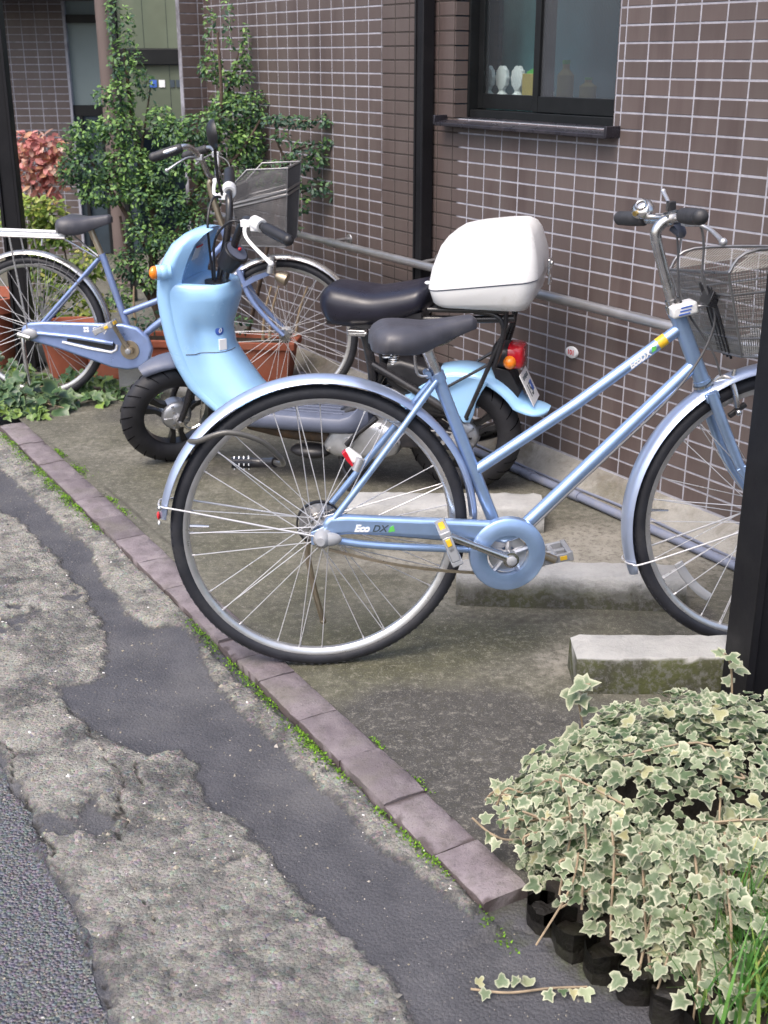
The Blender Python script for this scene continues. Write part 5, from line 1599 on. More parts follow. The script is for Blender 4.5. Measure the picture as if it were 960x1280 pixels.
# full chain case with a slot
q = MB()
out = [(-0.045, 0.300), (-0.038, 0.325), (-0.010, 0.346), (0.06, 0.352), (0.40, 0.348), (0.46, 0.335), (0.505, 0.295), (0.522, 0.245), (0.505, 0.195), (0.46, 0.160), (0.405, 0.152), (0.34, 0.160), (0.12, 0.235), (0.0, 0.268), (-0.035, 0.280)]
q.prism(out, (0, 0, 0), (1, 0, 0), (0, 0, 1), (0, 1, 0), -0.066, -0.038)
cc2 = q.build('chain_case', 'paint_old', B2, bevel=0.010, bseg=4)
q = MB(); q.prism([(0.155, 0.272), (0.335, 0.236), (0.358, 0.240), (0.365, 0.262), (0.350, 0.274), (0.16, 0.292)], (0, 0, 0), (1, 0, 0), (0, 0, 1), (0, 1, 0), -0.0664, -0.06); q.build('case_slot', 'black', cc2, False)
tubes([([V(0.135, -0.0665, 0.268), V(0.25, -0.067, 0.243), V(0.345, -0.067, 0.228), V(0.368, -0.067, 0.240), V(0.372, -0.067, 0.262)], 0.0055)], 'slot_edge', 'whiteprint', cc2)
tubes([([V(0.02, -0.069, 0.305), V(0.20, -0.069, 0.290), V(0.355, -0.068, 0.266)], 0.0088)], 'case_tube', 'paint_old', cc2)
q = MB(); q.lathe([(0.001, -0.0705), (0.040, -0.0705), (0.041, -0.066)], (BB2[0], 0, BB2[2]), (0, 1, 0), 32, caps=False); q.build('case_boss', 'gold', cc2)
text('lettering', 'Shiny', 0.030, 'whiteprint', cc2, (0.268, -0.0666, 0.322), (1, 0, 0), (0, 0, 1), 0.25, 0.0004)
for dx, dz in ((0, 0), (0.012, 0), (0, 0.012), (0.012, 0.012)):
    q = MB(); q.ball((0.238 + dx, -0.0665, 0.317 + dz), (0.0062, 0.0012, 0.0062), 10, 6); q.build('flower_print', 'whiteprint', cc2)
c3 = crank_arm(B2, (BB2[0], BB2[2]), (0.372, 0.350), -0.082, 'gold')
pedal(B2, (0.352, -0.140, 0.352), R(25), c3)
c4 = crank_arm(B2, (BB2[0], BB2[2]), (0.478, 0.130), 0.075, 'gold')
pedal(B2, (0.478, 0.135, 0.130), R(5), c4)
q = MB(); q.ball((0.0, -0.074, 0.302), (0.036, 0.014, 0.024), 16, 10); q.build('axle_cover', 'lens_clear', B2)
q = MB(); q.tube(cr([(-0.03, -0.080, 0.29), (-0.028, -0.088, 0.24), (-0.020, -0.095, 0.12), (0.0, -0.105, 0.035)], 5), 0.009, 10); q.tube([(-0.05, -0.08, 0.30), (0.0, -0.08, 0.285)], 0.012, 10); q.build('kickstand', 'chrome', B2)
# rear rack
rk = MB()
for s_ in (-0.055, -0.02, 0.02, 0.055):
    rk.tube([(-0.30, s_, 0.712), (0.185, s_, 0.700)], 0.0062, 8)
for x in (-0.28, -0.05, 0.17):
    rk.tube([(x, -0.055, 0.706), (x, 0.055, 0.706)], 0.005, 8)
for s_ in (-1, 1):
    rk.tube([(0.175, s_ * 0.055, 0.700), (0.295, s_ * 0.015, 0.618)], 0.0045, 8)
    rk.tube([(-0.05, s_ * 0.06, 0.705), (-0.012, s_ * 0.064, 0.32)], 0.0045, 8)
    rk.tube([(0.05, s_ * 0.05, 0.70), (0.05, s_ * 0.03, 0.655)], 0.004, 8)
rk.build('rear_rack', 'steel_guard', B2)
q = MB(); q.tube([(-0.30, -0.055, 0.719), (0.185, -0.055, 0.707)], 0.0075, 8); q.tube([(-0.30, 0.055, 0.719), (0.185, 0.055, 0.707)], 0.0075, 8); q.build('rack_rail', 'whiteprint', B2)
# dress guard of thin rods on the near side
q = MB()
for k in range(9):
    a = R(40 + 8 * k)
    q.tube([(0.05, -0.045, 0.37), (0.05 + 0.26 * math.cos(a), -0.040, 0.37 + 0.26 * math.sin(a))], 0.0017, 5)
q.tube([(0.05 + 0.22 * math.cos(R(t)), -0.040, 0.37 + 0.22 * math.sin(R(t))) for t in range(38, 108, 6)], 0.002, 5)
q.tube([(0.05 + 0.14 * math.cos(R(t)), -0.042, 0.37 + 0.14 * math.sin(R(t))) for t in range(38, 108, 6)], 0.002, 5)
q.build('dress_guard', 'wire', B2)
# fork, bars, basket
CR2 = HB2 - AX2 * 0.015
q = MB(); q.tube([HB2, CR2 - AX2 * 0.01], [0.018, 0.021], 14); q.box(CR2 - AX2 * 0.014, (0.03, 0.072, 0.02)); fork2 = q.build('fork', 'paint_old', B2, bevel=0.004)
for s_ in (-1, 1):
    pts = cr([CR2 + V(0, s_ * 0.033, 0), CR2 - AX2 * 0.12 + V(0, s_ * 0.038, 0), V(1.02, s_ * 0.045, 0.368), V(1.08, s_ * 0.05, 0.31)], 6)
    tubes([(pts, [0.0125 - 0.005 * i / (len(pts) - 1) for i in range(len(pts))])], 'fork_blade', 'paint_old', fork2)
tubes([(cr([HA2, V(0.806, 0, 0.83), V(0.788, 0, 0.90), V(0.792, 0, 0.925), V(0.812, 0, 0.935)], 6), 0.0125)], 'stem', 'gold', B2)
b2_ = tubes([(cr([V(0.640, -0.250, 1.040), V(0.70, -0.235, 1.060), V(0.755, -0.195, 1.072), V(0.792, -0.14, 1.02), V(0.800, -0.09, 0.965), V(0.812, -0.03, 0.937), V(0.812, 0.03, 0.937), V(0.800, 0.09, 0.965), V(0.792, 0.14, 1.01), V(0.755, 0.195, 1.04), V(0.70, 0.235, 1.03), V(0.640, 0.25, 1.01)], 6), 0.0112)], 'handlebar', 'chrome', B2)
grip(b2_, (0.735, -0.212, 1.070), (0.632, -0.252, 1.037), 'grip', 0.0165)
grip(b2_, (0.735, 0.212, 1.038), (0.632, 0.252, 1.006), 'grip', 0.0165)
lever(b2_, (0.785, -0.15, 1.030), (0.745, -0.20, 1.030), (0.680, -0.245, 0.988), r=0.0055)
lever(b2_, (0.785, 0.15, 1.020), (0.74, 0.20, 1.01), (0.68, 0.245, 0.975), r=0.0055)
T1, T2, T3, T4 = V(0.905, -0.16, 0.915), V(1.135, -0.165, 0.992), V(1.135, 0.165, 0.992), V(0.905, 0.16, 0.915)
T1b = V(0.975, -0.163, 0.985)
D1, D2, D3, D4 = V(0.925, -0.135, 0.690), V(1.115, -0.135, 0.688), V(1.115, 0.135, 0.688), V(0.925, 0.135, 0.690)
bk2 = MB()
bk2.tube([T1, T1b, T2, T3, V(0.975, 0.163, 0.985), T4], 0.0036, 8, closed=True)
for a, b in ((T1, D1), (T2, D2), (T3, D3), (T4, D4)):
    bk2.tube([a, b], 0.003, 8)
bk2.tube([D1, D2, D3, D4], 0.003, 8, closed=True)
bs2 = bk2.build('basket', 'wire', B2)
q = MB()
for (a, b, c_, d) in ((T1, T4, D4, D1), (T1, T2, D2, D1), (T4, T3, D3, D4), (T2, T3, D3, D2)):
    wire_face(q, a, b, c_, d, 52, 40, 0.0011)
wire_face(q, T1b, T2, T2 + V(0, 0, -0.001), T1, 30, 8, 0.0011)
wire_face(q, D1, D4, D3, D2, 40, 30, 0.0011)
q.build('wire_mesh', 'wiremesh_old', bs2, False, kind='stuff')
q = MB()
for f_ in (0.27, 0.33):
    q.tube([a + (b - a) * f_ for a, b in ((T1, D1), (T2, D2), (T3, D3), (T4, D4))], 0.006, 6, closed=True)
q.build('basket_band', 'wire', bs2)
q = MB(); q.tube([(1.035, -0.055, 0.57), (1.045, -0.055, 0.62)], [0.020, 0.017], 14); q.tube([(1.045, -0.055, 0.62), (1.047, -0.055, 0.635)], 0.011, 12); q.build('dynamo', 'steel_guard', B2, ang=50)
q = MB(); q.lathe([(0.001, -0.03), (0.018, -0.026), (0.026, 0.0), (0.027, 0.02), (0.001, 0.022)], (1.085, -0.062, 0.552), (1, -0.2, -0.35), 20); q.build('headlamp', 'gold', B2)
q = MB(); q.prism([(0.905, 0.52), (0.915, 0.505), (0.97, 0.535), (1.03, 0.56), (1.02, 0.575), (0.96, 0.555)], (0, 0, 0), (1, 0, 0), (0, 0, 1), (0, 1, 0), -0.05, -0.045); q.build('lamp_bracket', 'paint_old', B2)
cable(B2, [(0.785, -0.145, 1.03), (0.84, -0.10, 1.0), (0.86, -0.05, 0.90), (0.865, -0.03, 0.75), (0.91, -0.02, 0.62)])
cable(B2, [(0.785, 0.145, 1.02), (0.85, 0.10, 0.98), (0.85, 0.03, 0.85), (0.83, 0.02, 0.70), (0.70, 0.02, 0.45), (0.5, 0.02, 0.3)])

# ------------------------------------------------------------------ scooter (x forward, y to its left side)
S = thing('motor_scooter', 'small pale blue scooter with black seat and white top box', 'scooter', (0.27, 3.93, 0.0), (R(-2.2), 0, R(165)))
A0 = V(1.04, 0, 0.195)
SAX = V(-math.sin(R(21)), 0, math.cos(R(21)))
SM = steer_matrix(A0, SAX, R(41))
def sbuild(q, name, mat, parent, **k):
    q.v = [tuple(p) for p in xf(SM, q.v)]
    return q.build(name, mat, parent, **k)

def rrect(cx_, cy_, a, b, r, n=5):
    out = []
    for (sx, sy, a0) in ((1, 1, 0), (-1, 1, 90), (-1, -1, 180), (1, -1, 270)):
        for k in range(n + 1):
            t = R(a0 + 90 * k / n)
            out.append((cx_ + sx * (a - r) + r * math.cos(t), cy_ + sy * (b - r) + r * math.sin(t)))
    return out
def scooter_wheel(c, mt, drum):
    Rs, tr = 0.198, 0.044
    m0 = Matrix.Translation(Vector(c))
    q = MB()
    rr = 0.132
    q.lathe([(rr - 0.014, -0.020), (rr - 0.006, -0.026), (rr + 0.012, -0.030), (rr + 0.014, -0.027), (rr + 0.0, -0.018), (rr + 0.0, 0.018), (rr + 0.014, 0.027), (rr + 0.012, 0.030), (rr - 0.006, 0.026), (rr - 0.014, 0.020), (rr - 0.014, -0.020)], (0, 0, 0), (0, 1, 0), 56)
    for k in range(3):
        a = 2 * PI * k / 3 + 0.55
        d, t_ = V(math.cos(a), 0, math.sin(a)), V(-math.sin(a), 0, math.cos(a))
        for s_ in (-1, 1):
            q.loft([[d * r_ + t_ * (w_ * e1 + s_ * o_) + V(0, h_ * e2, 0) for e1, e2 in ((-1, -1), (1, -1), (1, 1), (-1, 1))] for r_, w_, h_, o_ in ((0.03, 0.010, 0.018, 0.020), (0.075, 0.008, 0.015, 0.014), (0.122, 0.013, 0.017, 0.024))])
    wobj = q.build('wheel', 'wheelblack', S, ang=45, bevel=0.002)
    wobj.matrix_local = (mt @ m0) if mt is not None else m0
    q = MB()
    prof = []
    for k in range(19):
        a = R(-140 + 280 * k / 18)
        prof.append((Rs - tr + tr * math.cos(a), 0.041 * math.sin(a)))
    q.lathe(prof, (0, 0, 0), (0, 1, 0), 80)
    ty = q.build('tyre', 'scootertyre', wobj, ang=60)
    q = MB()
    for k in range(26):
        for s_ in (-1, 1):
            pts = []
            for j in range(6):
                b = R(8 + 13 * j)
                a = 2 * PI * (k + (0.5 if s_ > 0 else 0)) / 26 + 0.055 * j * 0.55
                rad = Rs - tr + (tr + 0.0005) * math.cos(b)
                pts.append(V(math.cos(a) * rad, s_ * 0.0415 * math.sin(b), math.sin(a) * rad))
            q.tube(pts, [0.0016, 0.0024, 0.0024, 0.0022, 0.0018, 0.0012], 4)
    q.build('tread_groove', 'groove', ty, False, kind='stuff')
    q = MB()
    q.lathe([(0.004, -0.075), (0.006, -0.05), (0.018, -0.045), (0.018, -0.03), (0.052, -0.026), (0.056, -0.018), (0.056, 0.018), (0.052, 0.028), (0.040, 0.034), (0.018, 0.036), (0.016, 0.055), (0.006, 0.058), (0.006, 0.075), (0.004, 0.075)], (0, 0, 0), (0, 1, 0), 30)
    for k in range(5):
        a = 2 * PI * k / 5
        q.tube([(0.012 * math.cos(a), 0.033, 0.012 * math.sin(a)), (0.05 * math.cos(a), 0.031, 0.05 * math.sin(a))], 0.005, 6)
    hb = q.build('hub', 'alu', wobj, ang=45)
    for k in range(3):
        a = 2 * PI * k / 3 + 1.1
        q = MB(); q.lathe([(0.001, 0.037), (0.006, 0.037), (0.006, 0.043), (0.001, 0.043)], (0.03 * math.cos(a), 0, 0.03 * math.sin(a)), (0, 1, 0), 6); q.build('bolt', 'chrome', hb, False)
    return wobj
scooter_wheel((1.060, 0, 0.195), SM, True)
scooter_wheel((-0.005, 0, 0.195), None, True)
# fork legs, brake arm
q = MB()
for s_ in (-1, 1):
    q.tube(cr([(1.060, s_ * 0.066, 0.195), (1.035, s_ * 0.068, 0.25), (0.985, s_ * 0.062, 0.38), (0.975, s_ * 0.045, 0.42)], 5), [0.011] * 6 + [0.014] * 10, 12)
q.tube([(0.975, -0.05, 0.42), (0.975, 0.05, 0.42)], 0.016, 12)
q.tube([(0.965, 0, 0.42), (0.93, 0, 0.50)], 0.02, 14)
sbuild(q, 'fork', 'blackmetal', S)
q = MB(); q.tube(cr([(1.06, 0.062, 0.195), (1.03, 0.07, 0.16), (0.99, 0.072, 0.17)], 4), 0.006, 8); q.tube([(0.99, 0.072, 0.17), (0.975, 0.066, 0.26), (0.965, 0.06, 0.33)], 0.003, 6); q.tube([(1.06, 0.05, 0.195), (1.06, 0.086, 0.195)], 0.010, 8)
sbuild(q, 'brake_arm', 'chrome', S)
q = MB(); q.box((0.985, 0.075, 0.285), (0.03, 0.012, 0.018)); sbuild(q, 'fork_reflector', 'whiteprint', S, bevel=0.002)
q = MB()
rings = []
for t in np.linspace(0, 1, 11):
    a = R(62 + 70 * t)
    wv = 0.050 * math.sin(PI * (0.08 + 0.86 * t)) ** 0.45
    cx_, cz_ = 1.06 + 0.224 * math.cos(a), 0.195 + 0.224 * math.sin(a)
    d = V(math.cos(a), 0, math.sin(a))
    rings.append([V(cx_, 0, cz_) + d * (0.022 * math.cos(b) - 0.010) + V(0, wv * math.sin(b), 0) for b in np.linspace(-1.9, 1.9, 13)])
q.loft(rings)
sbuild(q, 'front_fender', 'slate', S)

# front shield: lipped shell
RIM = [(0.247, 0.847, 0.118), (0.318, 0.920, 0.128), (0.395, 0.957, 0.136), (0.478, 0.981, 0.144), (0.56, 0.993, 0.150), (0.641, 0.999, 0.155), (0.708, 0.989, 0.156), (0.770, 0.966, 0.146), (0.815, 0.945, 0.122), (0.845, 0.920, 0.086), (0.860, 0.898, 0.045)]
RZ, RX, RW_ = [np.array([r[i] for r in RIM]) for i in range(3)]
q = MB()
rings = []
for z in np.concatenate([np.linspace(0.247, 0.78, 22), [0.80, 0.815, 0.830, 0.842, 0.852, 0.860]]):
    xr, wv = np.interp(z, RZ, RX), np.interp(z, RZ, RW_)
    bul = 0.055 * min(1, wv / 0.14)
    outer, inner = [], []
    for sgm in np.linspace(-1, 1, 17):
        f_ = max(0.0, 1 - abs(sgm) ** 2.2)
        outer.append((xr + bul * f_, wv * math.sin(sgm * PI / 2) if abs(sgm) < 1 else wv * sgm, z))
    for sgm in np.linspace(1, -1, 15):
        f_ = max(0.0, 1 - abs(sgm) ** 3.0)
        inner.append((xr - 0.046 + 0.018 * f_, wv * 0.72 * math.sin(sgm * PI / 2), z))
    ring = outer + [(xr - 0.016, wv * 0.99, z), (xr - 0.022, wv * 0.93, z), (xr - 0.038, wv * 0.80, z)] + inner + [(xr - 0.038, -wv * 0.80, z), (xr - 0.022, -wv * 0.93, z), (xr - 0.016, -wv * 0.99, z)]
    rings.append(ring)
q.loft(rings)
sh = q.build('front_shield', 'scooter', S, ang=60)
# column cover behind the shield
q = MB()
CZ = [0.235, 0.318, 0.395, 0.455, 0.52, 0.585, 0.640, 0.662]
CXR = [0.640, 0.728, 0.783, 0.818, 0.826, 0.806, 0.792, 0.800]
CW = [0.105, 0.098, 0.091, 0.084, 0.083, 0.108, 0.121, 0.119]
rings = []
for z in np.linspace(0.235, 0.662, 26):
    xr, wv = np.interp(z, RZ, RX), np.interp(z, RZ, RW_)
    xb, wt = np.interp(z, CZ, CXR), np.interp(z, CZ, CW)
    half = [(xr - 0.010, wv * 0.965), (xr - 0.030, wv * 0.925), (xr - 0.058, wv * 0.845), (xr * 0.55 + xb * 0.45, wt * 1.10), (xr * 0.38 + xb * 0.62, wt), (xb + 0.035, wt * 0.92), (xb + 0.012, wt * 0.70), (xb + 0.002, wt * 0.36), (xb, 0)]
    rings.append([(a, b, z) for a, b in half] + [(a, -b, z) for a, b in half[-2::-1]])
last = rings[-1]
cxm = 0.87
for f_, dz in ((0.975, 0.010), (0.92, 0.019), (0.84, 0.023), (0.74, 0.021), (0.62, 0.014), (0.50, 0.002), (0.44, -0.012)):
    rings.append([(cxm - 0.012 * (1 - f_) + (p[0] - cxm) * f_, p[1] * f_, p[2] + dz + 0.05 * (p[0] - cxm) * f_) for p in last])
q.loft(rings)
q.build('column_cover', 'scooter', S, ang=60)
q = MB()
q.loft([[(0.862 + rr_ * 1.1 * math.cos(a), rr_ * math.sin(a), z + 0.06 * rr_ * math.cos(a)) for a in np.linspace(0, 2 * PI, 28, endpoint=False)] for z, rr_ in ((0.640, 0.042), (0.6785, 0.042), (0.6795, 0.037))])
q.build('column_opening', 'black', S)  # black disc painted in for the dark hole around the column
# seam, badge, notice
q = MB()
z = 0.447
xr, wv = np.interp(z, RZ, RX), np.interp(z, RZ, RW_)
xb, wt = np.interp(z, CZ, CXR), np.interp(z, CZ, CW)
half = [(xr - 0.030, wv * 0.93), (xr - 0.058, wv * 0.85), (xr * 0.55 + xb * 0.45, wt * 1.105), (xr * 0.38 + xb * 0.62, wt * 1.008), (xb + 0.035, wt * 0.93), (xb + 0.012, wt * 0.71), (xb + 0.0015, wt * 0.36), (xb - 0.0004, 0)]
q.tube([(a, b, z) for a, b in half], 0.0016, 6)
q.build('seam', 'slate', S)
q = MB(); q.ball((0.8415, 0.0625, 0.520), (0.016, 0.0030, 0.017), 18, 8, ((0.68, 0.73, 0), (-0.73, 0.68, 0), (0, 0, 1))); q.build('badge', 'blueprint', S)
text('badge_mark', '0', 0.022, 'whiteprint', S, (0.8391, 0.0647, 0.520), (-0.68, -0.73, 0), (0, 0, 1), 0.25, 0.0004, align='CENTER')
q = MB(); q.box((0.8330, 0.0605, 0.472), (0.028, 0.006, 0.038), (V(0.68, 0.73, 0), V(-0.73, 0.68, 0), V(0, 0, 1))); q.build('sticker', 'whiteprint', S, bevel=0.001)
q = MB(); q.box((0.934, 0.000, 0.770), (0.002, 0.052, 0.046), (V(0.9, 0, 0.42), V(0, 1, 0), V(-0.42, 0, 0.9))); nl = q.build('notice', 'whiteprint', S)
q = MB(); q.box((0.9205, 0.000, 0.794), (0.0026, 0.052, 0.006), (V(0.9, 0, 0.42), V(0, 1, 0), V(-0.42, 0, 0.9))); q.build('red_line', 'redprint', nl)
for s_ in (1, -1):
    q = MB(); q.tube([(0.965, s_ * 0.150, 0.735), (1.005, s_ * 0.176, 0.735)], [0.022, 0.025], 18); q.ball((0.985, s_ * 0.163, 0.735), 0.026, 16, 10); ts = q.build('turn_signal', 'scooter', S, ang=60)
    q = MB(); q.ball((1.010, s_ * 0.180, 0.735), (0.016, 0.023, 0.023), 16, 10); q.build('amber_lens', 'lens_amber', ts)
q = MB(); q.lathe([(0.001, 0.03), (0.04, 0.026), (0.058, 0.010), (0.062, -0.01)], (1.045, 0, 0.70), (1, 0, 0.12), 28, caps=False); q.build('headlamp', 'lens_clear', S)

# handlebar, instrument, mirror (all turned with the front wheel)
q = MB()
for s_ in (-1, 1):
    q.tube(cr([(0.862, s_ * 0.022, 0.62), (0.836, s_ * 0.026, 0.72), (0.800, s_ * 0.045, 0.84), (0.782, s_ * 0.070, 0.905), (0.772, s_ * 0.105, 0.928), (0.752, s_ * 0.16, 0.930), (0.712, s_ * 0.285, 0.930)], 6), 0.0128, 12)
hbar = sbuild(q, 'handlebar', 'blackmetal', S)
def tp_(p):
    return tuple(SM @ Vector(p))
grip(hbar, tp_((0.744, 0.185, 0.930)), tp_((0.706, 0.305, 0.930)), 'black', 0.0175)
grip(hbar, tp_((0.744, -0.185, 0.930)), tp_((0.706, -0.305, 0.930)), 'black', 0.0175)
q = MB(); q.tube([tp_((0.762, 0.130, 0.930)), tp_((0.748, 0.172, 0.930))], 0.0225, 16); q.box(tp_((0.760, 0.145, 0.915)), (0.03, 0.03, 0.02)); q.build('switch_housing', 'white', hbar, ang=40, bevel=0.003)
q = MB(); q.tube([tp_((0.762, -0.130, 0.930)), tp_((0.748, -0.172, 0.930))], 0.024, 16); q.build('switch_housing', 'white', hbar, ang=40, bevel=0.003)
lever(hbar, tp_((0.785, 0.120, 0.925)), tp_((0.800, 0.165, 0.895)), tp_((0.760, 0.285, 0.850)), 'white', 0.0065)
lever(hbar, tp_((0.785, -0.120, 0.925)), tp_((0.805, -0.165, 0.920)), tp_((0.765, -0.285, 0.915)), 'white', 0.0065)
q = MB(); q.tube([tp_((0.838, 0.03, 0.745)), tp_((0.806, 0.055, 0.800))], [0.034, 0.044], 26); q.tube([tp_((0.806, 0.055, 0.800)), tp_((0.8037, 0.0568, 0.8038))], [0.046, 0.044], 26)
ins = q.build('instrument', 'black', S, ang=40)
q = MB(); q.tube([tp_((0.8037, 0.0568, 0.8039)), tp_((0.8027, 0.0576, 0.8055))], 0.038, 26); q.build('dial_face', 'slate', ins, ang=40)
q = MB(); q.ball(tp_((0.794, 0.060, 0.8105)), 0.0065, 10, 6); q.build('warning_light', 'lens_red', ins)
q = MB(); q.tube(cr([tp_((0.79, -0.115, 0.93)), tp_((0.80, -0.125, 1.00)), tp_((0.80, -0.13, 1.09))], 5), 0.0058, 8); mr = q.build('mirror', 'blackmetal', S)
mc = V(*tp_((0.800, -0.135, 1.135)))
md = np.array(SM.to_3x3() @ Vector((-1.0, 0.10, 0.0))); md = md / np.linalg.norm(md)
q = MB(); q.lathe([(0.001, -0.022), (0.030, -0.018), (0.046, -0.006), (0.049, 0.004), (0.046, 0.005)], mc, md, 28, caps=False); q.lathe([(0.001, 0.004), (0.046, 0.005)], mc, md, 28, caps=False); q.build('mirror_head', 'black', mr)
q = MB(); q.lathe([(0.001, 0.0046), (0.044, 0.0056)], mc, md, 28, caps=False); q.build('mirror_glass', pm('mirror_glass', (0.7, 0.72, 0.75), 0.03, 1.0, 0.02, 4, rvar=0.01), mr)
for s_, o_ in ((1, 0.0), (-1, 0.02)):
    q = MB(); q.tube(cr([tp_((0.785, s_ * 0.118, 0.920)), tp_((0.83, s_ * 0.10, 0.93)), tp_((0.87, s_ * 0.04, 0.85 + o_)), tp_((0.875, s_ * 0.015, 0.72)), tp_((0.872, s_ * 0.01, 0.64))], 7), 0.0042, 8); q.build('cable', 'black', S)

# floor board, frame, engine
q = MB()
rings = []
for x in np.linspace(0.30, 0.83, 18):
    t = (x - 0.30) / 0.53
    zt = 0.262 + 0.016 * (1 - t) ** 2 * 0 + (0.085 * max(0, (0.16 - t) / 0.16) ** 1.6)
    zb = 0.205 + 0.02 * max(0, 0.2 - t)
    wv = 0.148 - 0.02 * max(0, t - 0.8) * 5 * 0.6 - 0.03 * max(0, 0.15 - t) / 0.15
    rings.append([(x, -wv, zb + 0.01), (x, -wv * 0.9, zb), (x, wv * 0.9, zb), (x, wv, zb + 0.01), (x, wv + 0.004, (zt + zb) / 2), (x, wv, zt - 0.006), (x, wv * 0.95, zt), (x, wv * 0.5, zt - 0.003), (x, -wv * 0.5, zt - 0.003), (x, -wv * 0.95, zt), (x, -wv, zt - 0.006), (x, -wv - 0.004, (zt + zb) / 2)])
q.loft(rings)
fb = q.build('floorboard', 'slate', S, ang=45)
q = MB()
for y in (-0.09, -0.06, -0.03, 0, 0.03, 0.06, 0.09):
    q.tube([(0.40, y, 0.261), (0.76, y, 0.261)], 0.0035, 6)
q.build('floor_rib', 'slate', fb)
q = MB()
for s_ in (-1, 1):
    q.tube(cr([(0.82, s_ * 0.05, 0.215), (0.45, s_ * 0.07, 0.195), (0.34, s_ * 0.075, 0.23), (0.295, s_ * 0.075, 0.36), (0.31, s_ * 0.075, 0.50), (0.335, s_ * 0.07, 0.58)], 6), 0.0165, 12)
    q.tube(cr([(0.295, s_ * 0.078, 0.44), (0.20, s_ * 0.08, 0.39), (0.07, s_ * 0.085, 0.32), (0.0, s_ * 0.085, 0.27)], 5), 0.0145, 12)
    q.tube(cr([(0.33, s_ * 0.07, 0.58), (0.18, s_ * 0.085, 0.60), (-0.05, s_ * 0.095, 0.615), (-0.18, s_ * 0.095, 0.625)], 5), 0.0125, 12)
q.build('frame', 'blackmetal', S)
q = MB()
for s_ in (-1, 1):
    q.tube(cr([(-0.155, s_ * 0.105, 0.645), (-0.150, s_ * 0.105, 0.585), (-0.105, s_ * 0.105, 0.47), (-0.03, s_ * 0.10, 0.285)], 5), 0.0075, 10)
    q.tube(cr([(-0.05, s_ * 0.10, 0.640), (-0.125, s_ * 0.105, 0.632), (-0.148, s_ * 0.106, 0.575), (-0.12, s_ * 0.105, 0.46)], 5), 0.0085, 10)
    q.tube([(0.10, s_ * 0.10, 0.640), (-0.16, s_ * 0.105, 0.648)], 0.0085, 10)
    q.tube([(-0.10, s_ * 0.10, 0.47), (0.05, s_ * 0.09, 0.375)], 0.005, 8)
for x in (-0.15, 0.08):
    q.tube([(x, -0.105, 0.645), (x, 0.105, 0.645)], 0.008, 10)
q.build('rack', 'blackmetal', S)
q = MB()
rings = []
for y, s_ in ((-0.09, 0.85), (-0.05, 1.0), (0.03, 1.0), (0.085, 1.0), (0.105, 0.96), (0.118, 0.80), (0.122, 0.62)):
    cx_, cz_ = 0.325, 0.182
    poly = [(0.462, 0.128), (0.470, 0.150), (0.440, 0.205), (0.395, 0.240), (0.330, 0.252), (0.255, 0.250), (0.205, 0.222), (0.188, 0.178), (0.205, 0.135), (0.26, 0.112), (0.36, 0.108), (0.43, 0.112)]
    rings.append([(cx_ + (a - cx_) * s_, y, cz_ + (b - cz_) * s_) for a, b in poly])
q.loft(rings)
eng = q.build('engine_case', 'alu', S, ang=35, bevel=0.006, bseg=3)
q = MB(); q.lathe([(0.001, 0.126), (0.018, 0.126), (0.024, 0.120), (0.030, 0.118), (0.034, 0.105)], (0.370, 0, 0.172), (0, 1, 0), 24, caps=False); q.lathe([(0.001, 0.136), (0.008, 0.136), (0.009, 0.120)], (0.370, 0, 0.172), (0, 1, 0), 16, caps=False); q.build('starter_boss', 'alu', eng)
q = MB(); q.tube(cr([(0.372, 0.138, 0.170), (0.33, 0.142, 0.215), (0.275, 0.145, 0.262), (0.262, 0.145, 0.275)], 5), [0.010] * 5 + [0.0075] * 11, 10); q.build('kick_lever', 'blackmetal', eng)
for (x, z) in ((0.445, 0.140), (0.40, 0.228), (0.26, 0.235), (0.205, 0.18), (0.26, 0.122), (0.38, 0.118)):
    q = MB(); q.lathe([(0.001, 0.122), (0.005, 0.122), (0.006, 0.10)], (x, 0, z), (0, 1, 0), 8, caps=False); q.build('bolt', 'chrome', eng, False)
q = MB()
q.loft([[(x, 0.03 + 0.035 * math.cos(a), 0.255 + dz + r_ * math.sin(a)) for a in np.linspace(0, 2 * PI, 14, endpoint=False)] for x, dz, r_ in ((0.42, -0.02, 0.03), (0.34, 0.02, 0.05), (0.22, 0.06, 0.06), (0.10, 0.05, 0.055), (0.05, 0.03, 0.03))])
q.tube(cr([(0.30, -0.03, 0.22), (0.20, -0.08, 0.14), (0.0, -0.11, 0.15), (-0.15, -0.115, 0.20)], 5), 0.028, 12)
q.tube([(0.30, 0.05, 0.36), (0.26, 0.045, 0.43)], 0.022, 12)
q.build('engine_block', 'blackmetal', S)
q = MB(); q.loft([[(x, y_, z_) for y_, z_ in rrect(0.02, zc, 0.055, hh_, 0.02)] for x, zc, hh_ in ((0.02, 0.375, 0.03), (0.05, 0.375, 0.05), (0.20, 0.40, 0.06), (0.245, 0.41, 0.04))]); q.build('dark_filler', 'black', S)  # black block added for the darkness below the seat
q = MB(); q.prism([(0.20, 0.16), (0.22, 0.225), (0.05, 0.235), (-0.03, 0.225), (-0.035, 0.165), (0.05, 0.165)], (0, 0, 0), (1, 0, 0), (0, 0, 1), (0, 1, 0), 0.075, 0.10); q.build('swing_arm', 'blackmetal', S, bevel=0.006)
q = MB(); q.lathe([(0.001, 0.118), (0.012, 0.118), (0.014, 0.105), (0.034, 0.103), (0.036, 0.096)], (-0.005, 0, 0.198), (0, 1, 0), 24, caps=False); q.build('axle_plate', 'alu', S)
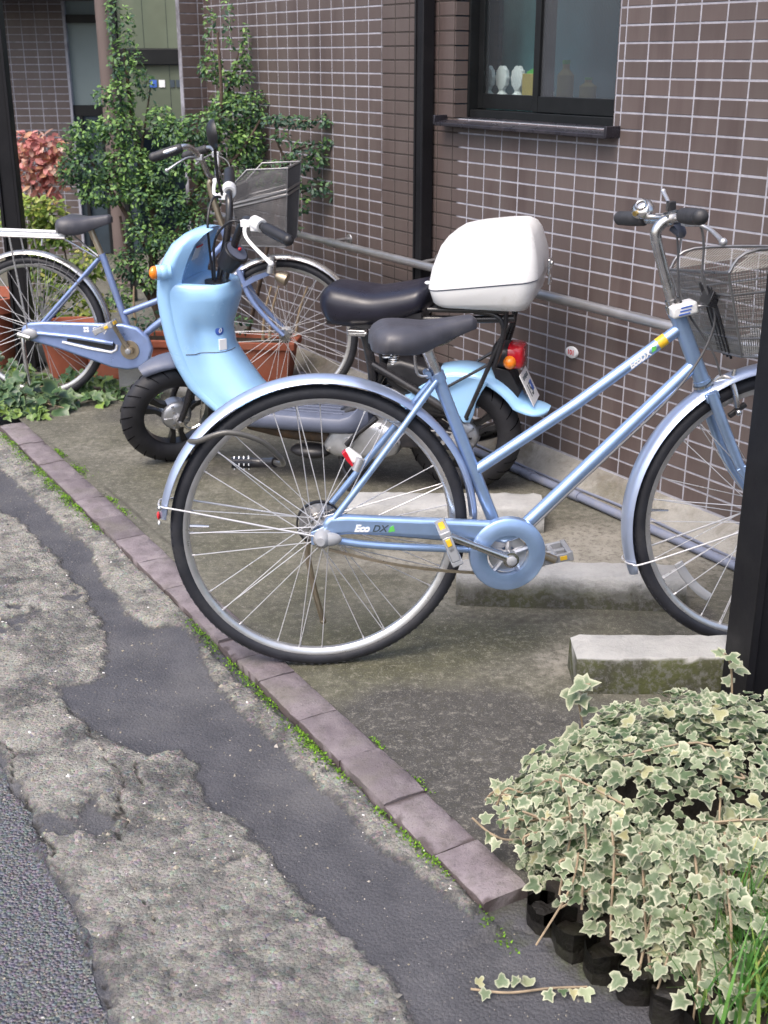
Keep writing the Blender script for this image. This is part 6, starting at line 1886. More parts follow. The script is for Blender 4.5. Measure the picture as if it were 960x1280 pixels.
for (x, z) in ((0.06, 0.225), (0.045, 0.195), (0.05, 0.168)):
    q = MB(); q.lathe([(0.001, 0.112), (0.009, 0.112), (0.010, 0.10)], (x, 0, z), (0, 1, 0), 6, caps=False); q.build('bolt', 'chrome', S, False)
q = MB(); q.tube([(0.225 + 0.016 * math.cos(a), 0.055 + 0.016 * math.sin(a), 0.425 + 0.004 * a / PI) for a in np.linspace(0, 22 * PI, 120)], 0.0032, 6); q.build('shock_spring', 'chrome', S)
q = MB(); q.tube([(0.225, 0.055, 0.39), (0.225, 0.055, 0.53)], 0.010, 10); q.build('shock', 'gold', S)
q = MB(); q.tube([(0.43, 0.07, 0.20), (0.40, 0.10, 0.07), (0.36, 0.12, 0.012)], 0.010, 8); q.tube([(0.36, 0.10, 0.010), (0.36, 0.15, 0.010)], 0.012, 8); q.tube([(0.40, -0.03, 0.20), (0.38, -0.09, 0.012)], 0.010, 8); q.build('stand', 'blackmetal', S)
q = MB(); q.ball((0.52, 0.08, 0.118), (0.075, 0.045, 0.026), 18, 10); q.build('under_guard', 'black', S)
q = MB(); q.tube(cr([(0.75, 0.06, 0.195), (0.6, 0.075, 0.178), (0.45, 0.07, 0.172)], 4), 0.024, 12); q.build('exhaust_pipe', pm('rusty_pipe', (0.07, 0.05, 0.035), 0.7, 0.3, 0.4, 20, dirt=(0.2, 0.1, 0.04), damt=0.6, dscale=18), S)

# seat
q = MB()
rings = []
for t in np.linspace(0, 1, 18):
    x = 0.485 - 0.385 * t
    e = min(1.0, (t / 0.10) ** 0.5 if t < 0.10 else 1.0, ((1 - t) / 0.05) ** 0.5 if t > 0.95 else 1.0)
    e = max(e, 0.25)
    zt = np.interp(t, [0, 0.08, 0.25, 0.5, 0.75, 1.0], [0.672, 0.700, 0.694, 0.682, 0.700, 0.722])
    zb = np.interp(t, [0, 0.08, 0.3, 0.6, 0.85, 1.0], [0.605, 0.560, 0.555, 0.572, 0.600, 0.630])
    wv = np.interp(t, [0, 0.12, 0.4, 0.8, 1.0], [0.085, 0.112, 0.125, 0.130, 0.122]) * (0.55 + 0.45 * e)
    zm = (zt + zb) / 2
    ring = []
    for a in np.linspace(0, 2 * PI, 20, endpoint=False):
        ca, sa = math.cos(a), math.sin(a)
        yy = wv * math.copysign(abs(ca) ** 0.62, ca)
        zz = (zt - zm if sa > 0 else zm - zb) * math.copysign(abs(sa) ** 0.75, sa) * (0.5 + 0.5 * e)
        ring.append((x, yy, zm + zz))
    rings.append(ring)
q.loft(rings)
st_ = q.build('seat', 'seat_black', S, ang=75, sub=1)
q = MB(); q.loft([[(x, wv * c_, z) for c_ in (-1, 1)] + [(x, wv, z - 0.03), (x, -wv, z - 0.03)] for x, wv, z in ((0.45, 0.08, 0.60), (0.3, 0.10, 0.595), (0.12, 0.11, 0.63))]); q.build('seat_base', 'black', st_)
q = MB()
q.box((0.335, 0.11, 0.555), (0.06, 0.03, 0.02)); q.tube([(0.30, 0.12, 0.555), (0.36, 0.12, 0.55)], 0.006, 8); q.build('seat_latch', 'chrome', st_, bevel=0.002)

# rear fender with side valance
q = MB()
rings = []
n = 30
for i in range(n + 1):
    a = R(28 + (196 - 28) * i / n)
    # swung around the rear axle from front (28) over the top to the tail
    Rf = 0.248 + (0.030 * max(0, (i / n - 0.72)) / 0.28)
    c_, s_ = math.cos(a), math.sin(a)
    if i / n > 0.70:
        k_ = (i / n - 0.70) / 0.30
        cx_ = -0.005 + 0.248 * math.cos(R(145.6)) - 0.085 * k_
        cz_ = 0.195 + 0.248 * math.sin(R(145.6)) - 0.045 * k_ + 0.02 * k_ * k_
        d = V(math.cos(R(145.6) + (-0.45) * 0 + k_ * -0.55), 0, math.sin(R(145.6) - k_ * 0.55))
        p0 = V(cx_, 0, cz_)
    else:
        d = V(c_, 0, s_)
        p0 = V(-0.005, 0, 0.195) + d * 0.248
    wv = 0.076 * (1.0 if i < n - 3 else (0.95, 0.86, 0.70, 0.45)[i - n + 3])
    dep = 0.030 if i / n < 0.72 else 0.030 * (1 - (i / n - 0.72) / 0.28 * 0.6)
    o_, in_ = [], []
    for b in np.linspace(-1, 1, 13):
        y = wv * math.sin(b * PI / 2)
        h = -dep * (1 - math.cos(b * PI / 2)) ** 1.3
        o_.append(p0 + d * h + V(0, y, 0))
        in_.append(p0 + d * (h - 0.005) + V(0, y * 0.955, 0))
    rings.append(o_ + in_[::-1])
q.loft(rings)
rfn = q.build('rear_fender', 'scooter', S, ang=60)
for s_ in (-1, 1):
    q = MB()
    poly = [(0.205 * math.cos(R(t)) - 0.005, 0.195 + 0.222 * math.sin(R(t))) for t in range(34, 112, 6)]
    poly = [(-0.005 + 0.226 * math.cos(R(t)), 0.195 + 0.226 * math.sin(R(t))) for t in range(30, 118, 6)] + [(-0.078, 0.372), (-0.060, 0.335), (-0.052, 0.292), (-0.040, 0.262), (-0.018, 0.262), (0.02, 0.30), (0.10, 0.325), (0.17, 0.30)]
    q.prism(poly, (0, 0, 0), (1, 0, 0), (0, 0, 1), (0, 1, 0), s_ * 0.079 - 0.003, s_ * 0.079 + 0.003)
    q.build('side_valance', 'scooter', rfn, bevel=0.002)
    q = MB(); q.ball((-0.030, s_ * 0.086, 0.278), 0.007, 10, 6); q.build('valance_bolt', 'black', rfn)
# tail lamp and number plate
q = MB()
q.loft([[(x, w_ * math.cos(a) if True else 0, 0.482 + h_ * math.copysign(abs(math.sin(a)) ** 0.6, math.sin(a))) for a in np.linspace(0, 2 * PI, 20, endpoint=False)] for x, w_, h_ in ((-0.100, 0.045, 0.030), (-0.108, 0.060, 0.040), (-0.155, 0.064, 0.043))])
q.prism([(-0.10, 0.45), (-0.16, 0.44), (-0.20, 0.37), (-0.19, 0.34), (-0.12, 0.40)], (0, 0, 0), (1, 0, 0), (0, 0, 1), (0, 1, 0), -0.05, 0.05)
tl = q.build('tail_lamp', 'black', S, ang=45, bevel=0.003)
q = MB()
q.loft([[(x, w_ * math.copysign(abs(math.cos(a)) ** 0.6, math.cos(a)), 0.482 + h_ * math.copysign(abs(math.sin(a)) ** 0.5, math.sin(a))) for a in np.linspace(0, 2 * PI, 24, endpoint=False)] for x, w_, h_ in ((-0.1555, 0.062, 0.042), (-0.195, 0.058, 0.040), (-0.203, 0.050, 0.034))])
q.build('red_lens', 'lens_red', tl, ang=45)
for s_ in (-1, 1):
    q = MB(); q.ball((-0.163, s_ * 0.054, 0.470), (0.022, 0.026, 0.024), 16, 10); q.build('amber_lens', 'lens_amber', tl)
pc = V(-0.222, 0.0, 0.378)
px_, py_ = V(0, -1, 0), V(0.45, 0, 0.893)            # plate axes seen from behind
pn = np.cross(px_, py_)
q = MB(); q.box(pc, (0.125, 0.112, 0.0025), (px_, py_, pn))
pl = q.build('licence_plate', 'whiteprint', S, bevel=0.0008)
q = MB(); q.box(pc + px_ * 0.028 + py_ * -0.004 + pn * 0.0018, (0.024, 0.034, 0.0016), (px_, py_, pn)); q.build('blue_patch', 'blueprint', pl, False)
text('lettering', '15', 0.060, 'darkprint', pl, pc + pn * 0.0014 + px_ * -0.012 + py_ * -0.012, px_, py_, 0, 0.001, align='CENTER')
for k in range(5):
    q = MB(); q.box(pc + px_ * (-0.034 + 0.017 * k) + py_ * 0.036 + pn * 0.0016, (0.011, 0.014 - 0.003 * (k % 2), 0.0012), (px_, py_, pn)); q.build('plate_mark', 'darkprint', pl, False)

# top box
def slabs(levels):
    q = MB()
    q.loft([[(x, y, z + tl_ * (x + 0.08)) for x, y in rrect(cx_, 0, a, b, r)] for z, cx_, a, b, r, tl_ in [(l[0], l[1] + 0.006, l[2] * 0.965, l[3] * 0.95, l[4], l[5]) for l in levels]])
    return q
tb = slabs([(0.655, -0.082, 0.120, 0.135, 0.04, 0), (0.660, -0.084, 0.148, 0.158, 0.045, 0), (0.680, -0.086, 0.164, 0.170, 0.05, -0.06), (0.729, -0.088, 0.176, 0.180, 0.05, -0.13), (0.736, -0.088, 0.176, 0.180, 0.05, -0.13)]).build('top_box', 'white', S, ang=60)
ld = slabs([(0.7375, -0.088, 0.180, 0.184, 0.052, -0.13), (0.746, -0.088, 0.180, 0.184, 0.052, -0.13), (0.80, -0.089, 0.172, 0.172, 0.052, -0.13), (0.862, -0.092, 0.152, 0.152, 0.055, -0.13), (0.888, -0.096, 0.134, 0.132, 0.055, -0.13), (0.902, -0.100, 0.110, 0.110, 0.05, -0.13), (0.908, -0.102, 0.075, 0.08, 0.04, -0.13)]).build('box_lid', 'white', tb, ang=60)
q = slabs([(0.7335, -0.088, 0.1775, 0.1815, 0.05, -0.13), (0.7395, -0.088, 0.1775, 0.1815, 0.05, -0.13)]); q.build('box_seam', 'slate', tb)
q = MB(); q.box((-0.272, 0, 0.775), (0.010, 0.040, 0.050)); q.lathe([(0.001, 0.008), (0.009, 0.008), (0.011, 0.0)], (-0.276, 0, 0.785), (-1, 0, 0.2), 16, caps=False); q.box((-0.274, 0, 0.735), (0.010, 0.028, 0.034)); q.build('box_latch', 'chrome', tb, bevel=0.003)
q = MB(); q.ball((0.094, 0.13, 0.733), (0.010, 0.012, 0.006), 10, 6); q.build('hinge', 'white', tb)

# ------------------------------------------------------------------ plants
def ivy_leaf(size, lobes, seedv):
    """one lobed leaf: midrib at rim 0, edge at rim 1, slightly folded and cupped; base at the origin, blade along +X"""
    g_ = np.random.default_rng(seedv)
    prof = {5: [(0, 0), (-0.16, 0.30), (0.02, 0.50), (0.22, 0.36), (0.50, 0.56), (0.58, 0.27), (1.0, 0.0)],
            3: [(0, 0), (-0.10, 0.26), (0.12, 0.48), (0.40, 0.50), (0.50, 0.26), (0.80, 0.16), (1.0, 0.0)]}[lobes]
    half = [V(a, b) * (1 + g_.normal(0, 0.085)) for a, b in prof]
    half[0] = V(0, 0); half[-1][1] = 0
    out = half + [V(p[0], -p[1] * g_.uniform(0.85, 1.1)) for p in half[-2:0:-1]]
    c0 = V(0.33, 0)
    vv, rim = [], []
    rk_ = g_.uniform(0.72, 1.2)
    cup, fold = g_.uniform(-0.15, 0.45), g_.uniform(-0.05, 0.45)
    def put(p, r_):
        z = fold * abs(p[1]) - cup * (p[0] - 0.3) ** 2 + g_.normal(0, 0.012)
        vv.append(V(p[0], p[1], z) * size)
        rim.append(r_ * rk_)
    put(c0, 0.0)
    n = len(out)
    for p in out:
        put(c0 + (p - c0) * 0.62, 0.45)
    for p in out:
        put(p, 1.0)
    ff = []
    for i in range(n):
        j = (i + 1) % n
        ff.append((0, 1 + i, 1 + j))
        ff.append((1 + i, 1 + n + i, 1 + n + j))
        ff.append((1 + i, 1 + n + j, 1 + j))
    return np.array(vv), np.array(ff), np.array(rim)

def frame_from(n_, d_):
    n_ = n_ / np.linalg.norm(n_)
    d_ = d_ - n_ * (d_ @ n_)
    d_ = d_ / (np.linalg.norm(d_) + 1e-9)
    return np.stack([d_, np.cross(n_, d_), n_])          # rows: x, y, z of the leaf

def px_size(p, s):
    z = (p[1]) * math.cos(R(CAM_PITCH)) - (p[2] - CAM_H) * math.sin(R(CAM_PITCH))
    return s / max(z, 0.1)

def in_view(p):
    d = p - V(0, 0, CAM_H)
    z = d[1] * math.cos(R(CAM_PITCH)) - d[2] * math.sin(R(CAM_PITCH))
    u = d[1] * math.sin(R(CAM_PITCH)) + d[2] * math.cos(R(CAM_PITCH))
    return z > 0.1 and abs(1500 * d[0] / z) < 490 and abs(1500 * u / z) < 650

def leafy(parent, leaves, mats, base_sizes, matname, seed, singles=300, part='leaf', lob=(5, 3)):
    """leaves: list of (point, normal, direction, size, tint). The largest in view become single parts, the rest one mass."""
    var = []
    for k in range(8):
        v_, f_, r_ = ivy_leaf(1.0, lob[k % 2], seed + k)
        ms = []
        for t in (0.08, 0.3, 0.5, 0.7, 0.95):
            me = fast_mesh(part, v_, f_, matname, {'rim': r_, 'tint': np.full(len(v_), t)}, True)
            ms.append(me)
        var.append((v_, f_, r_, ms))
    order = sorted(range(len(leaves)), key=lambda i: -(px_size(leaves[i][0], leaves[i][3]) if in_view(leaves[i][0]) else 0))
    single = set(order[:singles])
    inv = parent.matrix_world.inverted() if False else Matrix.Translation(-parent.location)
    AV, AF, AR, AT, nn = [], [], [], [], 0
    for i, (p, n_, d_, s_, t_) in enumerate(leaves):
        v_, f_, r_, ms = var[i % 8]
        fr = frame_from(n_, d_)
        if i in single:
            me = ms[min(4, int(t_ * 5))]
            o = link(part, me, parent)
            m4 = Matrix(((fr[0] * s_), (fr[1] * s_), (fr[2] * s_))).transposed().to_4x4()
            m4.translation = Vector(p) - parent.location
            o.matrix_local = m4
        else:
            AV.append((v_ * s_) @ fr + p - np.array(parent.location))
            AF.append(f_ + nn)
            nn += len(v_)
            AR.append(r_)
            AT.append(np.full(len(v_), t_))
    if AV:
        o = link('foliage', fast_mesh('foliage', np.concatenate(AV), np.concatenate(AF), matname, {'rim': np.concatenate(AR), 'tint': np.concatenate(AT)}, True), parent)
        o['kind'] = 'stuff'

# ---- variegated ivy mound spilling over a timber edged bed
bed = MB()
poly = [(0.285, 1.745), (0.61, 1.30), (2.2, 1.0), (2.2, 2.9), (1.1, 2.33), (0.62, 2.12), (0.36, 1.92)]
bed.loft([[(x, y, -0.07) for x, y in poly], [(x, y, 0.035) for x, y in poly]])
tag(bed.build('soil_bed', 'soil', None, False), kind='structure')
pal = thing('timber_edging', 'row of short dark wet timber stakes edging the ivy bed', 'edging', (0.28, 1.70, -0.03))
a, b = V(0.0, 0.0), V(0.52, -0.62)
nst = 13
for k in range(nst):
    p = a + (b - a) * k / (nst - 1)
    r_ = rng.uniform(0.031, 0.040)
    hh = rng.uniform(0.020, 0.060)
    q = MB()
    rings = []
    for z in (-0.05, 0.02, 0.06, hh - 0.006, hh):
        rings.append([(p[0] + (r_ - (0.006 if z == hh else 0)) * math.cos(t) * (1 + 0.10 * math.sin(3 * t + k) + 0.04 * math.sin(7 * t + 2 * k)), p[1] + (r_ - (0.006 if z == hh else 0)) * math.sin(t) * (1 + 0.10 * math.sin(3 * t + k) + 0.04 * math.sin(7 * t + 2 * k)), z + (rng.normal(0, 0.004) if z > 0.02 else 0)) for t in np.linspace(0, 2 * PI, 14, endpoint=False)])
    q.loft(rings)
    q.build('stake', 'oldwood', pal, ang=50)

ivy = thing('ivy', 'big mound of cream edged variegated ivy spilling over the dark timber edging', 'ivy', (0.62, 1.80, 0.03))
IC, IR = V(0.655, 1.865, 0.06), V(0.405, 0.285, 0.235)
L = []
def mound_pt(th, ph):
    d = V(math.cos(ph) * math.cos(th), math.cos(ph) * math.sin(th), math.sin(ph))
    lump = 1 + 0.16 * (fbm(np.array([th * 2.2 + 5]), np.array([ph * 3.0 + 2]), 3)[0] - 0.5) * 2
    p = IC + IR * d * lump
    if p[0] > 0.70:
        p[2] -= 0.45 * (p[0] - 0.70)
    return d, p
for k in range(4700):
    th = rng.uniform(-PI, PI)
    ph = math.asin(rng.uniform(-0.25, 1.0))
    d, p = mound_pt(th, ph)
    dep = abs(rng.normal(0, 0.10))
    if k % 5 == 0:
        dep = rng.uniform(0.12, 0.34)
    p = IC + (p - IC) * (1 - dep + 0.03)
    if p[2] < 0.0:
        p[2] = rng.uniform(0.0, 0.05)
    n_ = d / IR
    n_ = n_ / np.linalg.norm(n_) * 0.7 + V(0, -0.15, 0.75) + V(*rng.normal(0, 0.33, 3))
    dd = V(d[0], d[1], -0.55) + V(*rng.normal(0, 0.55, 3))
    s_ = float(np.clip(rng.normal(0.0212, 0.0066), 0.010, 0.042))
    L.append((p, n_, dd, s_, float(np.clip(rng.normal(0.42, 0.27), 0, 0.99))))
# hanging curtain in front of the timber edge
stems = []
def vine(pts, nl, smin, smax, spread=0.02, tint=0.5):
    c = cr(pts, 8)
    stems.append((c, 0.0022))
    for j in range(nl):
        i = min(len(c) - 2, int((j + 0.5) / nl * (len(c) - 1)))
        t = c[i + 1] - c[i]
        o = V(*rng.normal(0, 1, 3))
        o = o - t * (o @ t) / (t @ t + 1e-9)
        o = o / np.linalg.norm(o)
        o[2] = abs(o[2]) * 0.6
        p = c[i] + o * rng.uniform(0.3, 1.0) * spread
        n_ = V(-0.1, -0.55, 0.8) + V(*rng.normal(0, 0.3, 3))
        L.append((p, n_, o + V(0, -0.2, -0.5), float(rng.uniform(smin, smax)), float(np.clip(rng.normal(tint, 0.22), 0, 0.99))))
for (x0, y0, x1, y1, z1, n) in ((0.38, 1.66, 0.37, 1.585, 0.045, 16), (0.42, 1.62, 0.425, 1.535, 0.03, 26), (0.46, 1.60, 0.465, 1.50, 0.02, 30), (0.50, 1.58, 0.50, 1.45, 0.03, 26), (0.54, 1.58, 0.55, 1.42, 0.03, 24), (0.53, 1.50, 0.52, 1.40, 0.0, 14), (0.44, 1.60, 0.40, 1.52, 0.0, 10), (0.32, 1.74, 0.30, 1.69, 0.05, 12), (0.34, 1.70, 0.33, 1.64, 0.06, 12), (0.49, 1.62, 0.485, 1.46, 0.06, 30), (0.56, 1.62, 0.57, 1.46, 0.09, 30), (0.63, 1.62, 0.63, 1.46, 0.1, 30)):
    vine([(x0, y0 + 0.04, 0.20), (x0, y0 - 0.01, 0.15), ((x0 + x1) / 2, (y0 + y1) / 2, 0.5 * (0.13 + z1)), (x1, y1, z1)], int(n * 2.0), 0.014, 0.032, 0.045)
for (x0, y0, z0, x1, y1, z1) in ((0.33, 1.70, 0.13, 0.255, 1.625, 0.0), (0.45, 1.60, 0.12, 0.43, 1.50, 0.02), (0.40, 1.66, 0.12, 0.30, 1.68, 0.03), (0.47, 1.57, 0.14, 0.475, 1.45, 0.0)):
    c = cr([(x0, y0, z0), ((x0 + x1) / 2 + 0.02, (y0 + y1) / 2, (z0 + z1) / 2 + 0.02), (x1, y1, z1)], 6)
    stems.append((c, 0.0019))
# runners: one over the kerb, one along the damp road
vine([(0.33, 1.82, 0.10), (0.24, 1.84, 0.055), (0.20, 1.87, 0.045), (0.165, 1.90, 0.06)], 5, 0.024, 0.034, 0.012, 0.6)
vine([(0.33, 1.55, -0.02), (0.27, 1.545, -0.018), (0.20, 1.535, -0.018), (0.14, 1.54, -0.015)], 9, 0.018, 0.030, 0.016, 0.6)
vine([(0.70, 2.10, 0.10), (0.69, 2.11, 0.24), (0.675, 2.10, 0.29), (0.664, 2.09, 0.305)], 8, 0.024, 0.036, 0.012, 0.55)
vine([(0.40, 2.08, 0.12), (0.385, 2.09, 0.20), (0.375, 2.08, 0.235), (0.40, 2.06, 0.255)], 6, 0.034, 0.046, 0.012, 0.5)
for k in range(26):
    th = rng.uniform(-PI, -0.1) if k < 18 else rng.uniform(1.8, PI)
    d, p0 = mound_pt(th, rng.uniform(0.0, 0.5))
    e = V(d[0], d[1], 0) / math.hypot(d[0], d[1])
    p0[2] = max(p0[2], 0.05)
    p1 = p0 + e * rng.uniform(0.02, 0.05) + V(0, 0, rng.uniform(-0.03, 0.03))
    p2 = p1 + e * rng.uniform(0.0, 0.035) + V(0, 0, -rng.uniform(0.0, 0.05))
    p2[2] = max(p2[2], 0.0)
    vine([p0 - e * 0.06, p0, p1, p2], int(rng.integers(5, 9)), 0.013, 0.028, 0.014, 0.5)
leafy(ivy, L, None, None, 'ivy_var', 40, 300)
q = MB()
for c, r_ in stems:
    q.tube([p - np.array(ivy.location) for p in c], r_, 6)
for k in range(26):
    th, ph = rng.uniform(-2.8, -0.5), math.asin(rng.uniform(0.0, 0.95))
    _, p0 = mound_pt(th, ph)
    _, p1 = mound_pt(th + rng.normal(0, 0.35), ph + rng.normal(0, 0.15))
    _, p2 = mound_pt(th + rng.normal(0, 0.6), ph - abs(rng.normal(0, 0.25)))
    q.tube([p - np.array(ivy.location) for p in cr([p0, (p1 + (p1 - IC) * 0.03), p2], 5)], 0.0021, 5)
q.build('stems', 'stem', ivy, kind='stuff')
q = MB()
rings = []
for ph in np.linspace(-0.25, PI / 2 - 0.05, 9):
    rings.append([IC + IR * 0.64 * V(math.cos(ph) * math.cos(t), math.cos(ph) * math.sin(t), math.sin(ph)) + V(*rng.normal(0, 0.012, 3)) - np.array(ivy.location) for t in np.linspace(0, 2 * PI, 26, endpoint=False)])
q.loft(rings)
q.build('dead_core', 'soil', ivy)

# grass at the right edge
vv, ff, tt = [], [], []
for k in range(560):
    b0 = V(0.60 + rng.normal(0, 0.045), 1.515 + rng.normal(0, 0.07), 0.035)
    a = rng.uniform(0, 2 * PI)
    ln = rng.uniform(0.10, 0.22)
    out = rng.uniform(0.15, 0.75)
    w_ = rng.uniform(0.0016, 0.0032)
    d = V(math.cos(a), math.sin(a), 0)
    e = V(-math.sin(a), math.cos(a), 0)
    i = len(vv)
    tn = rng.random()
    for j in range(6):
        t = j / 5
        p = b0 + d * ln * out * t ** 1.6 + V(0, 0, ln * (t - 0.42 * out * t * t))
        for s_ in (-1, 1):
            vv.append(p + e * s_ * w_ * (1 - t ** 2) + V(0, 0, 0.0004 * s_))
            tt.append(tn)
    for j in range(5):
        ff.append((i + 2 * j, i + 2 * j + 1, i + 2 * j + 3, i + 2 * j + 2))
M['grassblade'] = m_leaf('grass_blades', [(0.0, (0.05, 0.15, 0.03)), (0.6, (0.10, 0.25, 0.05)), (0.9, (0.25, 0.36, 0.07)), (1.0, (0.45, 0.40, 0.15))], 0.25, 0.4)
tag(link('grass', fast_mesh('grass', vv, ff, 'grassblade', {'tint': tt}, True)), kind='stuff')

# ---- clumped shrubs made of many small leaves
def pix(x, y, depth_y):
    """photo column and row at the given distance, to place clumps"""
    r_ = V((x - 480) / 1500, math.cos(R(CAM_PITCH)) - (y - 640) / 1500 * math.sin(R(CAM_PITCH)), -math.sin(R(CAM_PITCH)) - (y - 640) / 1500 * math.cos(R(CAM_PITCH)))
    return V(0, 0, CAM_H) + r_ * depth_y / r_[1]

def small_leaf(kind):
    if kind == 'oval':
        v = V(0, 0, 0), V(0.35, 0.24, 0.05), V(0.75, 0.20, 0.03), V(1.0, 0, -0.04), V(0.75, -0.20, 0.03), V(0.35, -0.24, 0.05), V(0.5, 0, -0.03)
        return np.array(v), np.array([(0, 6, 1), (1, 6, 2), (2, 6, 3), (3, 6, 4), (4, 6, 5), (5, 6, 0)])
    v = V(0, 0, 0), V(0.4, 0.15, 0.05), V(1.0, 0, -0.10), V(0.4, -0.15, 0.05)
    return np.array(v), np.array([(0, 2, 1), (0, 3, 2)])

def crown(parent, name, clumps, matname, kind, size, tint, out=0.9, dens=1.0, singles=0):
    lv, lf = small_leaf(kind)
    solo = [fast_mesh('leaf', lv, lf, matname, {'tint': np.full(len(lv), t), 'rim': np.zeros(len(lv))}, True) for t in (0.05, 0.25, 0.5, 0.75, 0.95)] if singles else []
    P, T, F, nn = [], [], [], 0
    pos = np.array(parent.location)
    for (c, r_, n) in clumps:
        n = int(n * dens)
        ctn = rng.uniform(-0.12, 0.12)
        for k in range(n):
            d = V(*rng.normal(0, 1, 3))
            d = d / np.linalg.norm(d)
            rad = rng.uniform(0.35, 1.0) ** 0.6
            p = c + d * V(*r_) * rad
            n_ = d * 0.6 + V(0, -0.2, 0.7) + V(*rng.normal(0, 0.45, 3))
            dd = d * out + V(*rng.normal(0, 0.6, 3))
            fr = frame_from(n_, dd)
            s_ = size * rng.uniform(0.6, 1.25)
            if singles and p[1] < c[1] + 0.02:
                singles -= 1
                o = link('leaf', solo[int(rng.integers(0, 5))], parent)
                m4 = Matrix((fr[0] * s_, fr[1] * s_, fr[2] * s_)).transposed().to_4x4()
                m4.translation = Vector(p - pos)
                o.matrix_local = m4
                continue
            P.append((lv * s_) @ fr + p - pos)
            F.append(lf + nn)
            nn += len(lv)
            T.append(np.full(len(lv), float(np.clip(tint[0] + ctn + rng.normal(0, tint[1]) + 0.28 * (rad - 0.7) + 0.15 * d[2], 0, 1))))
    return link(name, fast_mesh(name, np.concatenate(P), np.concatenate(F), matname, {'tint': np.concatenate(T), 'rim': np.zeros(nn)}, True), parent)

def limbs(parent, lines, mat='bark', name='trunk'):
    q = MB()
    pos = np.array(parent.location)
    for pts, r0, r1 in lines:
        c = cr([np.asarray(p) - pos for p in pts], 6)
        n = len(c)
        q.tube(c, [r0 + (r1 - r0) * i / (n - 1) for i in range(n)], 8)
    return q.build(name, mat, parent)

def clumpset(lst, Yd):
    out = []
    for (x, y, rx, ry, n, *dy) in lst:
        Yc = Yd + (dy[0] if dy else 0)
        k = Yc / 1500 / math.cos(R(CAM_PITCH)) * 0.98
        out.append((pix(x, y, Yc), (rx * k, max(rx, ry) * k * 0.8, ry * k), n))
    return out

SH = thing('shrub', 'tall dark green small leaved shrub with clipped pads between the wall and entrance', 'shrub', (-1.02, 6.0, 0))
cl_ = [(142, 20, 8, 26, 60), (160, 35, 6, 24, 40), (150, 75, 14, 24, 95), (172, 85, 7, 24, 45), (150, 120, 18, 20, 130), (180, 105, 10, 16, 50), (128, 120, 10, 12, 40), (262, 35, 6, 30, 45, 0.15), (285, 25, 5, 34, 45, 0.15), (306, 55, 5, 22, 35, 0.15), (262, 85, 14, 14, 90, 0.15), (282, 100, 14, 12, 80, 0.15), (302, 90, 12, 16, 80, 0.15), (285, 125, 22, 10, 110, 0.15),
      (110, 165, 26, 14, 170), (150, 160, 26, 22, 260), (200, 150, 16, 18, 140), (95, 180, 20, 12, 100), (110, 205, 34, 22, 340), (160, 205, 30, 24, 360), (130, 238, 34, 18, 320), (180, 240, 28, 20, 280), (215, 170, 26, 18, 220), (250, 160, 30, 18, 250), (290, 140, 30, 20, 300, 0.1), (320, 135, 14, 22, 120, 0.1), (280, 175, 34, 22, 340, 0.1), (310, 180, 22, 26, 220, 0.1),
      (240, 205, 30, 20, 240), (290, 215, 30, 20, 260, 0.1), (200, 215, 26, 18, 200), (215, 255, 26, 22, 230), (180, 290, 24, 26, 230), (215, 305, 30, 22, 260), (160, 330, 20, 20, 160), (245, 275, 22, 18, 150), (190, 345, 22, 20, 150), (225, 340, 18, 14, 90), (150, 370, 16, 18, 90), (85, 215, 14, 16, 90), (265, 240, 22, 14, 110), (320, 215, 16, 18, 90, 0.1)]
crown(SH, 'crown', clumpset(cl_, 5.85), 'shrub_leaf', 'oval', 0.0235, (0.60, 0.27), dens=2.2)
g5 = lambda x, y, dy=0.0: pix(x, y, 5.9 + dy)
limbs(SH, [([(-1.02, 6.0, 0), g5(195, 380), g5(190, 260), g5(170, 180), g5(155, 60)], 0.030, 0.006), ([(-1.0, 6.0, 0), g5(205, 350), g5(240, 250), g5(275, 160), g5(272, 40)], 0.024, 0.005), ([g5(195, 330), g5(140, 240), g5(105, 190)], 0.014, 0.004), ([g5(240, 250), g5(300, 190), g5(325, 150)], 0.012, 0.004), ([(-1.05, 6.02, 0), g5(165, 330), g5(150, 270)], 0.016, 0.006), ([g5(175, 200), g5(188, 110)], 0.008, 0.003), ([g5(275, 150, 0.1), g5(300, 60, 0.1)], 0.007, 0.003)])
ES = thing('shrub', 'smaller espaliered branch of green pads against the tiles above the grey basket', 'shrub', (-0.70, 5.75, 0))
cl_ = [(345, 150, 16, 5, 90), (375, 152, 20, 6, 120), (405, 150, 10, 7, 70), (350, 170, 10, 8, 50), (385, 185, 22, 8, 110), (412, 178, 9, 6, 50), (370, 205, 20, 12, 170), (395, 200, 14, 10, 90), (365, 230, 14, 12, 120), (400, 235, 18, 9, 110), (375, 255, 12, 12, 80), (420, 245, 8, 4, 14), (345, 215, 12, 18, 90), (365, 285, 8, 6, 16)]
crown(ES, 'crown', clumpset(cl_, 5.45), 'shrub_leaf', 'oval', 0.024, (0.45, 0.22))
g6 = lambda x, y: pix(x, y, 5.5)
limbs(ES, [([(-0.70, 5.75, 0), g6(330, 330), g6(345, 250), g6(370, 190), g6(410, 178)], 0.012, 0.003), ([g6(345, 250), g6(360, 215), g6(345, 160), g6(400, 150)], 0.008, 0.003), ([g6(350, 245), g6(405, 235)], 0.006, 0.002)])
RS = thing('shrub', 'red leaved shrub beside the left post', 'shrub', (-1.97, 6.35, 0))
cl_ = [(30, 178, 22, 12, 90), (58, 182, 16, 14, 70), (35, 205, 24, 14, 90), (62, 210, 14, 16, 60), (40, 230, 20, 14, 60), (72, 235, 10, 12, 26), (75, 200, 8, 10, 20)]
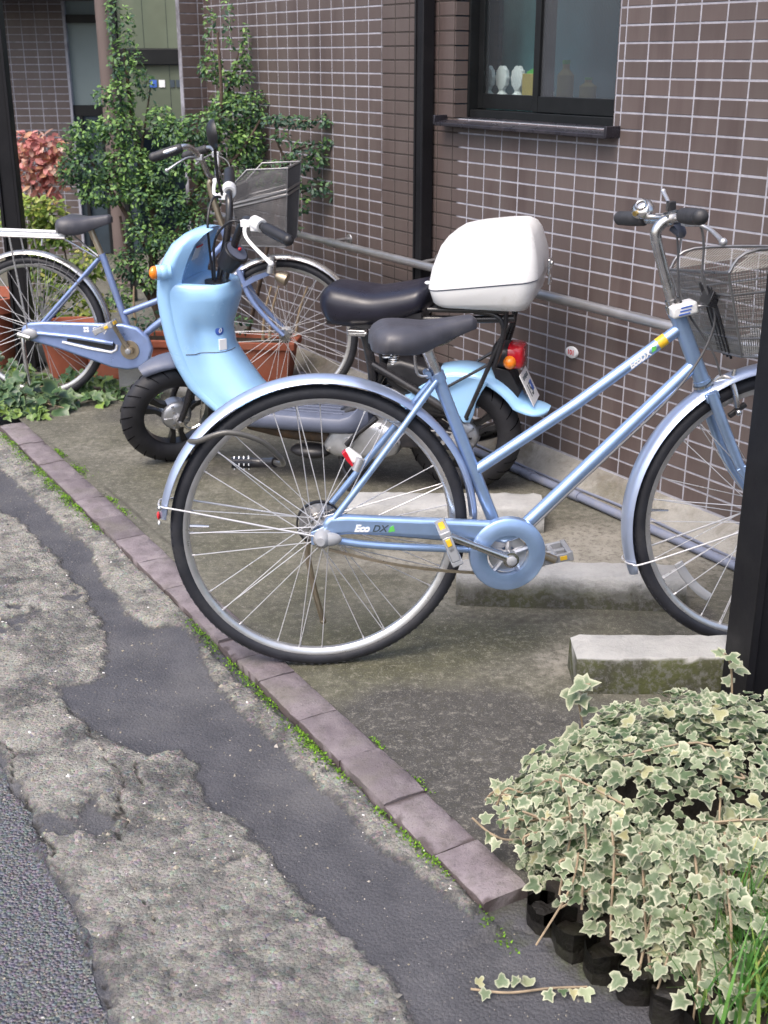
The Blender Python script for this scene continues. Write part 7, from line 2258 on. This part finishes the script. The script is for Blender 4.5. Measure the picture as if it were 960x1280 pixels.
crown(RS, 'crown', clumpset(cl_, 6.3), 'red_leaf', 'oval', 0.052, (0.5, 0.28), dens=1.4, singles=300)
g7 = lambda x, y: pix(x, y, 6.35)
limbs(RS, [([(-1.97, 6.35, 0), g7(40, 330), g7(42, 240), g7(32, 185)], 0.010, 0.004), ([(-1.95, 6.35, 0), g7(50, 320), g7(62, 190)], 0.008, 0.003)])
YS = thing('shrub', 'low yellow green shrub under the red leaves', 'shrub', (-1.80, 6.1, 0))
cl_ = [(40, 262, 24, 16, 160), (65, 268, 18, 18, 150), (45, 292, 22, 14, 120), (75, 295, 14, 14, 80), (8, 275, 8, 14, 40), (45, 330, 26, 20, 160), (80, 350, 26, 24, 180), (30, 370, 20, 20, 100), (110, 330, 20, 22, 140), (60, 400, 30, 22, 180), (115, 385, 22, 20, 120)]
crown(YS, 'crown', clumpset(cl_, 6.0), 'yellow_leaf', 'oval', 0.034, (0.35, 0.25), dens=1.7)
limbs(YS, [([(-1.80, 6.1, 0), pix(55, 380, 6.05), pix(50, 280, 6.05)], 0.009, 0.003), ([(-1.80, 6.1, 0), pix(85, 360, 6.05), pix(72, 280, 6.05)], 0.008, 0.003)])

# ---- green ivy on the ground under the rear bicycle
iv2 = thing('ivy', 'dark green ivy creeping on the slab under the rear bicycle', 'ivy', (-1.55, 5.0, 0))
L = []
def patch(cx, cy, rx, ry, hgt, n, smin, smax, tint, ts=0.2):
    for k in range(n):
        a, r_ = rng.uniform(0, 2 * PI), math.sqrt(rng.random())
        p = V(cx + rx * r_ * math.cos(a), cy + ry * r_ * math.sin(a), 0.012 + hgt * (1 - r_ * r_) * rng.uniform(0.3, 1.0))
        L.append((p, V(0, -0.35, 0.8) + V(*rng.normal(0, 0.35, 3)), V(math.cos(a), math.sin(a) - 0.4, -0.3) + V(*rng.normal(0, 0.4, 3)), float(rng.uniform(smin, smax)), float(np.clip(rng.normal(tint, ts), 0, 0.99))))
patch(-1.58, 4.93, 0.13, 0.12, 0.13, 90, 0.035, 0.075, 0.18, 0.14)
patch(-1.42, 4.90, 0.09, 0.09, 0.08, 34, 0.04, 0.085, 0.2, 0.15)
patch(-1.66, 4.80, 0.12, 0.10, 0.09, 70, 0.03, 0.05, 0.75)
patch(-1.46, 4.78, 0.06, 0.04, 0.03, 14, 0.03, 0.05, 0.85, 0.1)
patch(-1.36, 5.16, 0.24, 0.09, 0.10, 110, 0.03, 0.055, 0.6)
patch(-1.70, 5.25, 0.14, 0.14, 0.16, 90, 0.03, 0.055, 0.55)
patch(-1.25, 4.98, 0.08, 0.04, 0.04, 16, 0.035, 0.06, 0.5)
patch(-1.04, 5.06, 0.10, 0.04, 0.04, 22, 0.03, 0.05, 0.6)
leafy(iv2, L, None, None, 'ivy_green', 80, 300)
q = MB()
for k in range(24):
    a = rng.uniform(0, 2 * PI)
    p0 = V(rng.uniform(-0.15, 0.15), rng.uniform(-0.15, 0.25), 0.015)
    q.tube(cr([p0, p0 + V(0.07 * math.cos(a), 0.07 * math.sin(a), 0.025), p0 + V(0.16 * math.cos(a + 0.4), 0.16 * math.sin(a + 0.4), 0.005)], 5), 0.003, 5)
q.build('stems', 'stem', iv2, kind='stuff')
# plants in the red planter
PL = thing('shrub', 'dark low plants growing in the long red planter', 'plant', (-0.83, 5.47, 0.175))
cl_ = [(210, 400, 22, 14, 90), (250, 395, 20, 16, 80), (300, 405, 16, 12, 40), (180, 405, 18, 14, 70)]
crown(PL, 'leaves', clumpset(cl_, 5.5), 'shrub_leaf', 'oval', 0.028, (0.35, 0.2))
limbs(PL, [([(-0.83 + dx, 5.47, 0.17), (-0.83 + dx * 1.05, 5.47, 0.30), (-0.83 + dx * 1.1 + 0.02, 5.48, 0.42)], 0.008, 0.004) for dx in (-0.3, -0.1, 0.12, 0.27, 0.30, 0.42)], 'stem', 'stems')['kind'] = 'stuff'
